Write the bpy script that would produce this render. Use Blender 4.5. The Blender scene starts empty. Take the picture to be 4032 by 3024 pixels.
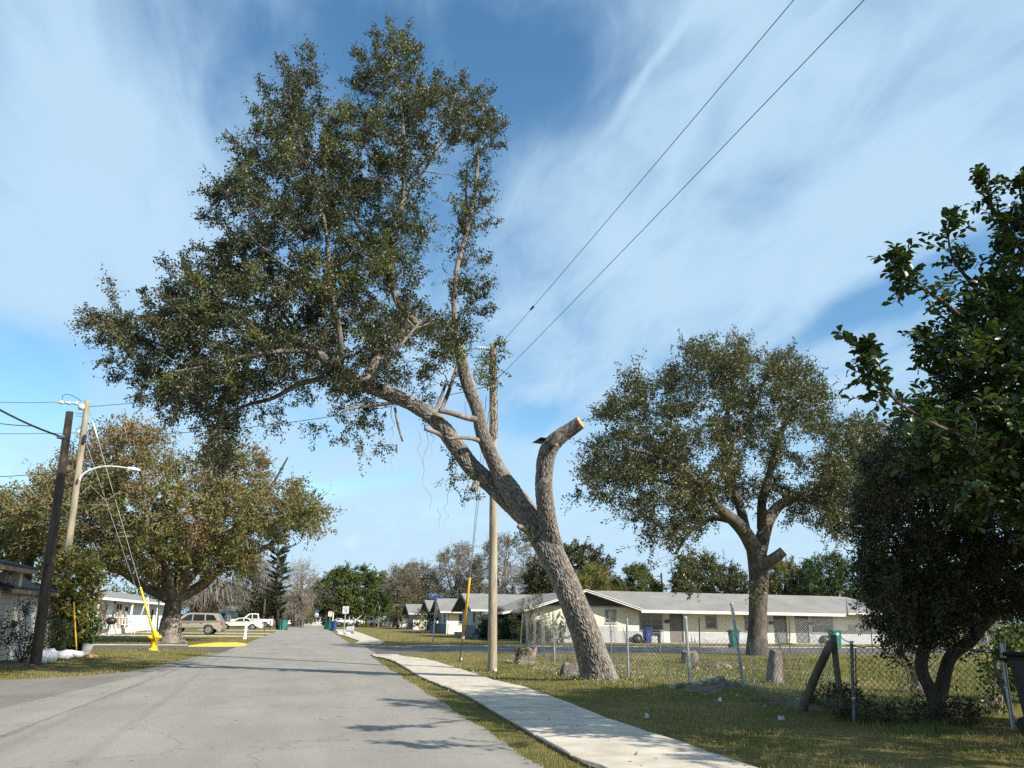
import bpy, math, random
import numpy as np
from mathutils import Vector, Matrix

random.seed(7)
C = bpy.context.scene
col = C.collection
rad = math.radians

# ------------------------------------------------------------------ camera
FPX, PW, PH, EYE = 3050.0, 4032.0, 3024.0, 1.40
_yaw, _pit, _rol = 0.239778238, 0.296440969, math.radians(0.7)
_f = np.array([math.sin(_yaw) * math.cos(_pit), math.cos(_yaw) * math.cos(_pit), math.sin(_pit)])
_r0 = np.array([math.cos(_yaw), -math.sin(_yaw), 0.0])
_u0 = np.cross(_r0, _f)
_R = math.cos(_rol) * _r0 + math.sin(_rol) * _u0
_U = -math.sin(_rol) * _r0 + math.cos(_rol) * _u0
cd = bpy.data.cameras.new('camera')
cam = bpy.data.objects.new('camera', cd)
col.objects.link(cam)
cd.sensor_width = 36.0
cd.lens = 36.0 * FPX / PW
cd.clip_start, cd.clip_end = 0.1, 3000.0
M = Matrix(((_R[0], _U[0], -_f[0], 0), (_R[1], _U[1], -_f[1], 0), (_R[2], _U[2], -_f[2], EYE), (0, 0, 0, 1)))
cam.matrix_world = M
C.camera = cam

# ------------------------------------------------------------------ sky, sun, exposure
SUN_EL, SUN_X, SUN_Y = rad(35.5), 0.68, -0.735
C.view_settings.view_transform = 'Standard'
C.view_settings.look = 'None'
C.view_settings.exposure = 0.88
C.view_settings.gamma = 1.0
C.view_settings.use_curve_mapping = False
C.cycles.max_bounces = 6
C.cycles.diffuse_bounces = 3
C.cycles.glossy_bounces = 2
C.cycles.transmission_bounces = 4
C.cycles.transparent_max_bounces = 6
C.cycles.caustics_reflective = False
C.cycles.caustics_refractive = False
C.cycles.use_denoising = False

sl = bpy.data.lights.new('sun', 'SUN')
sl.energy = 4.8
sl.angle = rad(0.5)
sl.color = (1.0, 0.91, 0.77)
so = bpy.data.objects.new('sun', sl)
col.objects.link(so)
_sd = Vector((SUN_X * math.cos(SUN_EL), SUN_Y * math.cos(SUN_EL), math.sin(SUN_EL)))
so.rotation_euler = _sd.to_track_quat('Z', 'Y').to_euler()
so.location = _sd * 60

W = bpy.data.worlds.new('World')
C.world = W
W.use_nodes = True
nt = W.node_tree
nt.nodes.clear()
NN, LL = nt.nodes, nt.links


def wmath(op, a, b=None):
    n = NN.new('ShaderNodeMath')
    n.operation = op
    for i, v in enumerate((a, b)):
        if v is None:
            continue
        if isinstance(v, (int, float)):
            n.inputs[i].default_value = v
        else:
            LL.new(v, n.inputs[i])
    return n.outputs[0]


sky = NN.new('ShaderNodeTexSky')
sky.sky_type = 'NISHITA'
sky.sun_disc = False
sky.sun_elevation = SUN_EL
sky.sun_rotation = math.atan2(SUN_X, SUN_Y)
sky.altitude = 10
sky.air_density = 1.0
sky.dust_density = 0.6
sky.ozone_density = 1.2
tc = NN.new('ShaderNodeTexCoord')
sep = NN.new('ShaderNodeSeparateXYZ')
LL.new(tc.outputs['Generated'], sep.inputs[0])
dx, dy, dz = sep.outputs
azi = wmath('ARCTAN2', dx, dy)
ele = wmath('ARCSINE', dz)
zz = wmath('MAXIMUM', wmath('ADD', dz, 0.14), 0.04)
cmb = NN.new('ShaderNodeCombineXYZ')
LL.new(wmath('DIVIDE', dx, zz), cmb.inputs[0])
LL.new(wmath('DIVIDE', dy, zz), cmb.inputs[1])


def wnoise(scale, detail, rough, rot, stretch, dist=0.0, off=0.0):
    mp = NN.new('ShaderNodeMapping')
    mp.inputs['Rotation'].default_value = (0, 0, rot)
    mp.inputs['Scale'].default_value = (stretch, 1, 1)
    mp.inputs['Location'].default_value = (off, off * 0.7, 0)
    LL.new(cmb.outputs[0], mp.inputs[0])
    n = NN.new('ShaderNodeTexNoise')
    n.inputs['Scale'].default_value = scale
    n.inputs['Detail'].default_value = detail
    n.inputs['Roughness'].default_value = rough
    n.inputs['Distortion'].default_value = dist
    LL.new(mp.outputs[0], n.inputs['Vector'])
    return n.outputs[0]


n_warp = wnoise(1.1, 3, 0.5, 0.2, 1.0, 0.0, 3.1)
n_soft = wnoise(1.25, 5, 0.52, -0.75, 1.9, 0.3, 0.0)
n_fine = wnoise(3.2, 7, 0.6, -0.95, 2.4, 0.6, 7.7)
waz = wmath('ADD', azi, wmath('MULTIPLY', wmath('SUBTRACT', n_warp, 0.5), 0.16))
wel = wmath('ADD', ele, wmath('MULTIPLY', wmath('SUBTRACT', n_soft, 0.5), 0.10))


def blob(az, el, sa, se, rot, amp):
    a = wmath('SUBTRACT', waz, rad(az))
    e = wmath('SUBTRACT', wel, rad(el))
    c_, s_ = math.cos(rad(rot)), math.sin(rad(rot))
    p = wmath('DIVIDE', wmath('ADD', wmath('MULTIPLY', a, c_), wmath('MULTIPLY', e, s_)), rad(sa))
    q = wmath('DIVIDE', wmath('ADD', wmath('MULTIPLY', a, -s_), wmath('MULTIPLY', e, c_)), rad(se))
    g = wmath('EXPONENT', wmath('MULTIPLY', wmath('ADD', wmath('MULTIPLY', p, p), wmath('MULTIPLY', q, q)), -1.0))
    return wmath('MULTIPLY', g, amp)


tot = wmath('ADD', wmath('MULTIPLY', wmath('SUBTRACT', n_soft, 0.5), 1.25), wmath('MULTIPLY', wmath('SUBTRACT', n_fine, 0.5), 0.75))
tot = wmath('ADD', tot, 0.50)
for b in [(-20, 29, 8, 7, -15, 0.50), (-15, 21, 10, 5, 0, 0.30), (4, 39.5, 15, 5.0, 0, -0.62), (17, 38, 6, 4, 0, -0.35), (6, 28, 7, 7, 0, -0.30),
          (40, 33, 15, 10, 0, 0.22), (25, 25, 9, 6, -20, 0.30), (41, 21.3, 9, 2.0, 14, -0.85), (-20, 14.5, 7, 4, -10, -0.5),
          (0.6, 8.6, 2.4, 0.8, 10, -0.6), (4.5, 10, 2.0, 0.7, 10, -0.5), (15.4, 14.4, 3.5, 1.0, 12, -0.6), (27, 17, 3, 1.0, 12, -0.5),
          (25.8, 38.7, 6.0, 0.40, 40, 0.22), (38, 17.5, 5, 2, 10, 0.25), (15, 1, 70, 5, 0, 0.6), (15, 9, 30, 4, 0, 0.12), (26, 41, 9, 4, 0, -0.15)]:
    tot = wmath('ADD', tot, blob(*b))
ramp = NN.new('ShaderNodeMapRange')
ramp.interpolation_type = 'SMOOTHSTEP'
LL.new(tot, ramp.inputs[0])
ramp.inputs[1].default_value = 0.0
ramp.inputs[2].default_value = 0.88
ramp.inputs[3].default_value = 0.0
ramp.inputs[4].default_value = 0.93
hs = NN.new('ShaderNodeHueSaturation')
hs.inputs['Hue'].default_value = 0.491
hs.inputs['Saturation'].default_value = 1.22
hs.inputs['Value'].default_value = 0.97
LL.new(sky.outputs[0], hs.inputs['Color'])
mixc = NN.new('ShaderNodeMix')
mixc.data_type = 'RGBA'
LL.new(ramp.outputs[0], mixc.inputs[0])
LL.new(hs.outputs[0], mixc.inputs[6])
mixc.inputs[7].default_value = (2.72, 3.80, 4.80, 1)
bg = NN.new('ShaderNodeBackground')
bg.inputs[1].default_value = 0.11
LL.new(mixc.outputs[2], bg.inputs[0])
wo = NN.new('ShaderNodeOutputWorld')
LL.new(bg.outputs[0], wo.inputs[0])


# ------------------------------------------------------------------ placing helpers
def ray(px, py):
    return _f + _R * (px - PW / 2) / FPX - _U * (py - PH / 2) / FPX


def P(px, py, z=0.0):
    """ground point (x, y, z) seen at a photo position"""
    d = ray(px, py)
    t = (z - EYE) / d[2]
    return np.array([d[0] * t, d[1] * t, z])


def at(px, py, Y):
    d = ray(px, py)
    t = Y / d[1]
    return np.array([d[0] * t, Y, EYE + d[2] * t])


def atX(px, py, X):
    d = ray(px, py)
    t = X / d[0]
    return np.array([X, d[1] * t, EYE + d[2] * t])


# ------------------------------------------------------------------ object helpers
def setp(o, label=None, cat=None, group=None, kind=None):
    if label: o['label'] = label
    if cat: o['category'] = cat
    if group: o['group'] = group
    if kind: o['kind'] = kind
    return o


def thing(name, label, cat, loc=(0, 0, 0), rz=0.0, group=None):
    o = bpy.data.objects.new(name, None)
    col.objects.link(o)
    o.location = tuple(float(v) for v in loc)
    o.rotation_euler = (0, 0, rz)
    o.empty_display_size = 0.2
    return setp(o, label, cat, group)


def link_mesh(name, me, parent=None):
    o = bpy.data.objects.new(name, me)
    col.objects.link(o)
    if parent is not None:
        o.parent = parent
    return o


def np_mesh(name, V, F, mats, parent=None, smooth=False, midx=None, off=None):
    """V (n,3); F a list of int arrays (m,k); one object"""
    V = np.asarray(V, dtype=np.float64)
    if off is not None:
        V = V - np.asarray(off)
    me = bpy.data.meshes.new(name)
    me.vertices.add(len(V))
    me.vertices.foreach_set('co', V.astype(np.float32).ravel())
    F = [np.asarray(f, dtype=np.int32) for f in F if len(f)]
    loops = np.concatenate([f.ravel() for f in F])
    cnt = np.concatenate([np.full(len(f), f.shape[1], dtype=np.int32) for f in F])
    st = np.concatenate([[0], np.cumsum(cnt)[:-1]]).astype(np.int32)
    me.loops.add(len(loops))
    me.loops.foreach_set('vertex_index', loops)
    me.polygons.add(len(cnt))
    me.polygons.foreach_set('loop_start', st)
    me.polygons.foreach_set('loop_total', cnt)
    for m in (mats if isinstance(mats, (list, tuple)) else [mats]):
        me.materials.append(m)
    if midx is not None:
        me.polygons.foreach_set('material_index', np.asarray(midx, dtype=np.int32))
    me.polygons.foreach_set('use_smooth', np.full(len(cnt), bool(smooth)))
    me.update(calc_edges=True)
    return link_mesh(name, me, parent)


class MB:
    """collects shapes, then links them as one mesh object"""

    def __init__(self):
        self.v, self.f, self.m, self.mi = [], [], [], 0

    def add(self, vs, fs):
        b = len(self.v)
        self.v += [tuple(float(c) for c in p) for p in vs]
        for f in fs:
            self.f.append(tuple(i + b for i in f))
            self.m.append(self.mi)

    def box(self, x0, x1, y0, y1, z0, z1, bev=0.0):
        if bev <= 0:
            self.add([(x0, y0, z0), (x1, y0, z0), (x1, y1, z0), (x0, y1, z0), (x0, y0, z1), (x1, y0, z1), (x1, y1, z1), (x0, y1, z1)],
                     [(0, 3, 2, 1), (4, 5, 6, 7), (0, 1, 5, 4), (1, 2, 6, 5), (2, 3, 7, 6), (3, 0, 4, 7)])
            return self
        b = min(bev, (x1 - x0) * .45, (y1 - y0) * .45, (z1 - z0) * .45)
        rings = []
        for z, k in ((z0, b), (z0 + b, 0), (z1 - b, 0), (z1, b)):
            xa, xb, ya, yb = x0 + k, x1 - k, y0 + k, y1 - k
            c = b * .7
            rings.append([(xa + c, ya, z), (xb - c, ya, z), (xb, ya + c, z), (xb, yb - c, z), (xb - c, yb, z), (xa + c, yb, z), (xa, yb - c, z), (xa, ya + c, z)])
        self.rings(rings)
        return self

    def rings(self, rings, cap=True, closed=True):
        n = len(rings[0])
        vs = [p for r in rings for p in r]
        fs = []
        for i in range(len(rings) - 1):
            for j in range(n if closed else n - 1):
                k = (j + 1) % n
                fs.append((i * n + j, i * n + k, (i + 1) * n + k, (i + 1) * n + j))
        if cap:
            fs.append(tuple(range(n - 1, -1, -1)))
            fs.append(tuple((len(rings) - 1) * n + j for j in range(n)))
        self.add(vs, fs)
        return self

    def tube(self, pts, r, n=8, cap=True):
        pts = np.asarray(pts, float)
        rr = np.full(len(pts), r) if np.isscalar(r) else np.asarray(r, float)
        R_ = tube_rings(pts, rr, n)
        self.rings([[tuple(p) for p in ring] for ring in R_], cap)
        return self

    def lathe(self, prof, c=(0, 0, 0), n=16, axis='z'):
        rings = []
        for r, z in prof:
            ring = []
            for i in range(n):
                a = 2 * math.pi * i / n
                p = (r * math.cos(a), r * math.sin(a), z)
                if axis == 'x': p = (p[2], p[0], p[1])
                if axis == 'y': p = (p[1], p[2], p[0])
                ring.append((c[0] + p[0], c[1] + p[1], c[2] + p[2]))
            rings.append(ring)
        self.rings(rings)
        return self

    def poly(self, pts, d=(0, 0, 0)):
        """flat polygon; extruded by vector d when given"""
        n = len(pts)
        d = np.asarray(d, float)
        if not d.any():
            self.add(pts, [tuple(range(n))])
        else:
            a = [np.asarray(p, float) for p in pts]
            self.add(a + [p + d for p in a], [tuple(range(n - 1, -1, -1)), tuple(range(n, 2 * n))] +
                     [(j, (j + 1) % n, n + (j + 1) % n, n + j) for j in range(n)])
        return self

    def build(self, name, mats, parent=None, smooth=False, off=None, fix=True):
        me = bpy.data.meshes.new(name)
        v = self.v
        if off is not None:
            o3 = tuple(float(c) for c in off)
            v = [(p[0] - o3[0], p[1] - o3[1], p[2] - o3[2]) for p in v]
        me.from_pydata(v, [], self.f)
        for m in (mats if isinstance(mats, (list, tuple)) else [mats]):
            me.materials.append(m)
        me.polygons.foreach_set('material_index', self.m)
        if smooth:
            me.polygons.foreach_set('use_smooth', [True] * len(self.f))
        me.update()
        return link_mesh(name, me, parent)


def tube_rings(pts, rr, n, twist=0.0):
    t = np.gradient(pts, axis=0)
    t /= np.linalg.norm(t, axis=1)[:, None] + 1e-9
    ref = np.array([0.31, 0.92, 0.23]) if abs(t[0] @ np.array([0.31, 0.92, 0.23])) < 0.9 else np.array([1.0, 0, 0])
    out = []
    a = np.arange(n) * 2 * math.pi / n + twist
    u = np.cross(t[0], ref)
    u /= np.linalg.norm(u)
    for i in range(len(pts)):
        u = u - t[i] * (u @ t[i])
        u /= np.linalg.norm(u) + 1e-9
        w = np.cross(t[i], u)
        out.append(pts[i] + rr[i] * (np.cos(a)[:, None] * u + np.sin(a)[:, None] * w))
    return np.array(out)


def spline(pts, n):
    """Catmull-Rom through points (any columns), n samples per span"""
    p = np.asarray(pts, float)
    p = np.vstack([2 * p[0] - p[1], p, 2 * p[-1] - p[-2]])
    out = []
    for i in range(1, len(p) - 2):
        for k in range(n):
            t = k / n
            out.append(0.5 * (2 * p[i] + (p[i + 1] - p[i - 1]) * t + (2 * p[i - 1] - 5 * p[i] + 4 * p[i + 1] - p[i + 2]) * t * t + (3 * p[i] - p[i - 1] - 3 * p[i + 1] + p[i + 2]) * t ** 3))
    out.append(p[-2])
    return np.array(out)


def multi_tubes(tubes, n):
    """[(pts, radii)] -> V, F"""
    VV, FF, b = [], [], 0
    j = np.arange(n)
    k = (j + 1) % n
    for pts, rr in tubes:
        R_ = tube_rings(np.asarray(pts, float), np.asarray(rr, float), n)
        m = len(R_)
        VV.append(R_.reshape(-1, 3))
        i = np.arange(m - 1)[:, None] * n
        FF.append(np.stack([i + j, i + k, i + n + k, i + n + j], axis=-1).reshape(-1, 4) + b)
        b += m * n
    return np.concatenate(VV), np.concatenate(FF)


def copy_tree(o, parent=None):
    c = o.copy()
    col.objects.link(c)
    if parent is not None:
        c.parent = parent
    for ch in list(o.children):
        copy_tree(ch, c)
    return c


def in_poly(x, y, poly):
    poly = np.asarray(poly, float)
    ins = np.zeros(np.shape(x), bool)
    n = len(poly)
    j = n - 1
    for i in range(n):
        xi, yi, xj, yj = poly[i, 0], poly[i, 1], poly[j, 0], poly[j, 1]
        c_ = ((yi > y) != (yj > y)) & (x < (xj - xi) * (y - yi) / (yj - yi + 1e-12) + xi)
        ins ^= c_
        j = i
    return ins


def edge_dist(x, y, poly):
    poly = np.asarray(poly, float)
    d = np.full(np.shape(x), 1e9)
    for i in range(len(poly)):
        a, b = poly[i - 1], poly[i]
        ab = b - a
        t = np.clip(((x - a[0]) * ab[0] + (y - a[1]) * ab[1]) / (ab @ ab + 1e-9), 0, 1)
        d = np.minimum(d, np.hypot(x - a[0] - t * ab[0], y - a[1] - t * ab[1]))
    return d


# ------------------------------------------------------------------ materials
def newmat(name):
    m = bpy.data.materials.new(name)
    m.use_nodes = True
    n = m.node_tree
    b = n.nodes['Principled BSDF']
    return m, n.nodes, n.links, b


def ramp_node(N, stops):
    r = N.new('ShaderNodeValToRGB')
    e = r.color_ramp.elements
    while len(e) < len(stops):
        e.new(0.5)
    for el, (p, c) in zip(e, stops):
        el.position = p
        el.color = (*c, 1)
    return r


def noise_node(N, L, scale, detail=4, rough=0.55, vec=None, dist=0.0):
    n = N.new('ShaderNodeTexNoise')
    n.inputs['Scale'].default_value = scale
    n.inputs['Detail'].default_value = detail
    n.inputs['Roughness'].default_value = rough
    n.inputs['Distortion'].default_value = dist
    if vec is not None:
        L.new(vec, n.inputs['Vector'])
    return n


def obj_vec(N, L, scale=(1, 1, 1), world=False):
    if world:
        g = N.new('ShaderNodeNewGeometry').outputs['Position']
    else:
        g = N.new('ShaderNodeTexCoord').outputs['Object']
    mp = N.new('ShaderNodeMapping')
    mp.inputs['Scale'].default_value = scale
    L.new(g, mp.inputs[0])
    return mp.outputs[0]


def bump_to(N, L, b, h, strength, dist):
    bp = N.new('ShaderNodeBump')
    bp.inputs['Strength'].default_value = strength
    bp.inputs['Distance'].default_value = dist
    L.new(h, bp.inputs['Height'])
    L.new(bp.outputs[0], b.inputs['Normal'])


def pm(name, c1, c2=None, scale=6.0, rough=0.7, bump=0.0, bscale=None, metal=0.0, stretch=(1, 1, 1), spec=0.5, lo=0.35, hi=0.65, world=True):
    m, N, L, b = newmat(name)
    b.inputs['Roughness'].default_value = rough
    b.inputs['Metallic'].default_value = metal
    b.inputs['Specular IOR Level'].default_value = spec
    v = obj_vec(N, L, stretch, world)
    if c2 is None:
        c2 = tuple(c * 0.82 for c in c1)
    n = noise_node(N, L, scale, 6, 0.6, v)
    r = ramp_node(N, [(lo, c2), (hi, c1)])
    L.new(n.outputs[0], r.inputs[0])
    L.new(r.outputs[0], b.inputs['Base Color'])
    if bump:
        n2 = noise_node(N, L, bscale or scale * 6, 4, 0.6, v)
        bump_to(N, L, b, n2.outputs[0], bump, 0.02)
    return m


def leaf_mat(name, cols, rough=0.42, trans=0.22, big=0.35, tcol=None):
    """leaf colour differs leaf by leaf and, more slowly, from bough to bough"""
    m, N, L, b = newmat(name)
    g = N.new('ShaderNodeNewGeometry')
    k = len(cols)
    r = ramp_node(N, [(i / max(1, k - 1), c) for i, c in enumerate(cols)])
    nz = noise_node(N, L, big, 3, 0.6, g.outputs['Position'])
    a = N.new('ShaderNodeMath'); a.operation = 'MULTIPLY_ADD'
    L.new(g.outputs['Random Per Island'], a.inputs[0]); a.inputs[1].default_value = 0.62
    s = N.new('ShaderNodeMath'); s.operation = 'MULTIPLY_ADD'
    L.new(nz.outputs[0], s.inputs[0]); s.inputs[1].default_value = 1.5; s.inputs[2].default_value = -0.56
    L.new(s.outputs[0], a.inputs[2])
    L.new(a.outputs[0], r.inputs[0])
    L.new(r.outputs[0], b.inputs['Base Color'])
    b.inputs['Roughness'].default_value = rough
    b.inputs['Specular IOR Level'].default_value = 0.45
    tr = N.new('ShaderNodeBsdfTranslucent')
    gm = N.new('ShaderNodeMix'); gm.data_type = 'RGBA'; gm.blend_type = 'MULTIPLY'
    gm.inputs[0].default_value = 1.0
    L.new(r.outputs[0], gm.inputs[6])
    gm.inputs[7].default_value = tcol or (1.5, 1.7, 0.7, 1)
    L.new(gm.outputs[2], tr.inputs[0])
    mx = N.new('ShaderNodeMixShader')
    mx.inputs[0].default_value = trans
    L.new(b.outputs[0], mx.inputs[1])
    L.new(tr.outputs[0], mx.inputs[2])
    L.new(mx.outputs[0], N['Material Output'].inputs[0])
    return m


def bark_mat(name, c_dark, c_mid, c_light, scale=9.0, bump=0.6):
    m, N, L, b = newmat(name)
    v = obj_vec(N, L, (1, 1, 0.35), True)
    n1 = noise_node(N, L, scale, 8, 0.65, v, 0.6)
    n2 = noise_node(N, L, 0.9, 3, 0.5, obj_vec(N, L, (1, 1, 1), True))
    a = N.new('ShaderNodeMath'); a.operation = 'MULTIPLY_ADD'
    L.new(n2.outputs[0], a.inputs[0]); a.inputs[1].default_value = 0.5
    s = N.new('ShaderNodeMath'); s.operation = 'SUBTRACT'
    L.new(n1.outputs[0], s.inputs[0]); s.inputs[1].default_value = 0.25
    L.new(s.outputs[0], a.inputs[2])
    r = ramp_node(N, [(0.25, c_dark), (0.5, c_mid), (0.75, c_light)])
    L.new(a.outputs[0], r.inputs[0])
    L.new(r.outputs[0], b.inputs['Base Color'])
    b.inputs['Roughness'].default_value = 0.9
    b.inputs['Specular IOR Level'].default_value = 0.2
    n3 = noise_node(N, L, scale * 3.5, 5, 0.65, v)
    bump_to(N, L, b, n3.outputs[0], bump, 0.03)
    return m


def asphalt_mat(name, c1, c2, crack=True, coarse=1.0):
    m, N, L, b = newmat(name)
    v = obj_vec(N, L, (1, 1, 1), True)
    vs = obj_vec(N, L, (0.9, 0.12, 1), True)
    n1 = noise_node(N, L, 0.5, 5, 0.55, v)
    n2 = noise_node(N, L, 85 / coarse, 3, 0.7, v)
    n3 = noise_node(N, L, 1.3, 4, 0.6, vs)
    ad = N.new('ShaderNodeMath'); ad.operation = 'MULTIPLY_ADD'
    L.new(n2.outputs[0], ad.inputs[0]); ad.inputs[1].default_value = 1.15
    ad2 = N.new('ShaderNodeMath'); ad2.operation = 'MULTIPLY_ADD'
    L.new(n3.outputs[0], ad2.inputs[0]); ad2.inputs[1].default_value = 0.55
    ad3 = N.new('ShaderNodeMath'); ad3.operation = 'MULTIPLY_ADD'
    L.new(n1.outputs[0], ad3.inputs[0]); ad3.inputs[1].default_value = 0.5; ad3.inputs[2].default_value = -0.62
    L.new(ad3.outputs[0], ad2.inputs[2])
    L.new(ad2.outputs[0], ad.inputs[2])
    r = ramp_node(N, [(0.2, c2), (0.75, c1)])
    L.new(ad.outputs[0], r.inputs[0])
    colr = r.outputs[0]
    # stones, stains and small scars
    vo = N.new('ShaderNodeTexVoronoi'); vo.inputs['Scale'].default_value = 2.6
    vo.inputs['Randomness'].default_value = 1.0
    wv = obj_vec(N, L, (1.0, 0.55, 1), True)
    wn = noise_node(N, L, 4.0, 3, 0.6, v)
    mxv = N.new('ShaderNodeVectorMath'); mxv.operation = 'MULTIPLY_ADD'
    L.new(wn.outputs['Color'], mxv.inputs[0]); mxv.inputs[1].default_value = (0.22, 0.22, 0.22)
    L.new(wv, mxv.inputs[2])
    L.new(mxv.outputs[0], vo.inputs['Vector'])
    sp = ramp_node(N, [(0.05, (0.42, 0.41, 0.40)), (0.10, (1, 1, 1))])
    L.new(vo.outputs['Distance'], sp.inputs[0])
    mx = N.new('ShaderNodeMix'); mx.data_type = 'RGBA'; mx.blend_type = 'MULTIPLY'; mx.inputs[0].default_value = 0.8
    L.new(colr, mx.inputs[6]); L.new(sp.outputs[0], mx.inputs[7])
    colr = mx.outputs[2]
    if crack:
        vc = N.new('ShaderNodeTexVoronoi'); vc.feature = 'DISTANCE_TO_EDGE'; vc.inputs['Scale'].default_value = 0.28
        wn2 = noise_node(N, L, 1.2, 6, 0.65, v)
        mv = N.new('ShaderNodeVectorMath'); mv.operation = 'MULTIPLY_ADD'
        L.new(wn2.outputs['Color'], mv.inputs[0]); mv.inputs[1].default_value = (1.6, 1.6, 1.6)
        L.new(v, mv.inputs[2]); L.new(mv.outputs[0], vc.inputs['Vector'])
        cr = ramp_node(N, [(0.0, (0.45, 0.44, 0.43)), (0.008, (1, 1, 1))])
        L.new(vc.outputs['Distance'], cr.inputs[0])
        mx2 = N.new('ShaderNodeMix'); mx2.data_type = 'RGBA'; mx2.blend_type = 'MULTIPLY'; mx2.inputs[0].default_value = 0.55
        L.new(colr, mx2.inputs[6]); L.new(cr.outputs[0], mx2.inputs[7])
        colr = mx2.outputs[2]
    L.new(colr, b.inputs['Base Color'])
    b.inputs['Roughness'].default_value = 0.88
    b.inputs['Specular IOR Level'].default_value = 0.3
    bump_to(N, L, b, n2.outputs[0], 0.5, 0.012 * coarse)
    return m


def grass_mat(name, cols, sc=0.55, fine=22.0, w=0.45):
    m, N, L, b = newmat(name)
    v = obj_vec(N, L, (1, 1, 1), True)
    n1 = noise_node(N, L, sc, 6, 0.62, v)
    n2 = noise_node(N, L, fine, 5, 0.75, v)
    a = N.new('ShaderNodeMath'); a.operation = 'MULTIPLY_ADD'
    L.new(n2.outputs[0], a.inputs[0]); a.inputs[1].default_value = w * 2
    s = N.new('ShaderNodeMath'); s.operation = 'MULTIPLY_ADD'
    L.new(n1.outputs[0], s.inputs[0]); s.inputs[1].default_value = 1.4; s.inputs[2].default_value = -0.2 - w
    L.new(s.outputs[0], a.inputs[2])
    k = len(cols)
    r = ramp_node(N, [(i / (k - 1), c) for i, c in enumerate(cols)])
    L.new(a.outputs[0], r.inputs[0])
    L.new(r.outputs[0], b.inputs['Base Color'])
    b.inputs['Roughness'].default_value = 0.95
    b.inputs['Specular IOR Level'].default_value = 0.1
    bump_to(N, L, b, n2.outputs[0], 0.9, 0.06)
    return m


def roof_mat(name, c1, c2, along='y'):
    m, N, L, b = newmat(name)
    v = obj_vec(N, L, (1, 1, 1), True)
    n1 = noise_node(N, L, 0.7, 5, 0.6, v)
    n2 = noise_node(N, L, 14, 3, 0.7, v)
    sepn = N.new('ShaderNodeSeparateXYZ'); L.new(v, sepn.inputs[0])
    wv = N.new('ShaderNodeMath'); wv.operation = 'FRACT'
    mu = N.new('ShaderNodeMath'); mu.operation = 'MULTIPLY'; mu.inputs[1].default_value = 1 / 0.045
    L.new(sepn.outputs[2], mu.inputs[0]); L.new(mu.outputs[0], wv.inputs[0])
    a = N.new('ShaderNodeMath'); a.operation = 'MULTIPLY_ADD'
    L.new(n2.outputs[0], a.inputs[0]); a.inputs[1].default_value = 0.55
    s = N.new('ShaderNodeMath'); s.operation = 'MULTIPLY_ADD'
    L.new(n1.outputs[0], s.inputs[0]); s.inputs[1].default_value = 0.7; s.inputs[2].default_value = -0.15
    L.new(s.outputs[0], a.inputs[2])
    r = ramp_node(N, [(0.2, c2), (0.7, c1)])
    L.new(a.outputs[0], r.inputs[0])
    L.new(r.outputs[0], b.inputs['Base Color'])
    b.inputs['Roughness'].default_value = 0.95
    bump_to(N, L, b, wv.outputs[0], 0.35, 0.01)
    return m


def glass_mat(name, c=(0.02, 0.026, 0.03), rough=0.06):
    m, N, L, b = newmat(name)
    v = obj_vec(N, L, (1, 1, 1), True)
    n = noise_node(N, L, 1.5, 3, 0.5, v)
    r = ramp_node(N, [(0.3, c), (0.8, tuple(x * 1.8 for x in c))])
    L.new(n.outputs[0], r.inputs[0]); L.new(r.outputs[0], b.inputs['Base Color'])
    b.inputs['Roughness'].default_value = rough
    b.inputs['Specular IOR Level'].default_value = 0.6
    return m


def paint_mat(name, c, rough=0.25):
    m, N, L, b = newmat(name)
    v = obj_vec(N, L, (1, 1, 1), True)
    n = noise_node(N, L, 2.0, 5, 0.6, v)
    r = ramp_node(N, [(0.3, tuple(x * 0.9 for x in c)), (0.7, c)])
    L.new(n.outputs[0], r.inputs[0]); L.new(r.outputs[0], b.inputs['Base Color'])
    b.inputs['Roughness'].default_value = rough
    b.inputs['Coat Weight'].default_value = 0.4
    b.inputs['Coat Roughness'].default_value = 0.08
    return m


m_road = asphalt_mat('road asphalt', (0.30, 0.284, 0.252), (0.165, 0.157, 0.141))
m_side = asphalt_mat('side street asphalt', (0.125, 0.123, 0.120), (0.065, 0.064, 0.063))
m_lot = asphalt_mat('old coarse asphalt', (0.250, 0.232, 0.207), (0.105, 0.098, 0.090), True, 2.2)
m_conc = pm('sidewalk concrete', (0.50, 0.46, 0.385), (0.355, 0.32, 0.262), 1.9, 0.9, 0.25, 60)
m_conc2 = pm('kerb concrete', (0.46, 0.43, 0.38), (0.34, 0.32, 0.28), 1.5, 0.9, 0.25, 50)
m_rust_conc = pm('stained concrete', (0.46, 0.37, 0.27), (0.36, 0.28, 0.2), 1.5, 0.9, 0.2, 40)
m_ground = grass_mat('lawn', [(0.050, 0.062, 0.014), (0.115, 0.110, 0.030), (0.20, 0.165, 0.068), (0.28, 0.215, 0.11)])
m_blade = leaf_mat('grass blades', [(0.060, 0.080, 0.014), (0.120, 0.130, 0.026), (0.21, 0.185, 0.060), (0.33, 0.26, 0.12), (0.38, 0.30, 0.16)], 0.6, 0.3, 0.6)
m_weed = leaf_mat('weed leaves', [(0.045, 0.075, 0.014), (0.085, 0.115, 0.022), (0.15, 0.155, 0.045)], 0.5, 0.25, 0.8)
m_dirt = pm('dirt', (0.165, 0.13, 0.09), (0.07, 0.054, 0.038), 7, 0.95, 0.6, 25)
m_oakbark = bark_mat('oak bark', (0.075, 0.062, 0.054), (0.185, 0.162, 0.142), (0.31, 0.285, 0.255), 9, 0.7)


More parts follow.
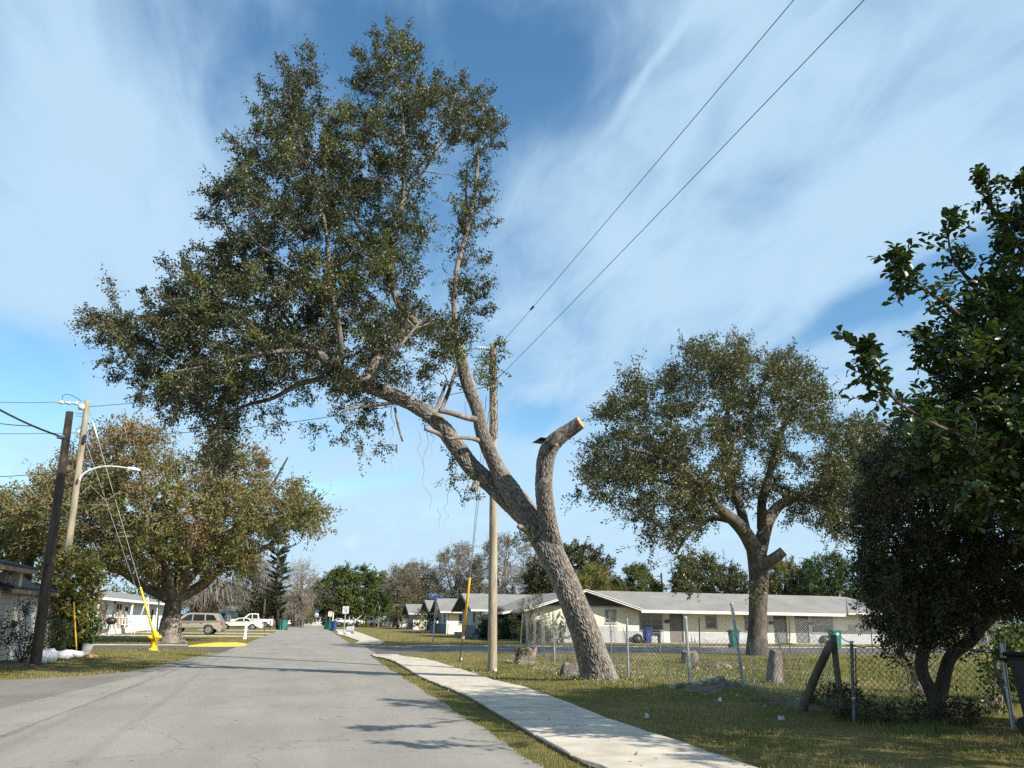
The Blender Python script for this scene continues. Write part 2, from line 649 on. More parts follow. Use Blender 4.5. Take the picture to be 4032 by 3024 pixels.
def ridged_bark():
    """bark colour follows the carved relief: dark in fissures, pale on plates"""
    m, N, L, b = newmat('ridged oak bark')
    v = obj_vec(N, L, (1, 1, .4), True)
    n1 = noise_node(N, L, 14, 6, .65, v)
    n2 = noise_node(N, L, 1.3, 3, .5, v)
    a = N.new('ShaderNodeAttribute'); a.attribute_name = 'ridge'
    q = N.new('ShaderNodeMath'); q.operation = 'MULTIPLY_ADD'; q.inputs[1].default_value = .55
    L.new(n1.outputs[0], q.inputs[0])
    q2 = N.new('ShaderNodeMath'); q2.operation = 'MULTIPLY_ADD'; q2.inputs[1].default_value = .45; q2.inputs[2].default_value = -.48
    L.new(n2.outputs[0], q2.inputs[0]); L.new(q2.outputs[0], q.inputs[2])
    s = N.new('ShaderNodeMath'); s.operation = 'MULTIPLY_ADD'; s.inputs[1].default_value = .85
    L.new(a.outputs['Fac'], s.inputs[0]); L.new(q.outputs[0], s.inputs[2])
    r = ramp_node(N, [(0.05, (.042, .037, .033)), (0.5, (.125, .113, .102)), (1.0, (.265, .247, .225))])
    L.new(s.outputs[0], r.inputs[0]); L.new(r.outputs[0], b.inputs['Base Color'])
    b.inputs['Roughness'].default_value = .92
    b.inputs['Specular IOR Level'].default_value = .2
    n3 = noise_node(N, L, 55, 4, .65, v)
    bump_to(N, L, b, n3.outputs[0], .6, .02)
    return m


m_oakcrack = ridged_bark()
m_bark2 = bark_mat('brown bark', (0.034, 0.029, 0.026), (0.105, 0.093, 0.083), (0.22, 0.20, 0.178), 7, 0.8)
m_barkd = bark_mat('dark bark', (0.028, 0.022, 0.018), (0.070, 0.056, 0.046), (0.13, 0.11, 0.092), 9, 0.6)
m_twig = pm('twigs', (0.30, 0.265, 0.225), (0.13, 0.105, 0.085), 3, 0.9)
m_twigd = pm('dark twigs', (0.13, 0.105, 0.085), (0.06, 0.048, 0.04), 3, 0.9)
m_twiggrey = pm('bare grey twigs', (0.30, 0.275, 0.245), (0.165, 0.148, 0.13), 1.2, 0.9)
m_cut = pm('fresh cut wood', (0.50, 0.29, 0.14), (0.34, 0.17, 0.075), 9, 0.8, 0.2, 30)
m_cutold = pm('old cut wood', (0.29, 0.215, 0.165), (0.16, 0.115, 0.085), 9, 0.85, 0.3, 30)
m_pole = pm('weathered pole wood', (0.34, 0.30, 0.225), (0.18, 0.15, 0.105), 7, 0.85, 0.5, 30, stretch=(1, 1, 0.16))
m_poled = pm('dark creosoted wood', (0.085, 0.060, 0.045), (0.032, 0.024, 0.019), 6, 0.8, 0.5, 30, stretch=(1, 1, 0.16))
m_polet = pm('bleached brown wood', (0.25, 0.17, 0.12), (0.13, 0.088, 0.062), 6, 0.85, 0.5, 30, stretch=(1, 1, 0.16))
m_post = pm('grey post wood', (0.115, 0.095, 0.075), (0.05, 0.04, 0.032), 7, 0.9, 0.5, 30, stretch=(1, 1, 0.2))
m_galv = pm('galvanised steel', (0.46, 0.49, 0.51), (0.32, 0.345, 0.36), 8, 0.45, 0.1, 40, metal=0.65)
m_wire = pm('fence wire', (0.38, 0.39, 0.39), (0.20, 0.20, 0.195), 3, 0.55, 0, metal=0.5)
m_wireold = pm('rusty fence wire', (0.10, 0.085, 0.07), (0.05, 0.042, 0.036), 3, 0.8, 0, metal=0.2)
m_cable = pm('black cable', (0.035, 0.037, 0.04), (0.02, 0.021, 0.023), 4, 0.6)
m_alu = pm('aluminium line', (0.19, 0.20, 0.215), (0.12, 0.125, 0.135), 4, 0.5, metal=0.4)
m_porc = pm('grey white porcelain', (0.62, 0.63, 0.62), (0.48, 0.49, 0.48), 12, 0.3)
m_yellow = pm('yellow paint', (0.78, 0.52, 0.015), (0.66, 0.42, 0.01), 9, 0.4, 0.1, 60)
m_yellowp = pm('yellow plastic', (0.80, 0.60, 0.03), (0.70, 0.50, 0.02), 5, 0.45)
m_orange = pm('orange guard plastic', (0.66, 0.36, 0.02), (0.55, 0.28, 0.012), 5, 0.5)
m_lampm = pm('lamp grey', (0.60, 0.60, 0.58), (0.5, 0.5, 0.48), 5, 0.5)
m_blackp = pm('black plastic', (0.022, 0.022, 0.024), (0.014, 0.014, 0.016), 6, 0.5)
m_dishm = pm('dark dish plate', (0.03, 0.032, 0.036), (0.02, 0.022, 0.026), 4, 0.4)
m_green = pm('green bin plastic', (0.012, 0.165, 0.130), (0.008, 0.125, 0.098), 5, 0.45)
m_blue = pm('blue bin plastic', (0.025, 0.060, 0.215), (0.018, 0.045, 0.165), 5, 0.45)
m_cream = pm('cream stucco', (0.78, 0.735, 0.59), (0.72, 0.675, 0.535), 2.5, 0.9)
m_grey = pm('grey stucco', (0.42, 0.435, 0.455), (0.37, 0.385, 0.405), 2.5, 0.9)
m_slate = pm('slate blue stucco', (0.145, 0.165, 0.20), (0.12, 0.138, 0.17), 2.5, 0.9)
m_gabled = pm('dark grey gable boards', (0.085, 0.092, 0.102), (0.065, 0.07, 0.08), 3, 0.85)
m_roof = roof_mat('grey shingles', (0.235, 0.232, 0.222), (0.125, 0.125, 0.12))
m_roofb = roof_mat('dark shingles', (0.055, 0.06, 0.07), (0.03, 0.033, 0.04))
m_white = pm('white paint', (0.74, 0.74, 0.73), (0.66, 0.66, 0.65), 3, 0.6, 0.05, 30)
m_fascia = pm('weathered fascia paint', (0.62, 0.63, 0.64), (0.50, 0.51, 0.52), 3, 0.7)
m_door = pm('grey brown door paint', (0.165, 0.16, 0.155), (0.14, 0.135, 0.13), 3, 0.7)
m_jamb = pm('brown jamb', (0.085, 0.07, 0.06), (0.06, 0.05, 0.042), 4, 0.8)
m_beige = pm('beige siding', (0.50, 0.46, 0.36), (0.42, 0.385, 0.30), 2, 0.75, 0.1, 30)
m_beigeg = pm('grey beige trim', (0.44, 0.40, 0.33), (0.33, 0.30, 0.245), 2, 0.8)
m_brownf = pm('tan fascia wood', (0.33, 0.245, 0.165), (0.22, 0.16, 0.105), 3, 0.85, 0.3, 20)
m_lattice = pm('white lattice', (0.66, 0.65, 0.63), (0.55, 0.54, 0.52), 3, 0.7)
m_siding = pm('white lap siding', (0.70, 0.73, 0.74), (0.62, 0.65, 0.66), 2, 0.6)
m_glass = glass_mat('window glass')
m_glassc = glass_mat('car glass', (0.012, 0.014, 0.016), 0.03)
m_blind = pm('pale blinds', (0.42, 0.44, 0.45), (0.34, 0.36, 0.37), 4, 0.6)
m_frame = pm('grey window frame', (0.40, 0.41, 0.42), (0.32, 0.33, 0.34), 4, 0.5)
m_rubber = pm('tyre rubber', (0.03, 0.03, 0.03), (0.02, 0.02, 0.02), 12, 0.85)
m_rim = pm('alloy rim', (0.50, 0.50, 0.51), (0.38, 0.38, 0.39), 5, 0.3, metal=0.8)
m_red = pm('tail lamp red', (0.45, 0.012, 0.012), (0.32, 0.008, 0.008), 5, 0.2)
m_signred = pm('sign red', (0.50, 0.012, 0.02), (0.42, 0.010, 0.016), 4, 0.4)
m_signblue = pm('sign blue', (0.020, 0.17, 0.58), (0.016, 0.14, 0.5), 4, 0.4)
m_signwhite = pm('sign white', (0.78, 0.78, 0.78), (0.7, 0.7, 0.7), 4, 0.4)
m_signblack = pm('sign black', (0.02, 0.02, 0.02), (0.015, 0.015, 0.015), 4, 0.5)
m_bag = pm('white sack', (0.58, 0.60, 0.62), (0.34, 0.36, 0.39), 5, 0.55, 0.5, 9)
m_terra = pm('pink terracotta', (0.52, 0.30, 0.22), (0.36, 0.2, 0.15), 6, 0.9, 0.4, 20)
m_stone = pm('grey rubble', (0.30, 0.29, 0.285), (0.13, 0.125, 0.12), 5, 0.95, 0.6, 18)
m_plank = pm('bleached plank', (0.38, 0.33, 0.25), (0.24, 0.2, 0.15), 8, 0.9, 0.4, 40, stretch=(1, 0.15, 1))
m_bluebag = pm('blue plastic bag', (0.16, 0.40, 0.62), (0.10, 0.30, 0.5), 6, 0.4)
m_flower = pm('clover flower', (0.72, 0.72, 0.62), (0.6, 0.6, 0.5), 5, 0.8)
m_redflower = pm('maroon leaves', (0.085, 0.016, 0.024), (0.045, 0.010, 0.014), 5, 0.7)

lm_hero = leaf_mat('live oak leaves', [(0.016, 0.024, 0.011), (0.030, 0.041, 0.016), (0.050, 0.060, 0.022), (0.092, 0.090, 0.036)], 0.42, 0.2, 0.5)
lm_heroy = leaf_mat('yellowing oak leaves', [(0.055, 0.075, 0.018), (0.095, 0.110, 0.025), (0.15, 0.145, 0.04)], 0.42, 0.25, 0.5)
lm_o3 = leaf_mat('olive oak leaves', [(0.028, 0.040, 0.016), (0.050, 0.062, 0.022), (0.088, 0.090, 0.031), (0.145, 0.128, 0.045)], 0.42, 0.2, 0.16)
lm_brown = leaf_mat('turning oak leaves', [(0.095, 0.086, 0.036), (0.155, 0.118, 0.048), (0.21, 0.148, 0.062), (0.275, 0.21, 0.10)], 0.6, 0.25, 0.2, (1.3, 1.1, 0.7, 1))
lm_olive = leaf_mat('old oak green', [(0.044, 0.064, 0.017), (0.080, 0.098, 0.025), (0.14, 0.135, 0.036), (0.22, 0.175, 0.052)], 0.5, 0.22, 0.2)
lm_dark = leaf_mat('dark small leaves', [(0.013, 0.022, 0.008), (0.024, 0.033, 0.011), (0.046, 0.050, 0.014), (0.10, 0.085, 0.022)], 0.45, 0.14, 0.4)
lm_big = leaf_mat('large glossy leaves', [(0.014, 0.032, 0.011), (0.024, 0.048, 0.014), (0.042, 0.072, 0.018), (0.10, 0.115, 0.026)], 0.34, 0.16, 0.9)
lm_mango = leaf_mat('fresh broad leaves', [(0.026, 0.052, 0.012), (0.048, 0.080, 0.016), (0.085, 0.115, 0.022), (0.13, 0.14, 0.03)], 0.45, 0.2, 0.12)
lm_pine = leaf_mat('dark needles', [(0.020, 0.034, 0.016), (0.036, 0.050, 0.022), (0.056, 0.068, 0.028)], 0.6, 0.1, 0.2)
lm_conif = leaf_mat('olive conifer sprays', [(0.030, 0.040, 0.012), (0.055, 0.062, 0.016), (0.085, 0.082, 0.02)], 0.6, 0.12, 0.2)
lm_far = leaf_mat('far green foliage', [(0.030, 0.046, 0.016), (0.052, 0.068, 0.021), (0.085, 0.092, 0.030)], 0.6, 0.15, 0.06)
lm_farb = leaf_mat('far brown foliage', [(0.085, 0.078, 0.045), (0.125, 0.105, 0.065), (0.18, 0.14, 0.085), (0.25, 0.17, 0.095)], 0.7, 0.15, 0.06, (1.2, 1.05, 0.85, 1))
lm_moss = leaf_mat('grey hanging moss', [(0.10, 0.105, 0.085), (0.15, 0.15, 0.12)], 0.8, 0.2, 0.2)
lm_shrub = leaf_mat('variegated shrub leaves', [(0.045, 0.075, 0.016), (0.10, 0.115, 0.024), (0.20, 0.175, 0.045), (0.30, 0.21, 0.06)], 0.4, 0.25, 0.8)
lm_green = leaf_mat('deep green shrub leaves', [(0.018, 0.045, 0.012), (0.032, 0.066, 0.016), (0.06, 0.095, 0.022)], 0.4, 0.2, 0.9)
lm_palm = leaf_mat('palm fronds', [(0.045, 0.070, 0.016), (0.085, 0.105, 0.024), (0.16, 0.15, 0.04)], 0.45, 0.2, 0.6)
lm_redb = leaf_mat('rust red needles', [(0.16, 0.05, 0.02), (0.28, 0.08, 0.03)], 0.7, 0.1, 1.0)

# ------------------------------------------------------------------ ground, roads, pavements
def wobble(y, a, seed):
    return a * (np.sin(y * 1.7 + seed) * .5 + np.sin(y * 4.3 + seed * 2.1) * .3 + np.sin(y * 9.7 + seed * 3.3) * .2)


def mound(x, y):
    z = 0.22 * np.exp(-(((x - 8.5) / .75) ** 2 + ((y - 15.9) / 1.0) ** 2))
    z = z + 0.16 * np.exp(-(((x - 8.2) / .5) ** 2 + ((y - 12.3) / .9) ** 2))
    z = z + 0.10 * np.exp(-(((x - 6.9) / 1.0) ** 2 + ((y - 18.6) / 1.0) ** 2))
    return z


def ground_sheet():
    xs = np.concatenate([np.linspace(-700, -40, 12), np.linspace(-38, -12, 8), np.linspace(-11, 4.2, 12), np.linspace(4.4, 14, 60), np.linspace(15, 60, 14), np.linspace(80, 700, 12)])
    ys = np.concatenate([np.linspace(-120, 0, 6), np.linspace(4, 9.5, 8), np.linspace(9.7, 22, 76), np.linspace(23, 60, 14), np.linspace(70, 900, 16)])
    X, Y = np.meshgrid(xs, ys)
    Z = mound(X, Y)
    V = np.stack([X, Y, Z], -1).reshape(-1, 3)
    n, m = len(xs), len(ys)
    i, j = np.meshgrid(np.arange(n - 1), np.arange(m - 1))
    a = (j * n + i).ravel()
    o = np_mesh('ground', V, [np.stack([a, a + 1, a + n + 1, a + n], -1)], m_ground, smooth=True)
    setp(o, kind='structure')


ground_sheet()


def strip_sheet(name, left, right, z, mat):
    """sheet between two polylines of the same length"""
    n = len(left)
    V = [(p[0], p[1], z) for p in left] + [(p[0], p[1], z) for p in right]
    F = np.array([(i, n + i, n + i + 1, i + 1) for i in range(n - 1)])
    o = np_mesh(name, np.array(V), [F], mat)
    setp(o, kind='structure')
    return o


def tri_sheet(name, pts, z, mat):
    from mathutils.geometry import tessellate_polygon
    v = [Vector((p[0], p[1], 0)) for p in pts]
    t = tessellate_polygon([v])
    V = np.array([(p[0], p[1], z) for p in pts])
    F = np.array([tri for tri in t])
    a, b, c = V[F[0][0]], V[F[0][1]], V[F[0][2]]
    if np.cross(b - a, c - a)[2] < 0:
        F = F[:, ::-1]
    o = np_mesh(name, V, [F], mat)
    setp(o, kind='structure')
    return o


yy = np.concatenate([np.arange(-14, 36, 0.12), np.arange(36, 165, 0.8)])
ROAD_L, ROAD_R = -3.42, 2.36
flare_r = np.where((yy > 31.5) & (yy < 49), np.clip((yy - 31.5) / 3.0, 0, 1) * np.clip((49 - yy) / 3.0, 0, 1) * 0.45, 0)
left = np.stack([ROAD_L + wobble(yy, .05, 1), yy], -1)
right = np.stack([ROAD_R + wobble(yy, .05, 2) + .02 * np.sin(yy * 17.3) * np.sin(yy * 5.1) + flare_r, yy], -1)
strip_sheet('road', left, right, 0.008, m_road)
# side street, running along X on both sides of the road
xl = np.linspace(-70, -3.2, 60)
nearL = np.where(xl > -6.2, 40.0 - np.clip((xl + 6.2) / 2.6, 0, 1) ** 2 * 4.2, 40.0 + wobble(xl, .05, 3))
farL = 44.2 + wobble(xl, .02, 4) + np.clip((xl + 5.2) / 1.8, 0, 1) ** 2 * 1.8
strip_sheet('side_street', np.stack([xl, farL], -1)[::1], np.stack([xl, nearL], -1), 0.004, m_side)
xr = np.linspace(2.2, 80, 90)
nearR = np.where(xr < 6.0, 35.8 - np.clip((6.0 - xr) / 3.4, 0, 1) ** 2 * 2.6, 35.8 + wobble(xr, .06, 5))
farR = 45.0 + wobble(xr, .05, 6) + np.clip((4.0 - xr) / 1.8, 0, 1) ** 2 * 1.4
strip_sheet('side_street', np.stack([xr, farR], -1), np.stack([xr, nearR], -1), 0.004, m_side)
# old apron on the near left
edge_px = [(0, 2680), (140, 2673), (273, 2664), (400, 2656), (470, 2650), (540, 2640), (601, 2628), (670, 2612), (729, 2597), (780, 2585), (820, 2574)]
ap_edge = [P(*q)[:2] for q in edge_px]
ap = [(-40, ap_edge[0][1] - 2.0), (-18, ap_edge[0][1] - 0.6)] + [(p[0], p[1] + wobble(np.array(p[0] * 3), .08, 2)) for p in ap_edge] + [(-3.3, 34.5), (-3.3, -14), (-40, -14)]
tri_sheet('parking_apron', ap, 0.005, m_lot)
# smooth shoulder of newer asphalt widening toward the apron
tri_sheet('road_shoulder', [(-3.5, 33.0), (-3.5, -10), (-5.4, -10), (-5.0, 9), (-4.6, 14), (-4.1, 20), (-3.75, 26)], 0.0065, m_road)
# cross street far ahead and the divider before it
tri_sheet('cross_street', [(-80, 168), (80, 168), (80, 182), (-80, 182)], 0.012, m_side)


def kerb(pts, w, h, name, mat, z0=0.0):
    pts = np.asarray(pts, float)
    t = np.gradient(pts, axis=0)
    t /= np.linalg.norm(t, axis=1)[:, None]
    nrm = np.stack([-t[:, 1], t[:, 0]], -1)
    mb = MB()
    rings = []
    for p, n_ in zip(pts, nrm):
        a, b = p - n_ * w / 2, p + n_ * w / 2
        k = n_ * .02
        rings.append([(a[0], a[1], z0), (b[0], b[1], z0), (b[0], b[1], h - .02), (*(b - k), h), (*(a + k), h), (a[0], a[1], h - .02)])
    mb.rings(rings)
    o = mb.build(name, mat)
    setp(o, kind='structure')
    return o


kerb([(x, 44.45 + (0.0 if x < -6 else 0)) for x in np.linspace(-40, -6.0, 20)], .28, .035, 'kerb', m_conc2)
kerb([(x, 45.35) for x in np.linspace(5.2, 60, 20)], .22, .03, 'kerb', m_conc2)
kerb([P(1384, 2541)[:2], P(1440, 2543)[:2], P(1520, 2545)[:2], P(1620, 2548)[:2]], .30, .022, 'kerb', m_rust_conc)
kerb([(-1.6, 164), (0.2, 163.4), (2.2, 163.4)], .9, .32, 'traffic_divider', m_conc2)

# yellow painted corner ramp
yr = [P(*q)[:2] for q in [(742, 2546), (800, 2538), (850, 2533.5), (930, 2533), (960, 2536), (972, 2541), (935, 2545), (850, 2546)]]
mb = MB()
mb.rings([[(p[0], p[1], 0.0) for p in yr], [(p[0] * .99 + yr[4][0] * .01, p[1] + .0, .055) for p in yr]])
setp(mb.build('kerb_ramp', m_yellowp), kind='structure')

# ---- pavements cut into slabs
def pavement(lp, rp, y_cuts, label_z=0.05):
    """left/right edges as functions of y; one bed, one slab object per joint"""
    bed = MB()
    ys = np.linspace(y_cuts[0], y_cuts[-1], 60)
    bed.rings([[(lp(y) - .01, y, -.05), (rp(y) + .01, y, -.05), (rp(y) + .01, y, label_z - .022), (lp(y) - .01, y, label_z - .022)] for y in ys])
    b = bed.build('sidewalk', m_dirt)
    setp(b, kind='structure')
    rng = random.Random(3)
    for a, c in zip(y_cuts[:-1], y_cuts[1:]):
        k = MB()
        t = rng.uniform(-.004, .004)
        rings = []
        for y in np.linspace(a + .018, c - .018, 6):
            e = 0.014 if y in (a + .018, c - .018) else 0
            z = label_z + t
            l, r = lp(y), rp(y)
            rings.append([(l, y, -.03), (r, y, -.03), (r, y, z - .012), (r - .012, y, z - e * .5), (l + .012, y, z - e * .5), (l, y, z - .012)])
        k.rings(rings)
        k.build('concrete_slab', m_conc, b)
    return b


lpx = [(2351, 3024), (2311, 3021), (2170, 2945), (2062, 2880), (1953, 2815), (1845, 2750), (1725, 2701), (1660, 2674), (1605, 2640), (1552, 2608), (1510, 2594), (1470, 2587)]
rpx = [(2935, 3024), (2660, 2930), (2400, 2842), (2279, 2793), (2170, 2750), (2062, 2712), (1942, 2684), (1860, 2655), (1780, 2630), (1725, 2612), (1671, 2598), (1580, 2587)]
lw = np.array([P(*q)[:2] for q in lpx]); rw = np.array([P(*q)[:2] for q in rpx])
lw = lw[np.argsort(lw[:, 1])]; rw = rw[np.argsort(rw[:, 1])]
lw = np.vstack([[lw[0, 0] + .05, -12], lw]); rw = np.vstack([[rw[0, 0] + .05, -12], rw])
SW_L = lambda y: float(np.interp(y, lw[:, 1], lw[:, 0]))
SW_R = lambda y: float(np.interp(y, rw[:, 1], rw[:, 0]))
sw_end = 33.2
cuts = list(np.arange(-2.0, sw_end, 1.52)) + [sw_end]
pavement(SW_L, SW_R, cuts)
l2 = np.array([P(*q)[:2] for q in [(1384, 2540), (1415, 2526), (1377, 2512), (1339, 2499), (1317, 2478)]])
r2 = np.array([P(*q)[:2] for q in [(1491, 2542), (1512, 2529), (1421, 2494), (1358, 2475), (1330, 2468)]])
l2 = l2[np.argsort(l2[:, 1])]; r2 = r2[np.argsort(r2[:, 1])]
F_L = lambda y: float(np.interp(y, l2[:, 1], l2[:, 0]))
F_R = lambda y: float(np.interp(y, r2[:, 1], r2[:, 0]))
pavement(F_L, F_R, list(np.linspace(47.2, 108, 30)))
# pale driveways on the left
for k, (y0, y1, x0) in enumerate([(64.5, 67.0, -16), (76, 78.5, -16), (95, 98, -12)]):
    d = MB()
    d.box(x0, -3.5, y0, y1, -.05, .03)
    setp(d.build('driveway', m_conc2), kind='structure')

# apron of old brownish stain where the pavement meets the street
tri_sheet('sidewalk_stain', [(SW_L(32.2) + .1, 32.2), (SW_R(32.2) - .4, 32.2), (SW_R(33.1) - .2, 33.1), (SW_L(33.1) + .2, 33.1)], 0.058, m_rust_conc)


# ------------------------------------------------------------------ grass, as real blades
left_isle = [tuple(P(*q)[:2]) for q in edge_px] + [tuple(P(852, 2567)[:2]), (-4.6, 38.6), (-6.3, 39.9), (-30, 39.9), (-30, 21)]


def is_grass(x, y):
    slv = np.interp(y, lw[:, 1], lw[:, 0]); srv = np.interp(y, rw[:, 1], rw[:, 0])
    verge = (x > ROAD_R - .06 + wobble(y, .05, 2) + .03 * np.sin(y * 23)) & (x < slv + wobble(y, .035, 8)) & (y < 33.2)
    lawn = (x > srv + wobble(y, .04, 9) - .02) & (y < 35.5) & (y < 33.0 + (x - 3.5) * .9)
    isle = in_poly(x, y, left_isle)
    far_r = (x > np.interp(y, r2[:, 1], r2[:, 0])) & (y > 45.6) & (x < 40)
    far_v = (x > ROAD_R + .1) & (x < np.interp(y, l2[:, 1], l2[:, 0])) & (y > 47)
    far_l = (x < ROAD_L - .1) & (y > 46.2) & (x > -16)
    return verge | lawn | isle | far_r | far_v | far_l


def cloud2(x, y, s, seed):
    r = np.random.RandomState(seed)
    v = 0
    for k in range(5):
        a = r.uniform(0, 6.28); f = s * 1.7 ** k
        v = v + np.sin((x * math.cos(a) + y * math.sin(a)) * f + r.uniform(0, 6)) * .75 ** k
    return v / 2.2


def grass(n, seed, ymin, ymax, hmin, hmax, wk, mat, name, xr=(-22, 26), zone=None):
    r = np.random.RandomState(seed)
    y = ymin * (ymax / ymin) ** r.rand(n)
    x = np.maximum(xr[0], -.30 * y - 2) + r.rand(n) * (np.minimum(xr[1], .95 * y + 2) - np.maximum(xr[0], -.30 * y - 2))
    ok = is_grass(x, y) if zone is None else zone(x, y)
    dn = cloud2(x, y, 1.5, 4)
    ok &= r.rand(n) < np.clip(.75 + .5 * dn, .25, 1)
    x, y, dn = x[ok], y[ok], dn[ok]
    n = len(x)
    h = (hmin + (hmax - hmin) * r.rand(n) ** 1.5) * (1 + .35 * dn)
    a = r.rand(n) * 6.283
    lean = r.rand(n) * .75 + .05
    w = wk * np.maximum(1, y / 14) * (.7 + .6 * r.rand(n))
    z = mound(x, y)
    b = np.stack([x, y, z - .005], -1)
    d = np.stack([np.cos(a), np.sin(a), np.zeros(n)], -1)
    s = np.stack([-np.sin(a), np.cos(a), np.zeros(n)], -1)
    up = np.array([0, 0, 1.0])
    mid = b + d * (h * lean * .35)[:, None] + up * (h * .62)[:, None]
    tip = b + d * (h * lean)[:, None] + up * (h * (1 - .35 * lean))[:, None]
    V = np.concatenate([b - s * w[:, None], b + s * w[:, None], mid - s * w[:, None] * .75, mid + s * w[:, None] * .75, tip])
    i = np.arange(n)
    Q = np.stack([i, i + n, i + 3 * n, i + 2 * n], -1)
    T = np.stack([i + 2 * n, i + 3 * n, i + 4 * n], -1)
    o = np_mesh(name, V, [Q, T], mat)
    setp(o, kind='stuff', label='short lawn grass with straw patches beside road and sidewalk')
    return o


grass(230000, 1, 6.2, 26, .02, .065, .0030, m_blade, 'grass')
grass(80000, 2, 20, 75, .02, .075, .0045, m_blade, 'grass')
# ranker weeds in the lot along the fence and around the leaning oak
def weedy(x, y):
    f = np.exp(-((x - 8.3) / .55) ** 2) * (y > 9.5) * (y < 17)
    c = np.exp(-(((x - 6.6) / 2.2) ** 2 + ((y - 21) / 4.0) ** 2))
    l = (x > 8.6) * (y > 12) * (y < 30) * .5
    q = np.clip(f + c * .8 + l, 0, 1)
    return is_grass(x, y) & (np.random.RandomState(5).rand(len(x)) < q)


grass(110000, 3, 8.5, 34, .04, .15, .0042, m_weed, 'weeds', (3.5, 26), weedy)


def clover():
    r = np.random.RandomState(11)
    n = 1500
    x = np.concatenate([r.normal(6.3, 1.3, n), r.uniform(8.6, 14, 700)])
    y = np.concatenate([r.normal(21.0, 3.0, n), r.uniform(15, 27, 700)])
    ok = is_grass(x, y) & (cloud2(x, y, 1.1, 9) > .05)
    x, y = x[ok], y[ok]
    n = len(x)
    s = .008 + .008 * r.rand(n)
    z = mound(x, y) + .05 + .09 * r.rand(n)
    c = np.stack([x, y, z], -1)
    off = np.array([[1, 0, 0], [0, 1, 0], [-1, 0, 0], [0, -1, 0], [0, 0, .8], [0, 0, -.8]])
    V = (c[:, None] + off[None] * s[:, None, None]).reshape(-1, 3)
    f = np.array([[0, 1, 4], [1, 2, 4], [2, 3, 4], [3, 0, 4], [1, 0, 5], [2, 1, 5], [3, 2, 5], [0, 3, 5]])
    F = (f[None] + (np.arange(n) * 6)[:, None, None]).reshape(-1, 3)
    o = np_mesh('clover_flowers', V, [F], m_flower)
    setp(o, kind='stuff', label='small white clover flowers scattered through the grass')


clover()


def litter():
    r = np.random.RandomState(21)
    n = 1600
    x = np.concatenate([r.uniform(3.2, 10, n), r.uniform(-9, -6.2, 260)])
    y = np.concatenate([7 * (24 / 7) ** r.rand(n), r.uniform(24.5, 31, 260)])
    c = np.stack([x, y, mound(x, y) + .035], -1)
    n = len(x)
    a = r.rand(n) * 6.28
    D = np.stack([np.cos(a), np.sin(a), r.normal(0, .25, n)], -1)
    N = np.stack([r.normal(0, .35, n), r.normal(0, .35, n), np.ones(n)], -1)
    V, F = leaf_arrays(c, D, N, .045 + .03 * r.rand(n), .022 + .01 * r.rand(n))
    o = np_mesh('fallen_leaves', V, [F], lm_brown)
    setp(o, kind='stuff', label='dry brown fallen leaves scattered on grass and pavement')


# ------------------------------------------------------------------ trees
def unit(a):
    return a / (np.linalg.norm(a, axis=-1, keepdims=True) + 1e-9)


def leaf_arrays(Pb, D, N, L, Wd, fold=.22):
    n = len(Pb)
    D = unit(D)
    S = unit(np.cross(D, N))
    N = np.cross(S, D)
    L = np.broadcast_to(L, (n,))[:, None]
    Wd = np.broadcast_to(Wd, (n,))[:, None]
    mid = Pb + D * L * .48 + N * Wd * fold
    V = np.concatenate([Pb, mid - S * Wd * .5, Pb + D * L, mid + S * Wd * .5])
    i = np.arange(n)
    F = np.concatenate([np.stack([i, i + 2 * n, i + n], -1), np.stack([i, i + 3 * n, i + 2 * n], -1)])
    return V, F


def poly_clumps(poly, Y0, depth, n, seed, holes=(), mind=0.0, edge=60.0, slope=0.0, inset=0.0):
    """clump centres filling the volume behind a silhouette traced at distance Y0"""
    r = np.random.RandomState(seed)
    poly = np.asarray(poly, float)
    lo, hi = poly.min(0), poly.max(0)
    out = []
    while len(out) < n * 5 and len(out) < 20000:
        q = lo + (hi - lo) * r.rand(4000, 2)
        q = q[in_poly(q[:, 0], q[:, 1], poly)]
        if inset:
            q = q[edge_dist(q[:, 0], q[:, 1], poly) > inset * (.35 + .9 * r.rand(len(q)))]
        for hx, hy, ha, hb in holes:
            q = q[((q[:, 0] - hx) / ha) ** 2 + ((q[:, 1] - hy) / hb) ** 2 > 1]
        if len(q) == 0:
            break
        out += list(q)
    q = np.array(out)
    e = edge_dist(q[:, 0], q[:, 1], poly)
    k = np.sqrt(np.clip(e / edge, 0.02, 1))
    off = depth * k * r.uniform(-1, 1, len(q))
    pts = np.array([at(a, b, Y0 + o) for (a, b), o in zip(q, off)])
    keep = [0]
    for i in range(1, len(pts)):
        if len(keep) >= n:
            break
        if mind == 0 or ((pts[keep] - pts[i]) ** 2).sum(1).min() > mind * mind:
            keep.append(i)
    return pts[keep]


def ellip_clumps(c, rad3, n, seed, shell=.35):
    r = np.random.RandomState(seed)
    d = unit(r.normal(size=(n, 3)))
    k = (shell + (1 - shell) * r.rand(n)) ** .6
    return np.asarray(c) + d * k[:, None] * np.asarray(rad3)


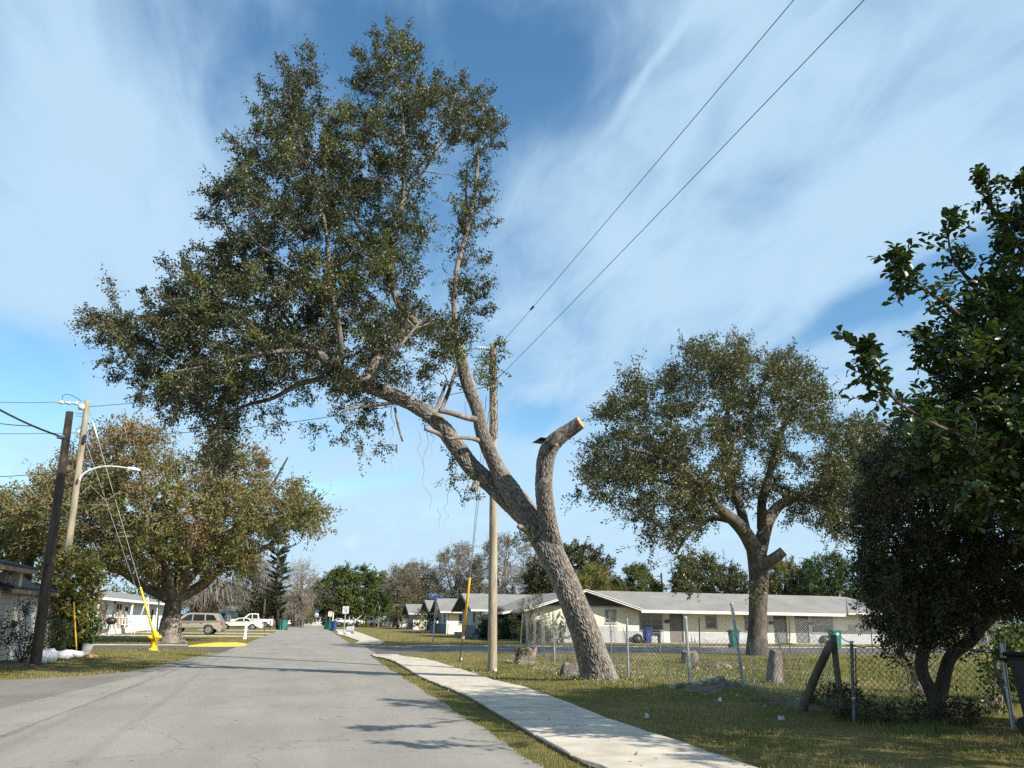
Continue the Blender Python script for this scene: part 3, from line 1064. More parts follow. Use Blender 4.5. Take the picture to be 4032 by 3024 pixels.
def make_branches(limbs, clumps, seed, rmax=.05, rk=.011, sag=.0):
    r = np.random.RandomState(seed)
    nodes, nr = [], []
    for pts, rr in limbs:
        pts = np.asarray(pts, float); rr = np.asarray(rr, float)
        for i in range(len(pts) - 1):
            m = max(1, int(np.linalg.norm(pts[i + 1] - pts[i]) / .45))
            for k in range(m):
                t = (k + .5) / m
                nodes.append(pts[i] * (1 - t) + pts[i + 1] * t); nr.append(rr[i] * (1 - t) + rr[i + 1] * t)
    lo = min(p[2] for p in nodes)
    use = [i for i in range(len(nodes)) if nodes[i][2] > lo + (max(p[2] for p in nodes) - lo) * .18]
    nodes = [nodes[i] for i in use]; nr = [nr[i] for i in use]
    A = np.zeros((len(nodes) + 4 * len(clumps), 3)); Rr = np.zeros(len(A))
    A[:len(nodes)] = nodes; Rr[:len(nodes)] = nr
    cnt = len(nodes)
    base = A[:cnt].copy()
    order = np.argsort([((base - c) ** 2).sum(1).min() for c in clumps])
    tubes = []
    for ci in order:
        c = clumps[ci]
        v = c - A[:cnt]
        d = np.sqrt((v ** 2).sum(1))
        cost = d * (1 + .5 * np.clip(-v[:, 2] / (d + 1e-6), 0, 1)) + .10 / (Rr[:cnt] + .02) * .05
        i = int(cost.argmin())
        p0, L = A[i], d[i]
        r0 = min(Rr[i] * .7, rmax, rk * (1 + L))
        j = r.normal(size=(2, 3)) * L * .09
        p1 = p0 + (c - p0) * .36 + j[0] + (0, 0, L * .05)
        p2 = p0 + (c - p0) * .70 + j[1] + (0, 0, L * .05 - sag * L)
        pts = np.array([p0, p1, p2, c])
        rr = np.array([r0, r0 * .78, r0 * .55, r0 * .34])
        tubes.append((pts, rr))
        A[cnt:cnt + 3] = pts[1:]; Rr[cnt:cnt + 3] = rr[1:]
        cnt += 3
    return tubes


def twig_prisms(a, b, r0, r1):
    n = len(a)
    D = unit(b - a)
    S = unit(np.cross(D, np.array([.3, .5, .81])))
    T = np.cross(D, S)
    V = []
    for base, rr in ((a, r0), (b, r1)):
        for k in range(3):
            an = k * 2.0944
            V.append(base + rr * (math.cos(an) * S + math.sin(an) * T))
    V = np.concatenate(V)
    i = np.arange(n)
    F = np.concatenate([np.stack([i + k * n, i + ((k + 1) % 3) * n, i + (3 + (k + 1) % 3) * n, i + (3 + k) * n], -1) for k in range(3)])
    return V, F


def foliage(clumps, crad, nleaf, L, Wd, seed, twigs=9, centre=None, up=.25, droop=0.0, tw_r=.006, longk=.15, mats=1, matfun=None, jit=1.0, out=.8, spread=.35):
    """leafy twigs bursting from each clump; returns leaf V,F,midx and twig V,F"""
    r = np.random.RandomState(seed)
    M_ = len(clumps)
    crad = np.broadcast_to(crad, (M_,))
    cen = np.mean(clumps, 0) if centre is None else np.asarray(centre)
    o = unit(clumps - cen)
    n = M_ * twigs
    ci = np.repeat(np.arange(M_), twigs)
    d = unit(r.normal(size=(n, 3)) + o[ci] * out + np.array([0, 0, up]))
    ln = crad[ci] * r.uniform(.55, 1.25, n)
    lg = r.rand(n) < longk
    ln[lg] *= 1.6
    a = clumps[ci] + r.normal(size=(n, 3)) * (crad[ci] * spread)[:, None] * .6
    b = a + d * ln[:, None]
    b[:, 2] -= droop * ln * r.rand(n)
    per = max(1, nleaf // twigs)
    ti = np.repeat(np.arange(n), per)
    kp = np.clip((crad / np.median(crad)) ** 2.4, 0, 1)[ci]
    ti = ti[r.rand(len(ti)) < kp[ti]]
    t = r.rand(len(ti)) ** .8
    pb = a[ti] + (b - a)[ti] * t[:, None] + r.normal(size=(len(ti), 3)) * (crad[ci][ti] * .11 * jit)[:, None]
    D = unit((b - a)[ti]) * .55 + r.normal(size=(len(ti), 3)) * .75
    D[:, 2] -= droop * .6
    N = r.normal(size=(len(ti), 3)) * .8 + np.array([0, 0, .75])
    sz = r.uniform(.65, 1.2, len(ti))
    V, F = leaf_arrays(pb, D, N, L * sz, Wd * sz)
    mi = None
    if matfun is not None:
        m = matfun(clumps, r)[ci][ti]
        mi = np.concatenate([m, m])
    TV, TF = twig_prisms(a, b, tw_r, tw_r * .45)
    return V, F, mi, TV, TF


def bark_tube(pts, rr, around, step, seed, depth=.02, cell=(.055, .16), flare=0.0, flat=None):
    """tube with ridged bark carved into the mesh"""
    pts = np.asarray(pts, float)
    seg = np.linalg.norm(np.diff(pts, axis=0), axis=1)
    s = np.concatenate([[0], np.cumsum(seg)])
    m = max(3, int(s[-1] / step))
    si = np.linspace(0, s[-1], m)
    p = np.stack([np.interp(si, s, pts[:, k]) for k in range(3)], -1)
    q = np.interp(si, s, rr)
    R_ = tube_rings(p, np.ones(m), around)
    nrm = R_ - p[:, None]
    ang = np.arange(around) / around
    rm = float(np.mean(rr))
    nu = max(6, int(round(2 * math.pi * rm / cell[0])))
    U_, Vv = np.meshgrid(ang * nu, si / cell[1])
    rs = np.random.RandomState(seed)
    wob = .5 * np.sin(Vv * 1.3 + np.sin(U_ * .7) * 2) + .25 * np.sin(Vv * 3.1 + U_ * 1.9)
    u = U_ + wob
    v = Vv + .3 * np.sin(U_ * 2.3 + Vv * .8)
    nv = int(si[-1] / cell[1]) + 8
    fx, fy = rs.rand(nu, nv), rs.rand(nu, nv)
    iu, iv = np.floor(u).astype(int), np.floor(v).astype(int)
    d1 = np.full(u.shape, 9.0); d2 = np.full(u.shape, 9.0)
    for a in (-1, 0, 1):
        for b in (-1, 0, 1):
            cu, cv = (iu + a), (iv + b)
            x = cu + fx[cu % nu, cv % nv] - u
            y = (cv + fy[cu % nu, cv % nv] - v) * .9
            d = np.hypot(x, y)
            d2 = np.minimum(np.maximum(d1, d), d2)
            d1 = np.minimum(d1, d)
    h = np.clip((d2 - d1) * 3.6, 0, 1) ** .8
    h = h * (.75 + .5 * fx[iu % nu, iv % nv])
    lump = np.zeros_like(h)
    for k in range(6):
        lump += np.sin(2 * math.pi * (rs.randint(1, 5) * ang[None, :]) + si[:, None] * rs.uniform(.8, 3.5) + rs.rand() * 6) * .018
    scale = q / rm
    rr2 = q[:, None] * (1 + lump) + (h - .55) * depth * np.clip(scale, .4, 1.2)[:, None]
    if flare:
        fl = np.exp(-si / .28)[:, None] * flare
        rr2 = rr2 + fl * (1 + .45 * np.sin(2 * math.pi * 5 * ang + 1.0) + .25 * np.sin(2 * math.pi * 9 * ang))[None, :]
    V = p[:, None] + nrm * rr2[..., None]
    V = V.reshape(-1, 3)
    j = np.arange(around); k = (j + 1) % around
    i = np.arange(m - 1)[:, None] * around
    F = np.stack([i + j, i + k, i + around + k, i + around + j], -1).reshape(-1, 4)
    return V, F, p[-1], p[-1] - p[-2], (m - 1) * around, h.ravel()


def join_arrays(parts):
    V, F, b = [], [], 0
    for v, f in parts:
        V.append(v); F.append(np.asarray(f) + b); b += len(v)
    return np.concatenate(V), np.concatenate(F)


def tree(name, label, base, limbs, clumps, crad, nleaf, L, Wd, leaf, bark, twigm=None, seed=1, twigs=9, group=None, cat='tree', up=.25, droop=0.0,
         matfun=None, rmax=.05, rk=.011, tw_r=.006, sides=7, longk=.15, jit=1.0, out=.8, bare=False, crown='crown', trunk='trunk', smoothlimbs=4, fine=None):
    root = thing(name, label, cat, base, 0, group)
    base = np.asarray(base, float)
    if fine is None:
        tubes = []
        for pts, rr in limbs:
            sp = spline(np.column_stack([np.asarray(pts, float), np.asarray(rr, float)]), smoothlimbs)
            tubes.append((sp[:, :3], np.maximum(sp[:, 3], .004)))
        V, F = multi_tubes(tubes, sides)
        np_mesh(trunk, V - base, [F], bark, root, True)
    else:
        fine(root, base)
    br = make_branches(limbs, clumps, seed + 3, rmax, rk)
    BV, BF = multi_tubes(br, 4)
    V, F, mi, TV, TF = foliage(clumps, crad, nleaf, L, Wd, seed, twigs, None, up, droop, tw_r, longk, 1, matfun, jit, out)
    BV, BF = join_arrays([(BV, BF), (TV, TF)])
    o = np_mesh('branches', BV - base, [BF], twigm or m_twig, root)
    if not bare:
        o = np_mesh(crown, V - base, [F], leaf, root, False, mi)
    return root


litter()


# ---- the leaning live oak
def px_limb(rows, Y0):
    """rows of (px, py, width px, dY): traced stem at its own distance"""
    pts, rr = [], []
    for x, y, w, dY in rows:
        p = at(x, y, Y0 + dY)
        pts.append(p)
        rr.append(w * .5 * np.linalg.norm(p - np.array([0, 0, EYE])) / FPX / math.hypot(1, (y - PH / 2) / FPX) ** 1.0)
    return np.array(pts), np.array(rr)


HY = 18.75
trunk_px = [(2366, 2706, 132, 0), (2353, 2640, 128, 0), (2330, 2570, 122, 0), (2308, 2500, 118, -.05), (2272, 2410, 112, -.1), (2240, 2330, 106, -.15), (2205, 2250, 102, -.2),
            (2165, 2170, 104, -.2), (2125, 2095, 104, -.1), (2085, 2035, 92, 0), (2035, 1965, 86, .05), (1985, 1895, 74, .1), (1948, 1822, 62, .15), (1902, 1715, 58, .2), (1880, 1612, 53, .25), (1842, 1517, 50, .35), (1822, 1440, 48, .4), (1815, 1392, 44, .42)]
limbA_px = [(2130, 2110, 66, .12), (2075, 2050, 70, .25), (2010, 1985, 70, .4), (1940, 1912, 68, .5), (1850, 1832, 70, .55), (1782, 1738, 66, .4), (1723, 1660, 60, .2), (1628, 1594, 56, 0), (1544, 1556, 54, -.3), (1436, 1515, 52, -.6), (1331, 1452, 44, -.9), (1249, 1391, 36, -1.1), (1180, 1340, 28, -1.2), (1040, 1290, 22, -1.0), (880, 1250, 17, -.5), (700, 1230, 12, .1), (560, 1250, 8, .6)]
stub_px = [(2185, 2150, 66, -.25), (2165, 2090, 72, -.4), (2150, 2010, 72, -.55), (2141, 1930, 68, -.7), (2143, 1860, 67, -.8), (2152, 1800, 70, -.9), (2172, 1752, 68, -1.0), (2212, 1714, 60, -1.15), (2250, 1688, 55, -1.28), (2286, 1663, 52, -1.44)]
limbs_hero = [(p_, r_ * .93) for p_, r_ in (px_limb(trunk_px, HY), px_limb(limbA_px, HY), px_limb(stub_px, HY))]
minor_px = [
    [(1815, 1400, 26, .45), (1800, 1330, 22, .5), (1788, 1230, 21, .5), (1792, 1130, 20, .6), (1800, 1050, 19, .7), (1846, 880, 18, .8), (1872, 735, 16, .9), (1880, 640, 12, 1.0), (1885, 500, 8, 1.1)],
    [(1846, 880, 12, .8), (1835, 760, 9, 1.2), (1840, 640, 6, 1.4)],
    [(1440, 1517, 34, -.6), (1470, 1440, 34, -.2), (1540, 1340, 34, .3), (1610, 1300, 34, .5), (1640, 1286, 30, .5), (1610, 1240, 30, .4), (1561, 1180, 28, .2), (1537, 1060, 26, 0), (1553, 900, 24, -.2), (1590, 775, 21, -.3), (1586, 615, 16, -.3), (1584, 460, 12, -.2), (1553, 325, 8, 0), (1540, 180, 5, 0)],
    [(1331, 1452, 30, -.9), (1345, 1395, 26, -1.2), (1330, 1270, 22, -1.5), (1300, 1120, 18, -1.7), (1290, 960, 15, -1.6), (1260, 800, 12, -1.4), (1200, 620, 9, -1.2), (1150, 450, 6, -1.0)],
    [(1300, 1485, 24, -.8), (1180, 1512, 20, -.4), (1076, 1567, 16, 0), (960, 1600, 12, .5), (880, 1660, 8, .8)],
    [(1249, 1391, 22, -1.1), (1130, 1380, 18, -1.6), (980, 1400, 15, -2.0), (820, 1440, 11, -2.2), (650, 1470, 7, -2.2)],
    [(1537, 1060, 18, 0), (1440, 930, 15, .6), (1330, 760, 11, 1.0), (1230, 600, 8, 1.3), (1130, 380, 5, 1.4)],
    [(1590, 775, 14, -.3), (1690, 640, 11, -.6), (1760, 480, 8, -.8), (1800, 350, 5, -.9)],
    [(1300, 1120, 12, -1.7), (1130, 1050, 10, -1.9), (950, 900, 7, -1.8)],
    [(1180, 1340, 16, -1.2), (1080, 1180, 13, -.2), (960, 1030, 10, .5), (880, 860, 7, .8)],
    [(1720, 1650, 18, .2), (1760, 1560, 16, .8), (1800, 1440, 13, 1.2), (1830, 1330, 9, 1.4)],
    [(1440, 1520, 20, -.6), (1480, 1470, 16, -1.2), (1560, 1380, 13, -1.8), (1660, 1260, 10, -2.0)],
    [(1594, 1580, 18, 0), (1480, 1595, 15, -.5), (1370, 1610, 10, -.9), (1350, 1625, 6, -1.0)],
]
limbs_minor = [px_limb(r, HY) for r in minor_px]
stumps_px = [
    [(1893, 1655, 28, .22), (1830, 1642, 24, .0), (1770, 1624, 22, -.15), (1728, 1616, 20, -.2)],
    [(1893, 1738, 20, .2), (1862, 1727, 17, -.05), (1810, 1724, 14, -.2), (1762, 1728, 10, -.25)],
    [(1752, 1722, 22, .3), (1718, 1704, 18, .15), (1672, 1688, 15, .05)],
    [(1555, 1605, 10, 0), (1566, 1670, 9, -.05), (1585, 1738, 8, -.05)],
    [(1700, 1640, 16, .3), (1730, 1580, 14, .6), (1752, 1520, 11, .8)],
    [(2080, 2095, 26, -.1), (2052, 2078, 22, -.35), (2040, 2072, 18, -.4)],
    [(1875, 1905, 30, .35), (1868, 1920, 26, .2), (1862, 1930, 20, .12)],
    [(2172, 1752, 36, -1.25), (2192, 1722, 34, -1.35), (2200, 1708, 28, -1.38)],
]
hero_poly = [(340, 1265), (400, 1230), (420, 1110), (470, 1150), (520, 1200), (600, 1200), (650, 1060), (720, 1010), (780, 980), (890, 950), (900, 900), (810, 860), (790, 800), (830, 720), (880, 700), (930, 630),
             (890, 560), (920, 500), (1000, 470), (1010, 380), (1060, 330), (1130, 300), (1110, 250), (1190, 190), (1280, 240), (1300, 310), (1370, 310), (1390, 220), (1470, 160), (1540, 120), (1610, 130), (1650, 210), (1640, 280),
             (1730, 310), (1800, 330), (1880, 310), (1920, 370), (1985, 480), (1955, 640), (1915, 740), (1905, 860), (1885, 960), (1915, 1080), (1905, 1220), (1905, 1330), (1850, 1370), (1800, 1440), (1720, 1490), (1620, 1500), (1540, 1530), (1500, 1600), (1450, 1700), (1400, 1690),
             (1380, 1600), (1290, 1560), (1240, 1620), (1190, 1600), (1170, 1540), (1060, 1560), (960, 1590), (940, 1700), (900, 1780), (820, 1770), (800, 1680), (720, 1640), (600, 1600), (520, 1530), (480, 1440), (420, 1360), (390, 1310)]
hero_holes = [(1720, 780, 85, 150), (1725, 1010, 75, 110), (1745, 1200, 50, 70), (1690, 480, 30, 60), (1500, 800, 30, 45), (1230, 880, 35, 30), (1400, 620, 30, 40), (1000, 1180, 35, 25), (1640, 1400, 60, 40), (1280, 1000, 25, 45), (1060, 740, 30, 35), (1735, 600, 40, 55), (1480, 590, 45, 40), (735, 1330, 35, 25), (700, 1390, 20, 20), (1160, 1220, 30, 45), (1240, 1490, 45, 40), (1330, 380, 35, 40), (1700, 960, 50, 70), (1745, 1080, 35, 60), (1120, 1000, 35, 30), (1560, 1420, 50, 35), (1390, 1290, 35, 40), (1660, 1120, 30, 40)]
hc = poly_clumps(hero_poly, HY, 2.5, 1000, 41, hero_holes, .21, 150, inset=52)
q_ = hc - np.array([0, 0, EYE])
sx_, sy_ = PW / 2 + FPX * (q_ @ _R) / (q_ @ _f), PH / 2 - FPX * (q_ @ _U) / (q_ @ _f)
hc = hc[~((sx_ > 1770) & (sy_ > 560) & (sy_ < 1340) & (np.random.RandomState(3).rand(len(hc)) < .45))]
hc = hc[np.sin(hc[:, 0] * 2.3 + 1.2 * np.sin(hc[:, 2] * 1.9)) * np.cos(hc[:, 2] * 2.1 + hc[:, 1] * 1.3) > -.72]
# sparse trailing pieces off the main mass
extra = [(330, 1262, .5), (1360, 1720, -.6), (1430, 1750, -.6), (1480, 1680, -.4), (900, 1830, .6), (860, 1800, .4), (1950, 1350, .6), (1905, 1420, .7), (1880, 1480, .6), (1100, 1600, .1), (1030, 1620, .2), (1085, 1660, .1), (1680, 1560, .4), (1790, 1500, .7), (1800, 1880, .35), (1840, 1940, .2), (2060, 2110, -.4), (1780, 1800, .6), (1250, 1680, -.3), (1500, 1760, -.2)]
extra += [(820, 1640, .5), (860, 1690, .4), (900, 1730, .5), (850, 1745, .6), (885, 1640, .2), (925, 1680, .5), (910, 1770, .6), (790, 1600, .2), (850, 1600, 0), (930, 1620, -.2), (700, 1590, -.5), (640, 1570, 0), (1200, 1560, -.3), (1330, 1610, -.6), (1390, 1660, -.6)]
hx = np.array([at(x, y, HY + d) for x, y, d in extra])


spur_px = [(1540, 62, 1540, 190), (1612, 90, 1590, 200), (1215, 160, 1230, 260), (1095, 215, 1130, 300), (1015, 310, 1060, 380), (1000, 430, 1080, 470), (870, 535, 950, 580), (930, 650, 990, 690), (785, 745, 880, 780), (785, 850, 880, 880), (640, 1005, 680, 1080), (435, 1085, 460, 1190),
           (325, 1262, 420, 1290), (350, 1330, 440, 1350), (2000, 485, 1930, 500), (1940, 345, 1890, 400), (1715, 270, 1720, 350), (1985, 560, 1930, 580), (1935, 790, 1890, 800), (1960, 870, 1890, 890), (1940, 1110, 1890, 1130), (1930, 1020, 1880, 1030), (1945, 1210, 1890, 1220), (760, 960, 850, 1000), (1000, 500, 1060, 540), (1385, 180, 1420, 240), (560, 1130, 600, 1200), (395, 1410, 470, 1420), (430, 1480, 510, 1480), (520, 1560, 580, 1560), (660, 1660, 710, 1620), (1130, 270, 1160, 330), (1820, 290, 1820, 350), (330, 1215, 410, 1260), (1470, 110, 1490, 190), (1660, 170, 1640, 250)]
spurs = []
for x0_, y0_, x1_, y1_ in spur_px:
    d_ = random.uniform(-1.2, 1.2)
    for k_ in range(5):
        spurs.append(at(x1_ + (x0_ - x1_) * (k_ + .2) / 5 + random.uniform(-6, 6), y1_ + (y0_ - y1_) * (k_ + .2) / 5 + random.uniform(-6, 6), HY + d_))
spurs = np.array(spurs)
hx = np.vstack([hx, spurs])
hx_rad = np.concatenate([np.full(len(extra), .34), np.full(len(spurs), .19)])
hx_n = len(hx)


def hero_fine(root, base):
    parts = []
    hs_ = []
    out_cut = None
    for k, (pts, rr) in enumerate(limbs_hero):
        sp = spline(np.column_stack([pts, rr]), 5)
        ar = 250 if k == 0 else 160
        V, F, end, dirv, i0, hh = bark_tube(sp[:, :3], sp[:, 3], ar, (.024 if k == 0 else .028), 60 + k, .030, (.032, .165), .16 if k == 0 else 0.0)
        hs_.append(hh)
        if k == 0:
            # broken top
            parts.append((np.vstack([V, end - dirv]), np.array([[i0 + j, i0 + (j + 1) % ar, len(V), len(V)] for j in range(ar)])[:, [0, 1, 2]]))
            parts.append((V, F))
        elif k == 2:
            ring = V[i0:i0 + ar]
            out_cut = (ring, unit(dirv))
            parts.append((V, F))
        else:
            parts.append((V, F))
    quads = [p for p in parts if p[1].shape[1] == 4]
    tris = [p for p in parts if p[1].shape[1] == 3]
    V, F = join_arrays(quads)
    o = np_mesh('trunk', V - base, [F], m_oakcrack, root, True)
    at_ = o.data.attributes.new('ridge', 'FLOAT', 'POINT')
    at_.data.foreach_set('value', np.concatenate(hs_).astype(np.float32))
    tubes = []
    for pts, rr in limbs_minor:
        sp = spline(np.column_stack([pts, rr]), 4)
        tubes.append((sp[:, :3], np.maximum(sp[:, 3], .006)))
    V, F = multi_tubes(tubes, 9)
    np_mesh('limbs', V - base, [F], m_oakbark, root, True)
    for row in stumps_px:
        pts, rr = px_limb(row, HY)
        sp = spline(np.column_stack([pts, rr]), 4)
        mb = MB()
        mb.tube(sp[:, :3], sp[:, 3], 9)
        mb.build('cut_branch', m_oakbark, root, True, base)
    ring, dv = out_cut
    c = ring.mean(0)
    n = len(ring)
    rim = c + (ring - c) * .97 + dv * .012
    mb = MB()
    mb.add(list(ring) + list(rim) + [c + dv * .02], [(j, (j + 1) % n, n + (j + 1) % n, n + j) for j in range(n)] + [(n + j, n + (j + 1) % n, 2 * n) for j in range(n)])
    setp(mb.build('cut_face', m_cut, root, False, base), 'freshly sawn orange face of the cut limb')
    e = at(2193, 1750, HY - 1.0 - .42)
    mb = MB()
    mb.lathe([(0.001, 0), (.035, 0), (.035, .03), (.001, .032)], (0, 0, 0), 10, 'y')
    k = mb.build('knot_cut', m_cutold, root)
    k.location = tuple(e - base)


hero = tree('leaning_oak', 'huge live oak leaning over the road with a sawn-off limb and broken bark trunk', P(2362, 2692), limbs_hero + limbs_minor, np.vstack([hc, hx]), np.concatenate([np.full(len(hc), .38), hx_rad]), 270, .078, .039,
            [lm_hero, lm_heroy], m_oakbark, m_twig, 51, 9, None, 'tree', .2, .12, matfun=lambda c, r: (r.rand(len(c)) < .10).astype(int), rmax=.05, rk=.010, tw_r=.0045, longk=.22, fine=hero_fine)


def hanging_vines():
    r = np.random.RandomState(8)
    root = hero
    tubes = []
    for x, y0, y1, d, w in [(1680, 1700, 2005, .1, 3), (1755, 1930, 2080, .3, 2), (1730, 2000, 2085, .3, 2), (1655, 1700, 1830, .1, 2), (1700, 1690, 1800, .2, 2), (1545, 1680, 1840, -.1, 2), (1540, 1600, 1700, -.3, 3), (1090, 1590, 1665, 0, 2), (965, 1590, 1660, .2, 3), (950, 1560, 1640, .2, 3), (1830, 1560, 1660, .6, 2), (1560, 1010, 1240, -.5, 4), (1530, 1050, 1260, -.6, 4), (1500, 1040, 1230, -.7, 3), (1585, 1060, 1270, -.6, 3), (1450, 1060, 1280, -.9, 3), (1480, 1100, 1220, -1.0, 3)]:
        n = 7
        pts = np.array([at(x + r.normal(0, 7), y0 + (y1 - y0) * k / (n - 1), HY + d) for k in range(n)])
        rr = np.linspace(w, w * .5, n) * .5 * HY / FPX
        tubes.append((spline(pts, 3), np.interp(np.linspace(0, 1, (n - 1) * 3 + 1), np.linspace(0, 1, n), rr)))
    V, F = multi_tubes(tubes, 4)
    o = np_mesh('hanging_vines', V - np.array(root.location), [F], m_twig, root)
    # rust coloured epiphyte high in the crown
    r2 = np.random.RandomState(5)
    c = at(1578, 632, HY - .6)
    n = 220
    D = unit(r2.normal(size=(n, 3)) + np.array([0, 0, .4]))
    V, F = leaf_arrays(c + r2.normal(size=(n, 3)) * .05, D, r2.normal(size=(n, 3)), .16 * (.5 + r2.rand(n)), .016)
    setp(np_mesh('rust_tuft', V - np.array(root.location), [F], lm_redb, root), 'rust red tuft of dead leaves high in the crown')


hanging_vines()


# ---- left oak with turning leaves
def fork_limbs(base, h, r0, spec, seed, lean=(0, 0)):
    """spec: [(azimuth deg, reach, rise, start height, radius)]"""
    r = random.Random(seed)
    b = np.array(base, float)
    out = [(np.array([b + (0, 0, -.2), b + (lean[0] * .4, lean[1] * .4, h * .5), b + (lean[0], lean[1], h)]), np.array([r0 * 1.25, r0, r0 * .85]))]
    for az, reach, rise, st, rr in spec:
        a = rad(az)
        d = np.array([math.cos(a), math.sin(a), 0])
        p0 = b + np.array([lean[0] * st / h, lean[1] * st / h, st])
        pts = [p0]
        rads = [rr]
        for k in range(1, 6):
            t = k / 5
            pts.append(p0 + d * reach * t ** .9 + np.array([r.uniform(-1, 1), r.uniform(-1, 1), 0]) * reach * .06 + np.array([0, 0, rise * (t ** 1.0)]) + np.array([0, 0, r.uniform(-.3, .3)]))
            rads.append(rr * (1 - .82 * t))
        out.append((np.array(pts), np.array(rads)))
    return out


b2 = np.array(P(662, 2530))
Y2 = float(b2[1])
limbs2 = fork_limbs(b2, 2.2, .52, [(175, 8.5, 3.6, 2.2, .30), (150, 7, 7.0, 2.3, .30), (110, 5, 8.5, 2.5, .30), (60, 5, 8.5, 2.5, .30), (25, 6, 6.2, 2.3, .30), (5, 7.2, 5.0, 2.2, .28), (-60, 5, 7.5, 2.5, .26), (-120, 5, 7.5, 2.4, .26), (-20, 6, 8, 2.5, .26), (200, 6, 6.5, 2.4, .24)], 5)
poly2 = [(75, 2120), (90, 1960), (180, 1860), (230, 1800), (340, 1770), (400, 1690), (470, 1670), (540, 1660), (600, 1690), (640, 1730), (740, 1720), (800, 1760), (880, 1750), (960, 1730), (1020, 1760), (1080, 1830), (1090, 1890), (1150, 1860), (1220, 1910), (1280, 1990), (1285, 2090), (1260, 2170), (1200, 2120),
         (1100, 2130), (1030, 2140), (1000, 2230), (930, 2290), (820, 2270), (700, 2280), (560, 2280), (400, 2250), (230, 2230), (120, 2200)]
holes2 = [(1092, 1880, 42, 90), (1075, 2000, 30, 40), (520, 1900, 30, 25), (860, 1870, 35, 25), (300, 1950, 30, 25), (930, 2010, 25, 25), (740, 1800, 60, 35), (1040, 2150, 60, 25), (1180, 2150, 60, 20), (620, 1960, 22, 22)]
c2 = poly_clumps(poly2, Y2, 6.5, 470, 42, holes2, .60, 160, inset=30)


def mat2(c, r):
    z = (c[:, 2] - 6.4) / 5.5 + r.normal(0, .32, len(c)) + .25 * np.sin(c[:, 0] * .9) 
    return (r.rand(len(c)) < np.clip(z, .05, .80)).astype(int)


tree('spreading_oak', 'spreading oak with rusty brown crown standing between hydrant and tan SUV', b2, limbs2, c2, .95, 200, .20, .10, [lm_olive, lm_brown], m_bark2, m_twig, 52, 9, None, 'tree', .15, .05, matfun=mat2, rmax=.11, rk=.02, tw_r=.016, longk=.3, smoothlimbs=4, sides=10)
# flared root collar of that oak
mbr = MB()
rings = []
for z, k in ((-.1, 1.75), (.1, 1.45), (.35, 1.2), (.8, 1.05), (1.3, .96)):
    rings.append([(b2[0] + .56 * k * math.cos(a) * (1 + .16 * (k - 1) * math.sin(a * 5) * 2), b2[1] + .56 * k * math.sin(a) * (1 + .16 * (k - 1) * math.sin(a * 4) * 2), z) for a in np.arange(28) * 2 * math.pi / 28])
mbr.rings(rings)
mbr.build('root_flare', m_oakbark, bpy.data.objects['spreading_oak'], True, b2)

# ---- right oak behind the fence
b3 = np.array(P(2985, 2580))
Y3 = float(b3[1])
l3px = [
    [(2985, 2594, 112, 0), (2982, 2540, 92, 0), (2984, 2450, 78, 0), (2985, 2380, 78, 0), (2988, 2300, 82, 0), (2985, 2220, 86, 0), (2975, 2150, 84, 0)],
    [(2975, 2170, 72, 0), (2935, 2100, 62, -.3), (2890, 2050, 54, -.8), (2830, 2000, 44, -1.5), (2780, 1930, 36, -2.0), (2690, 1850, 28, -2.5), (2600, 1800, 20, -3.0), (2450, 1760, 12, -3.2)],
    [(2990, 2170, 66, 0), (3010, 2090, 58, .4), (3030, 2040, 52, .6), (3075, 1985, 42, 1.2), (3150, 1960, 32, 1.8), (3250, 2000, 22, 2.4), (3350, 2040, 14, 2.8)],
    [(2940, 2105, 44, 0), (2915, 2000, 40, .6), (2880, 1900, 36, .8), (2855, 1800, 32, 1.0), (2850, 1700, 26, 1.0), (2870, 1600, 20, 1.0), (2890, 1480, 12, 1.0)],
    [(3000, 2080, 44, .3), (3000, 1980, 38, -.5), (3020, 1900, 33, -1.0), (3050, 1800, 27, -1.2), (3070, 1720, 22, -1.2), (3130, 1600, 14, -1.4)],
    [(2890, 2050, 34, -.8), (2800, 2040, 26, -.2), (2720, 2090, 19, .2), (2660, 2180, 12, .5)],
    [(2855, 1800, 22, 1.0), (2960, 1620, 16, 2.0), (3010, 1500, 10, 2.5)],
    [(2780, 1930, 24, -2.0), (2640, 1900, 18, -1.0), (2500, 1880, 13, -.4), (2380, 1900, 8, .2)],
    [(2985, 2240, 60, -.2), (3030, 2210, 50, -.7), (3060, 2190, 46, -1.0), (3085, 2170, 42, -1.2)],
]
limbs3 = [(p_, r_ * .88) for p_, r_ in (px_limb(r, Y3) for r in l3px)]
poly3 = [(2255, 1960), (2250, 1880), (2290, 1800), (2310, 1740), (2370, 1680), (2360, 1600), (2420, 1530), (2440, 1450), (2520, 1430), (2590, 1470), (2640, 1420), (2650, 1350), (2740, 1320), (2830, 1290), (2960, 1300), (2980, 1380), (3060, 1350), (3160, 1370), (3230, 1430), (3260, 1510), (3320, 1540), (3310, 1600), (3400, 1620), (3480, 1650), (3540, 1760), (3540, 1980), (3460, 2060), (3330, 2130), (3230, 2130), (3180, 2050),
         (3080, 2060), (3000, 2000), (2940, 1980), (2860, 2010), (2800, 2060), (2740, 2150), (2620, 2160), (2540, 2170), (2540, 2100), (2420, 2000), (2330, 1990)]
holes3 = [(2800, 1620, 70, 45), (2790, 1790, 50, 60), (3130, 1740, 60, 60), (2690, 1660, 45, 25), (2960, 1830, 45, 70), (2610, 1570, 50, 25), (3050, 1960, 40, 40), (2840, 1900, 30, 40), (2500, 1620, 40, 25), (3190, 1880, 40, 40), (2600, 1900, 25, 20), (2720, 1560, 30, 20), (2990, 1630, 40, 30), (3080, 1840, 40, 40)]
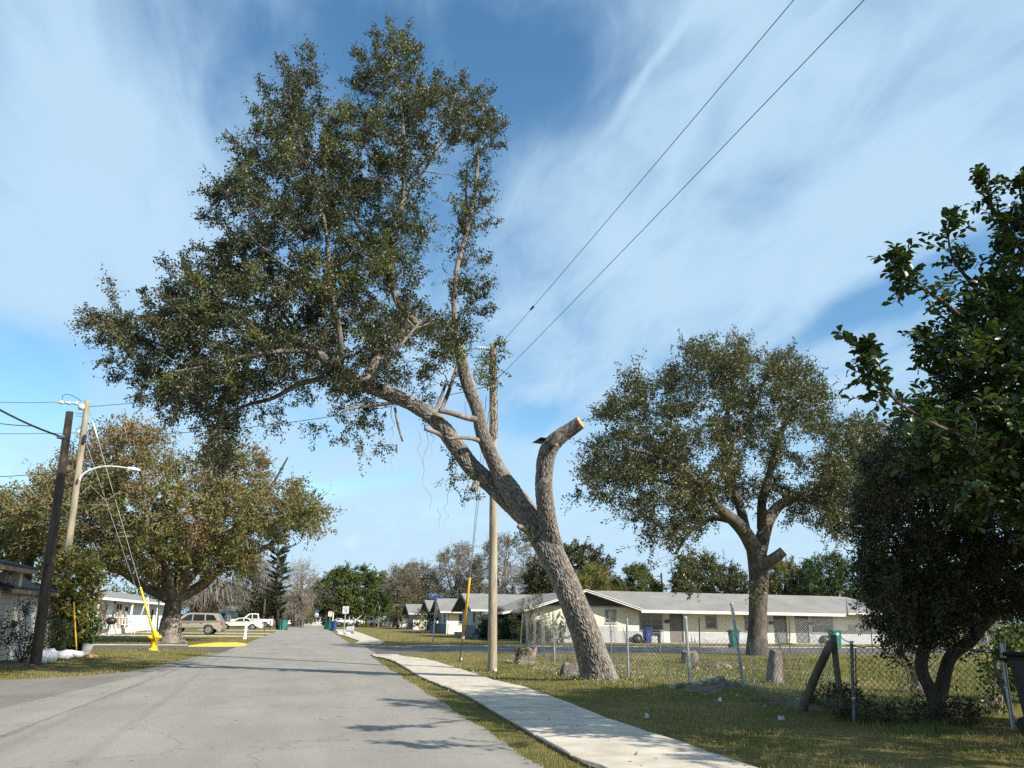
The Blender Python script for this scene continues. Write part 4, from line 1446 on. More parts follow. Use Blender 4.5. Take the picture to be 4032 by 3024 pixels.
c3 = poly_clumps(poly3, Y3, 4.8, 760, 43, holes3, .42, 170, inset=50)
c3 = c3[np.sin(c3[:, 0] * 1.3 + 1.1 * np.sin(c3[:, 2] * 1.1)) * np.cos(c3[:, 2] * 1.25 + c3[:, 1] * .8) > -.70]
c3b = np.array([at(x, y, Y3 + d) for x, y, d in [(2680, 2200, -1), (2700, 2240, -1.2), (2690, 2300, -1), (2720, 2320, -.8), (2740, 2290, -1.1), (2560, 2230, -.6), (2990, 2330, -.9), (2960, 2350, -.9), (2950, 2290, -.9), (3010, 2290, -1)]])
tree('tall_oak', 'tall rounded olive oak standing inside the chain link fence before the apartment building', b3, limbs3, np.vstack([c3, c3b]), np.concatenate([np.full(len(c3), .72), np.full(len(c3b), .5)]), 185, .145, .075, [lm_o3], m_bark2, m_twigd, 53, 9, None, 'tree', .1, .12, rmax=.08, rk=.016, tw_r=.010, longk=.2, sides=12)

# ---- dark two-stemmed tree at the fence corner
b4 = np.array(P(3690, 2835))
Y4 = float(b4[1])
l4px = [[(3690, 2850, 66, 0), (3688, 2780, 60, 0), (3684, 2735, 54, 0)],
        [(3684, 2760, 48, 0), (3662, 2712, 45, 0), (3636, 2661, 43, 0), (3628, 2608, 42, 0), (3645, 2540, 40, .1), (3680, 2450, 36, .2), (3700, 2350, 30, .2), (3680, 2200, 24, .2), (3650, 2000, 16, .2), (3640, 1800, 9, .3)],
        [(3690, 2770, 50, 0), (3708, 2709, 47, 0), (3722, 2646, 44, 0), (3740, 2592, 42, 0), (3778, 2553, 41, -.1), (3824, 2519, 40, -.2), (3866, 2465, 38, -.3), (3920, 2415, 34, -.3), (3990, 2330, 28, -.2), (4060, 2200, 22, 0), (4100, 2000, 14, .2)],
        [(3700, 2350, 22, .2), (3600, 2250, 16, .5), (3500, 2150, 10, .8)],
        [(3920, 2415, 24, -.3), (3900, 2250, 18, .2), (3850, 2050, 12, .5), (3800, 1850, 7, .6)],
        [(3628, 2600, 9, 0), (3600, 2545, 8, -.1), (3580, 2510, 6, -.1)]]
limbs4 = [px_limb(r, Y4) for r in l4px]
poly4 = [(3370, 2050), (3365, 1920), (3400, 1800), (3480, 1700), (3560, 1670), (3700, 1640), (3850, 1620), (4032, 1560), (4250, 1600), (4300, 2000), (4250, 2420), (4060, 2440), (3960, 2400), (3860, 2430), (3780, 2490), (3700, 2520), (3600, 2530), (3520, 2500), (3470, 2430), (3420, 2390), (3385, 2290), (3365, 2170)]
c4 = poly_clumps(poly4, Y4, 1.35, 900, 44, [], .12, 120, inset=30)
c4b = np.array([at(x, y, Y4 + d) for x, y, d in [(3440, 2440, .2), (3480, 2480, 0), (3500, 2540, .1), (3560, 2560, 0), (3630, 2500, -.3)]])
tree('corner_tree', 'dark dense small-leaved tree with two curved stems at the fence corner', b4, limbs4, np.vstack([c4, c4b]), .26, 190, .062, .031, [lm_dark], m_barkd, m_twigd, 54, 8, None, 'tree', 0.0, .35, rmax=.02, rk=.005, tw_r=.003, longk=.15, sides=14)
sb = at(3755, 2375, Y4 - .35)
mbs = MB(); mbs.tube([sb + (0.05, .1, -.12), sb, sb + (.05, -.05, .12)], [.035, .045, .04], 10)
setp(mbs.build('cut_stub', m_cutold, bpy.data.objects['corner_tree'], True, b4), 'pale sawn stub among the dark leaves')

# ---- big-leaved tree whose boughs reach in from the right
b5 = np.array([12.3, 6.6, 0.0])
Y5 = 7.6
boughs = [
    [(4200, 1250, 26, .1), (4032, 1000, 16, 0), (3990, 930, 13, 0), (3945, 880, 11, 0), (3905, 805, 8, 0), (3885, 740, 6, -.05), (3876, 712, 4, -.05)],
    [(4150, 1500, 28, .2), (3900, 1200, 16, .1), (3800, 1085, 12, .1), (3750, 1012, 9, .05), (3735, 940, 6, 0), (3737, 860, 4, 0)],
    [(4150, 1550, 26, 0), (3850, 1300, 16, -.3), (3702, 1180, 12, -.9), (3625, 1134, 9, -1.2), (3577, 1106, 7, -1.3), (3550, 1070, 6, -1.4), (3536, 1030, 5, -1.4)],
    [(4180, 1900, 30, 0), (3850, 1740, 16, -.5), (3700, 1680, 12, -1.1), (3553, 1597, 9, -1.5), (3485, 1529, 8, -1.6), (3437, 1487, 7, -1.7), (3425, 1430, 6, -1.7), (3418, 1388, 5, -1.7)],
    [(4150, 1700, 24, .2), (3900, 1500, 14, .2), (3760, 1440, 9, .1), (3690, 1390, 7, .1), (3640, 1320, 5, .1)],
    [(4200, 1100, 20, -.3), (4080, 900, 12, -.3), (4030, 800, 8, -.3), (4010, 730, 5, -.3)],
    [(4200, 2100, 26, .1), (3950, 1950, 14, 0), (3800, 1900, 10, -.1), (3650, 1850, 7, -.1)],
]
limbs5 = [px_limb(r, Y5) for r in boughs]
tops = [np.array(b5) + d for d in ([0, 0, 4.0],)]
limbs5 += [(np.array([b5 + (0, 0, -.2), b5 + (-.1, .1, 1.4), b5 + (-.2, .2, 2.6), b5 + (-.4, .2, 4.2), b5 + (-.2, -.2, 6.5), b5 + (.2, -.3, 8.5)]), np.array([.30, .25, .22, .18, .11, .05]))]
for pts, rr in list(limbs5[:7]):
    s0 = b5 + np.array([-.35, .2, 2.6 + (pts[0][2] - 3) * .35])
    limbs5.append((np.array([s0, (s0 + pts[0]) / 2 + (0, 0, .25), pts[0]]), np.array([.12, .08, rr[0]])))
for az, reach, rise, st in [(0, 3, 2.5, 3), (70, 3, 3, 3.2), (-70, 3.2, 2.6, 2.8), (300, 2.6, 4, 3.8), (40, 2.2, 4.5, 4), (285, 2.6, 4.5, 3.6)]:
    a = rad(az)
    s0 = b5 + np.array([-.3, .1, st])
    limbs5.append((np.array([s0, s0 + np.array([math.cos(a) * reach * .5, math.sin(a) * reach * .5, rise * .6]), s0 + np.array([math.cos(a) * reach, math.sin(a) * reach, rise])]), np.array([.11, .08, .04])))


def big_leaf_mesh(Pb, D, N, L, Wd):
    """obovate leaf with a folded, arching blade: 8 vertices, 6 faces each"""
    n = len(Pb)
    D = unit(D); S = unit(np.cross(D, N)); N = np.cross(S, D)
    L = L[:, None]; Wd = Wd[:, None]
    m1 = Pb + D * L * .38 + N * L * .05
    m2 = Pb + D * L * .74 + N * L * .03
    tip = Pb + D * L - N * L * .06
    f = N * Wd * .17
    V = np.stack([Pb, m1, m2, tip, m1 - S * Wd * .36 + f, m1 + S * Wd * .36 + f, m2 - S * Wd * .5 + f * .9, m2 + S * Wd * .5 + f * .9], 1)
    F4 = np.array([[4, 1, 2, 6], [1, 5, 7, 2]])
    F3 = np.array([[0, 1, 4], [0, 5, 1], [6, 2, 3], [2, 7, 3]])
    return V, F4, F3


def big_tree():
    root = thing('large_leaved_tree', 'tree with large glossy leaves whose dark boughs overhang the trash can and fence corner', 'tree', b5)
    r = np.random.RandomState(77)
    tubes = []
    for pts, rr in limbs5:
        sp = spline(np.column_stack([pts, rr]), 4)
        tubes.append((sp[:, :3], np.maximum(sp[:, 3], .004)))
    V, F = multi_tubes(tubes, 9)
    np_mesh('trunk', V - b5, [F], m_barkd, root, True)
    massp = [(3740, 1330), (3800, 1200), (3880, 1120), (3935, 1040), (3960, 930), (4010, 860), (4070, 800), (4330, 740), (4400, 2150), (4100, 2120), (3900, 2020), (3720, 1930), (3600, 1780), (3570, 1660), (3660, 1560), (3690, 1450), (3660, 1350)]
    mass = poly_clumps(massp, Y5, 1.1, 430, 45, [], .15, 150)
    dome = np.vstack([ellip_clumps(b5 + (-.3, -.1, 6.2), (3.7, 3.6, 3.1), 520, 46, .2), ellip_clumps(b5 + (.6, -1.2, 3.6), (3.0, 2.8, 1.6), 220, 47, .3), ellip_clumps((9.6, 3.9, 4.0), (1.9, 1.2, 1.1), 110, 49, .1), ellip_clumps((11.9, 7.7, 4.3), (2.3, 1.9, 2.1), 300, 50, .1)])  # last lobes are unseen canopy, added to shade the fence corner and near lawn
    q_ = dome - np.array([0, 0, EYE])
    zc_ = np.maximum(q_ @ _f, .01)
    dome = dome[(PW / 2 + FPX * (q_ @ _R) / zc_ > 4130) | (q_ @ _f < .3)]
    cl = np.vstack([mass, dome])
    br = make_branches(limbs5, cl, 48, .03, .006)
    # twigs
    tw_a, tw_b = [], []
    for c in cl:
        for k in range(5):
            dd = unit(r.normal(size=3) + np.array([-.3, 0, .25]))
            tw_a.append(c); tw_b.append(c + dd * r.uniform(.2, .42))
    # visible sprigs along the boughs
    for pts, rr in limbs5[:7]:
        sp = spline(np.column_stack([pts, rr]), 3)[:, :3]
        for k in range(5, len(sp)):
            for q in range(2):
                dd = unit((sp[k] - sp[k - 1]) * 3 / np.linalg.norm(sp[k] - sp[k - 1]) * .25 + r.normal(size=3))
                tw_a.append(sp[k]); tw_b.append(sp[k] + dd * r.uniform(.18, .46) * (1.1 - .4 * k / len(sp)))
        for q in range(3):
            tw_a.append(sp[-2]); tw_b.append(sp[-1] + unit(sp[-1] - sp[-2] + r.normal(size=3) * .02) * .08)
    tw_a, tw_b = np.array(tw_a), np.array(tw_b)
    TV, TF = twig_prisms(tw_a, tw_b, .006, .003)
    BV, BF = multi_tubes(br, 5)
    BV, BF = join_arrays([(BV, BF), (TV, TF)])
    np_mesh('branches', BV - b5, [BF], m_barkd, root)
    per = 9
    ti = np.repeat(np.arange(len(tw_a)), per)
    t = np.tile(np.linspace(.18, 1.0, per), len(tw_a))
    pb = tw_a[ti] + (tw_b - tw_a)[ti] * t[:, None]
    ax = unit((tw_b - tw_a)[ti])
    sd = unit(np.cross(ax, np.array([.2, .1, 1.0])))
    sgn = np.where(np.arange(len(ti)) % 2 == 0, 1, -1)[:, None]
    D = ax * .7 + sd * sgn * .8 + r.normal(size=(len(ti), 3)) * .35
    D[:, 2] -= .10
    N = np.array([0, 0, 1.0]) + r.normal(size=(len(ti), 3)) * .45
    L = r.uniform(.085, .135, len(ti)); Wd = L * r.uniform(.46, .60, len(ti))
    V, F4, F3 = big_leaf_mesh(pb, D, N, L, Wd)
    V = V - b5
    # the 300 largest in view are leaves of their own
    cpos = pb - np.array([0, 0, EYE])
    zc = cpos @ _f
    sx = PW / 2 + FPX * (cpos @ _R) / zc
    sy = PH / 2 - FPX * (cpos @ _U) / zc
    vis = (sx > 3300) & (sx < 4020) & (sy > 600) & (sy < 2050)
    outer = (sx - 3300) / 700 + np.abs(sy - 1300) / 4000 + (zc - 7) * .10 + r.rand(len(sx)) * .1
    score = np.where(vis, outer, 99)
    pick = np.argsort(score)[:300]
    pick = pick[score[pick] < 99]
    for i in pick:
        np_mesh('leaf', V[i], [F4, F3], lm_big, root, True)
    rest = np.setdiff1d(np.arange(len(V)), pick)
    Vr = V[rest].reshape(-1, 3)
    k = (np.arange(len(rest)) * 8)[:, None, None]
    o = np_mesh('leaves', Vr, [(F4[None] + k).reshape(-1, 4), (F3[None] + k).reshape(-1, 3)], lm_big, root, True)
    o['kind'] = 'stuff'
    return root


big_tree()


# ------------------------------------------------------------------ trees of the background
def bg(name, label, bx, Y, poly, n, crad, nleaf, L, Wd, leaf, tr=.2, seed=1, depth=3.0, bark=None, twigm=None, bare=False, group=None, forks=4, matfun=None, mind=0.0, droop=.05, tw_r=.02, holes=(), cat='tree', trunk_top=None, twigs=7, out=.8, up=.2, longk=.2):
    b = at(bx, 2450, Y); b[2] = 0
    cl = poly_clumps(poly, Y, depth, n, seed, holes, mind, 40)
    zt = np.percentile(cl[:, 2], 45) if trunk_top is None else trunk_top
    top = np.array([np.mean(cl[:, 0]), np.mean(cl[:, 1]), np.percentile(cl[:, 2], 85)])
    fork = np.array([b[0] * .8 + top[0] * .2, b[1] * .8 + top[1] * .2, zt * .62])
    limbs = [(np.array([b + (0, 0, -.2), (b + fork) / 2 + (.05, 0, 0), fork]), np.array([tr * 1.3, tr, tr * .85]))]
    r = np.random.RandomState(seed)
    for k in range(forks):
        e = cl[r.randint(len(cl))] * .75 + top * .25
        limbs.append((np.array([fork - (0, 0, .3), fork * .55 + e * .45 + (0, 0, .2), e]), np.array([tr * .6, tr * .4, tr * .12])))
    limbs.append((np.array([fork - (0, 0, .2), fork * .5 + top * .5, top]), np.array([tr * .7, tr * .45, tr * .12])))
    return tree(name, label, b, limbs, cl, crad, nleaf, L, Wd, leaf if isinstance(leaf, list) else [leaf], bark or m_bark2, twigm or m_twigd, seed, twigs, group, cat, up, droop, matfun, rmax=tr * .35, rk=.015, tw_r=tw_r, longk=longk, bare=bare, smoothlimbs=3, sides=6, out=out)


FARG = 'trees on the far side of the street'
bg('yard_tree', 'yellow green tree at the far left edge behind the beige building', 30, 56, [(-120, 2200), (-100, 1960), (0, 1945), (60, 1960), (95, 2050), (80, 2200), (40, 2260), (-60, 2260)], 60, .8, 180, .22, .11, [lm_olive, lm_brown], .22, 101, 2.0, matfun=lambda c, r: (r.rand(len(c)) < .3).astype(int))
bg('conifer', 'olive brown conifer rising behind the white pickup', 985, 134, [(930, 2418), (940, 2250), (965, 2160), (990, 2130), (1010, 2180), (1030, 2260), (1050, 2420)], 110, 1.2, 170, .40, .09, lm_conif, .3, 102, 2.2, droop=.35, forks=0, trunk_top=11)
bg('round_tree', 'bushy dark green tree between the conifer and the pickup roof', 1080, 136, [(1030, 2422), (1035, 2330), (1080, 2300), (1120, 2340), (1130, 2420)], 60, 1.1, 150, .34, .16, lm_dark, .25, 103, 2.0)
bg('bare_tree', 'bare pinkish grey tree behind the tall pine', 1190, 128, [(1120, 2420), (1125, 2290), (1150, 2240), (1190, 2225), (1225, 2250), (1240, 2310), (1235, 2380), (1190, 2430)], 120, 1.4, 12, .3, .12, lm_farb, .28, 104, 4, twigm=m_twiggrey, tw_r=.018, twigs=12)
bg('bare_tree', 'small bare brown tree left of the tall pine', 1035, 132, [(1005, 2330), (1010, 2230), (1040, 2210), (1075, 2240), (1085, 2330)], 60, 1.3, 14, .3, .14, lm_farb, .2, 105, 3, twigm=m_twiggrey, tw_r=.018, twigs=12)
bg('yard_tree', 'orange tinged tree at the left roadside beyond the bins', 1175, 140, [(1135, 2430), (1140, 2370), (1175, 2330), (1215, 2350), (1225, 2420)], 50, 1.1, 110, .32, .16, [lm_farb, lm_olive], .2, 106, 3, matfun=lambda c, r: (r.rand(len(c)) < .6).astype(int))
bg('far_tree', 'mossy dark oak at the end of the road above the divider', 1225, 172, [(1165, 2420), (1170, 2370), (1200, 2330), (1245, 2300), (1300, 2310), (1330, 2370), (1330, 2430), (1250, 2405), (1200, 2440)], 90, 1.5, 110, .40, .20, [lm_far, lm_moss], .22, 107, 5, matfun=lambda c, r: (r.rand(len(c)) < .35).astype(int), droop=.5, group=None)
bg('far_tree', 'dense green wall of trees across the far end of the road', 1290, 188, [(1100, 2445), (1110, 2400), (1180, 2385), (1260, 2370), (1340, 2380), (1480, 2400), (1480, 2450), (1300, 2440), (1200, 2435)], 110, 1.8, 110, .5, .25, lm_far, .25, 108, 5)
for bx_, Yt, hgt, lab in [(1199, 164.6, 4.2, 'leftmost thin bare trunk on the road divider'), (1212, 165.2, 3.6, 'second thin trunk on the road divider'), (1224, 165.4, 3.4, 'dark thin trunk in the middle of the divider')]:
    b = at(bx_, 2460, Yt)
    t = thing('thin_tree', lab + ' at the end of the road', 'tree', (b[0], b[1], 0))
    mb = MB(); mb.tube([(0, 0, 0), (.05, 0, hgt * .5), (.35, 0, hgt)], [.13, .11, .08], 8)
    mb.build('trunk', m_twig if bx_ != 1224 else m_bark2, t, True)
bg('broad_tree', 'broad bright green tree left of the white pickup on the right lawn', 1345, 172, [(1240, 2380), (1250, 2310), (1290, 2270), (1330, 2240), (1370, 2230), (1380, 2300), (1400, 2400), (1380, 2422), (1300, 2418)], 120, 1.0, 190, .34, .17, lm_mango, .3, 109, 4)
bg('broad_tree', 'tallest broad green tree in the middle of the right lawn row', 1430, 174, [(1330, 2330), (1320, 2260), (1350, 2228), (1390, 2245), (1420, 2228), (1470, 2235), (1500, 2255), (1525, 2300), (1525, 2400), (1490, 2420), (1400, 2418)], 150, 1.0, 190, .34, .17, lm_mango, .3, 110, 4)
for bx_, lab, pl, sd in [(1393, 'yellow green sapling with a thin pale trunk beside the parked pickups', [(1370, 2412), (1375, 2385), (1393, 2365), (1415, 2385), (1415, 2414)], 111), (1431, 'young tree with a forked pale trunk behind the white pickup', [(1400, 2410), (1405, 2350), (1440, 2320), (1465, 2350), (1460, 2415)], 112), (1489, 'slim young tree nearest the palm on the right lawn', [(1455, 2395), (1465, 2350), (1495, 2330), (1530, 2360), (1535, 2400), (1500, 2415)], 113)]:
    bg('sapling', lab, bx_, 143, pl, 34, .7, 120, .30, .15, lm_mango, .12, sd, 1.5, bark=m_twig, forks=2, trunk_top=5.5, tw_r=.012)
br_poly = [
    ((1555, 150), [(1510, 2400), (1525, 2280), (1560, 2245), (1610, 2250), (1650, 2300), (1650, 2410), (1580, 2420)], 'bare brownish tree just right of the broad green trees'),
    ((1640, 158), [(1570, 2330), (1590, 2240), (1640, 2225), (1690, 2240), (1730, 2290), (1740, 2400), (1640, 2410)], 'grey brown thin tree behind the street name sign'),
    ((1780, 150), [(1690, 2390), (1700, 2270), (1730, 2200), (1790, 2150), (1850, 2145), (1880, 2200), (1900, 2300), (1890, 2400), (1780, 2400)], 'tall grey brown thinning oak behind the yellow guard'),
    ((1960, 140), [(1870, 2380), (1880, 2230), (1910, 2150), (1980, 2120), (2050, 2130), (2110, 2170), (2130, 2270), (2130, 2380), (2000, 2370)], 'rusty brown thinning oak behind the middle utility pole'),
]
for (bx_, Yt), pl, lab in br_poly:
    bg('thinning_oak', lab, bx_, Yt, pl, 200, 1.25, 95, .30, .13, [lm_farb, lm_far], .4, 120 + bx_ % 17, 5, twigm=m_twiggrey, matfun=lambda c, r: (r.rand(len(c)) < .22).astype(int), tw_r=.022, twigs=10)
bg('dark_tree', 'low dark green tree between the thinning oaks and the cottage roofs', 1720, 132, [(1560, 2425), (1590, 2380), (1680, 2360), (1800, 2355), (1900, 2350), (2000, 2360), (2000, 2430)], 110, 1.2, 130, .34, .17, lm_far, .25, 131, 4)
bg('bare_tree', 'bare white branched tree above the apartment roof beside the utility pole', 2010, 84, [(1960, 2370), (1965, 2290), (2000, 2240), (2050, 2235), (2080, 2300), (2070, 2370)], 40, .9, 6, .2, .1, lm_farb, .14, 132, 2, twigm=m_twiggrey, bare=True, tw_r=.012, twigs=12)
bg('dark_tree', 'dark evergreen tree behind the leaning trunk over the apartment roof', 2250, 82, [(2080, 2360), (2090, 2230), (2140, 2180), (2230, 2150), (2330, 2165), (2400, 2210), (2420, 2270), (2420, 2340), (2250, 2350)], 170, .85, 190, .26, .13, lm_dark, .3, 133, 4)
bg('yellow_tree', 'yellow green loose tree growing over the apartment roof right of the leaning trunk', 2330, 66, [(2270, 2340), (2275, 2260), (2320, 2230), (2370, 2240), (2400, 2300), (2380, 2350), (2300, 2360)], 50, .6, 170, .18, .07, lm_shrub, .16, 134, 2, tw_r=.01)
bg('roadside_tree', 'rounded tree with a bare left side behind the apartment ridge', 2510, 84, [(2440, 2340), (2450, 2290), (2480, 2245), (2520, 2238), (2560, 2260), (2590, 2330), (2540, 2350)], 80, .7, 170, .24, .12, lm_mango, .2, 135, 2.5)
bg('roadside_tree', 'olive tree behind the long roof left of the tall oak trunk', 2730, 82, [(2650, 2350), (2660, 2240), (2700, 2190), (2780, 2190), (2850, 2230), (2920, 2250), (2930, 2350)], 130, .85, 170, .26, .13, lm_o3, .25, 136, 3)
bg('roadside_tree', 'yellowish green tree behind the long roof right of the tall oak trunk', 3090, 78, [(3010, 2355), (3020, 2250), (3060, 2225), (3130, 2235), (3170, 2290), (3170, 2360)], 80, .8, 190, .22, .11, lm_olive, .25, 137, 3)
bg('dark_tree', 'very dark green tree behind the right end of the apartment roof', 3270, 74, [(3150, 2365), (3160, 2250), (3200, 2205), (3260, 2190), (3330, 2200), (3400, 2230), (3480, 2260), (3520, 2380), (3400, 2400)], 170, .85, 200, .24, .12, lm_green, .3, 138, 4)
bg('dark_hedge_tree', 'dark shady trees behind the far right chain link fence', 3850, 56, [(3480, 2560), (3480, 2300), (3600, 2200), (3800, 2150), (4100, 2150), (4300, 2200), (4300, 2565)], 240, .9, 200, .22, .11, lm_dark, .3, 139, 3, cat='tree')
# low continuous woods along the horizon
def woods():
    r = np.random.RandomState(9)
    n = 1500
    x = r.uniform(-330, 420, n)
    y = 215 + r.uniform(0, 22, n) + np.abs(x) * .05
    z = 1 + 8.5 * r.rand(n) ** .8 * (1 + .3 * np.sin(x * .06) + .2 * np.sin(x * .17))
    V, F, mi, TV, TF = foliage(np.stack([x, y, z], -1), 2.6, 60, .9, .5, 5, 6, None, .1, 0, .03, .1)
    o = np_mesh('distant_woods', V, [F], lm_far)
    setp(o, kind='stuff', label='distant line of green woods along the horizon')


woods()

# tall pine with tiered whorls
def tiered_pine():
    Yp = 106.0
    b = at(1095, 2450, Yp); b[2] = 0
    root = thing('tiered_pine', 'dark pine with tiers of horizontal branches at the left roadside', 'tree', b)
    top = at(1100, 1985, Yp)
    H = top[2]
    mb = MB(); mb.tube([(0, 0, 0), (top[0] - b[0]) * .5 + np.array([0, 0, 0]) * 0 + np.array([0, 0, H * .5]), (top[0] - b[0], 0, H)], [.22, .16, .05], 8)
    mb.build('trunk', m_barkd, root, True)
    r = np.random.RandomState(3)
    Pb, D, N = [], [], []
    ta, tb = [], []
    for z in np.arange(2.2, H, .62):
        k = (z - 2.2) / (H - 2.2)
        reach = (1.6 + .5 * math.sin(z * 2.1)) * (1 - .35 * k) * (1.0 if z > 3 else .7)
        for q in range(6):
            a = q * 1.047 + r.rand() * .8
            d = np.array([math.cos(a), math.sin(a), .12 + .25 * k])
            c = np.array([(top[0] - b[0]) * z / H, 0, z])
            rr = reach * r.uniform(.45, 1.3)
            c = c + np.array([0, 0, r.uniform(-.25, .25)])
            e = c + d * rr + np.array([0, 0, .10])
            ta.append(c); tb.append(e)
            m = 95
            if r.rand() < .14:
                continue
            t = .25 + .75 * r.rand(m)
            pb = c + (e - c) * t[:, None] + np.array([0, 0, 1]) * (t ** 2)[:, None] * .18
            sd = np.array([-math.sin(a), math.cos(a), .1])
            dd = d * .5 + sd * r.choice([-1, 1], m)[:, None] * .7 + r.normal(size=(m, 3)) * .25 + np.array([0, 0, .35])
            Pb.append(pb); D.append(dd); N.append(r.normal(size=(m, 3)) + np.array([0, 0, 1]))
    Pb = np.concatenate(Pb)
    V, F = leaf_arrays(Pb, np.concatenate(D), np.concatenate(N), .42, .085)
    np_mesh('needles', V, [F], lm_pine, root)
    V, F = twig_prisms(np.array(ta), np.array(tb), .035, .012)
    np_mesh('branches', V, [F], m_barkd, root)


tiered_pine()


# arching leafless bush behind the SUV
def fountain(name, label, base, reach, height, n, mat, seed, azr=(0, 6.28), w=.012):
    r = np.random.RandomState(seed)
    root = thing(name, label, 'bush', base)
    tubes = []
    for i in range(n):
        a = r.uniform(*azr)
        R0 = reach * r.uniform(.45, 1.05)
        h = height * r.uniform(.5, 1.05)
        d = np.array([math.cos(a), math.sin(a), 0])
        s = r.normal(size=3) * .12
        pts = np.array([r.normal(0, .25, 3) * (1, 1, 0), d * R0 * .3 + (0, 0, h * .75) + s, d * R0 * .7 + (0, 0, h) + s, d * R0 + (0, 0, h * r.uniform(.55, .95))])
        tubes.append((spline(pts, 2), np.linspace(w, w * .35, 7)))
    V, F = multi_tubes(tubes, 3)
    np_mesh('stems', V, [F], mat, root)
    return root


fb = at(800, 2450, 113.0); fb[2] = 0
fountain('arching_bush', 'big leafless arching bush of grey twigs behind the tan SUV', fb, 6.2, 6.0, 1000, m_twiggrey, 4, w=.036)


def shrub(name, label, c, r3, n, crad, nleaf, L, Wd, leaf, seed, stems=5, stemm=None, group=None, cat='shrub', sr=.02, droop=0.0, up=.3, tw=.004):
    c = np.asarray(c, float)
    root = thing(name, label, cat, c, 0, group)
    r = np.random.RandomState(seed)
    cl = ellip_clumps((0, 0, r3[2] * 1.05 + .02), (r3[0], r3[1], r3[2] * .95), n, seed, .3)
    limbs = []
    for k in range(stems):
        e = cl[r.randint(len(cl))]
        limbs.append((np.array([r.normal(0, .06, 3) * (1, 1, 0), e * .5 + r.normal(0, .05, 3), e]), np.array([sr, sr * .8, sr * .4])))
    tubes = [(spline(np.column_stack([p, q]), 3)[:, :3], spline(np.column_stack([p, q]), 3)[:, 3]) for p, q in limbs]
    V, F, mi, TV, TF = foliage(cl, crad, nleaf, L, Wd, seed, 7, None, up, droop, tw, .2)
    SV, SF = multi_tubes(tubes, 6)
    SV, SF = join_arrays([(SV, SF), (TV, TF)])
    np_mesh('stems', SV, [SF], stemm or m_twigd, root)
    if nleaf:
        np_mesh('foliage', V, [F], leaf, root)
    return root


def palm(name, label, base, h, nf, fl, seed, tr=.12, up=.6, bark=None):
    r = np.random.RandomState(seed)
    root = thing(name, label, 'palm', base)
    mb = MB(); mb.tube([(0, 0, 0), (.05, 0, h * .5), (.02, .03, h)], [tr * 1.2, tr, tr * .9], 10)
    mb.build('trunk', bark or m_bark2, root, True)
    ribs, Pb, D, N = [], [], [], []
    for i in range(nf):
        a = r.uniform(0, 6.28); e = r.uniform(.0, 1.2) * up
        d = np.array([math.cos(a), math.sin(a), 0])
        pts = np.array([[0, 0, h], d * fl * .4 + (0, 0, h + fl * .45 * e), d * fl * .75 + (0, 0, h + fl * .45 * e - fl * .1), d * fl + (0, 0, h + fl * .2 * e - fl * .45)])
        sp = spline(pts, 5)
        ribs.append((sp, np.linspace(.02, .006, len(sp))))
        m = 46
        t = np.linspace(.15, 1, m) * (len(sp) - 1)
        q = np.stack([np.interp(t, np.arange(len(sp)), sp[:, k]) for k in range(3)], -1)
        sd = np.array([-math.sin(a), math.cos(a), 0])
        for s in (-1, 1):
            Pb.append(q); D.append(d * .6 + sd * s + np.array([0, 0, -.35]) + r.normal(size=(m, 3)) * .12); N.append(np.tile(np.array([0, 0, 1.0]), (m, 1)))
    V, F = multi_tubes(ribs, 4)
    np_mesh('ribs', V, [F], m_twig, root)
    V, F = leaf_arrays(np.concatenate(Pb), np.concatenate(D), np.concatenate(N), fl * .28, fl * .035)
    np_mesh('fronds', V, [F], lm_palm, root)
    return root


pb_ = at(2390, 2450, 70.0); pb_[2] = 0
palm('cabbage_palm', 'palm with drooping brown fronds above the apartment roof', pb_, 4.6, 34, 2.0, 6, .2, .7)
pb_ = at(1566, 2471, 128.0); pb_[2] = 0
palm('small_palm', 'short bright palm on the lawn beside the first cottage', pb_, 1.9, 20, 1.9, 7, .17, .9)
pb_ = at(62, 2450, 50.0); pb_[2] = 0
palm('shaggy_palm', 'dark shaggy palm behind the beige building roof', pb_, 5.2, 30, 1.7, 8, .34, .4, m_barkd)


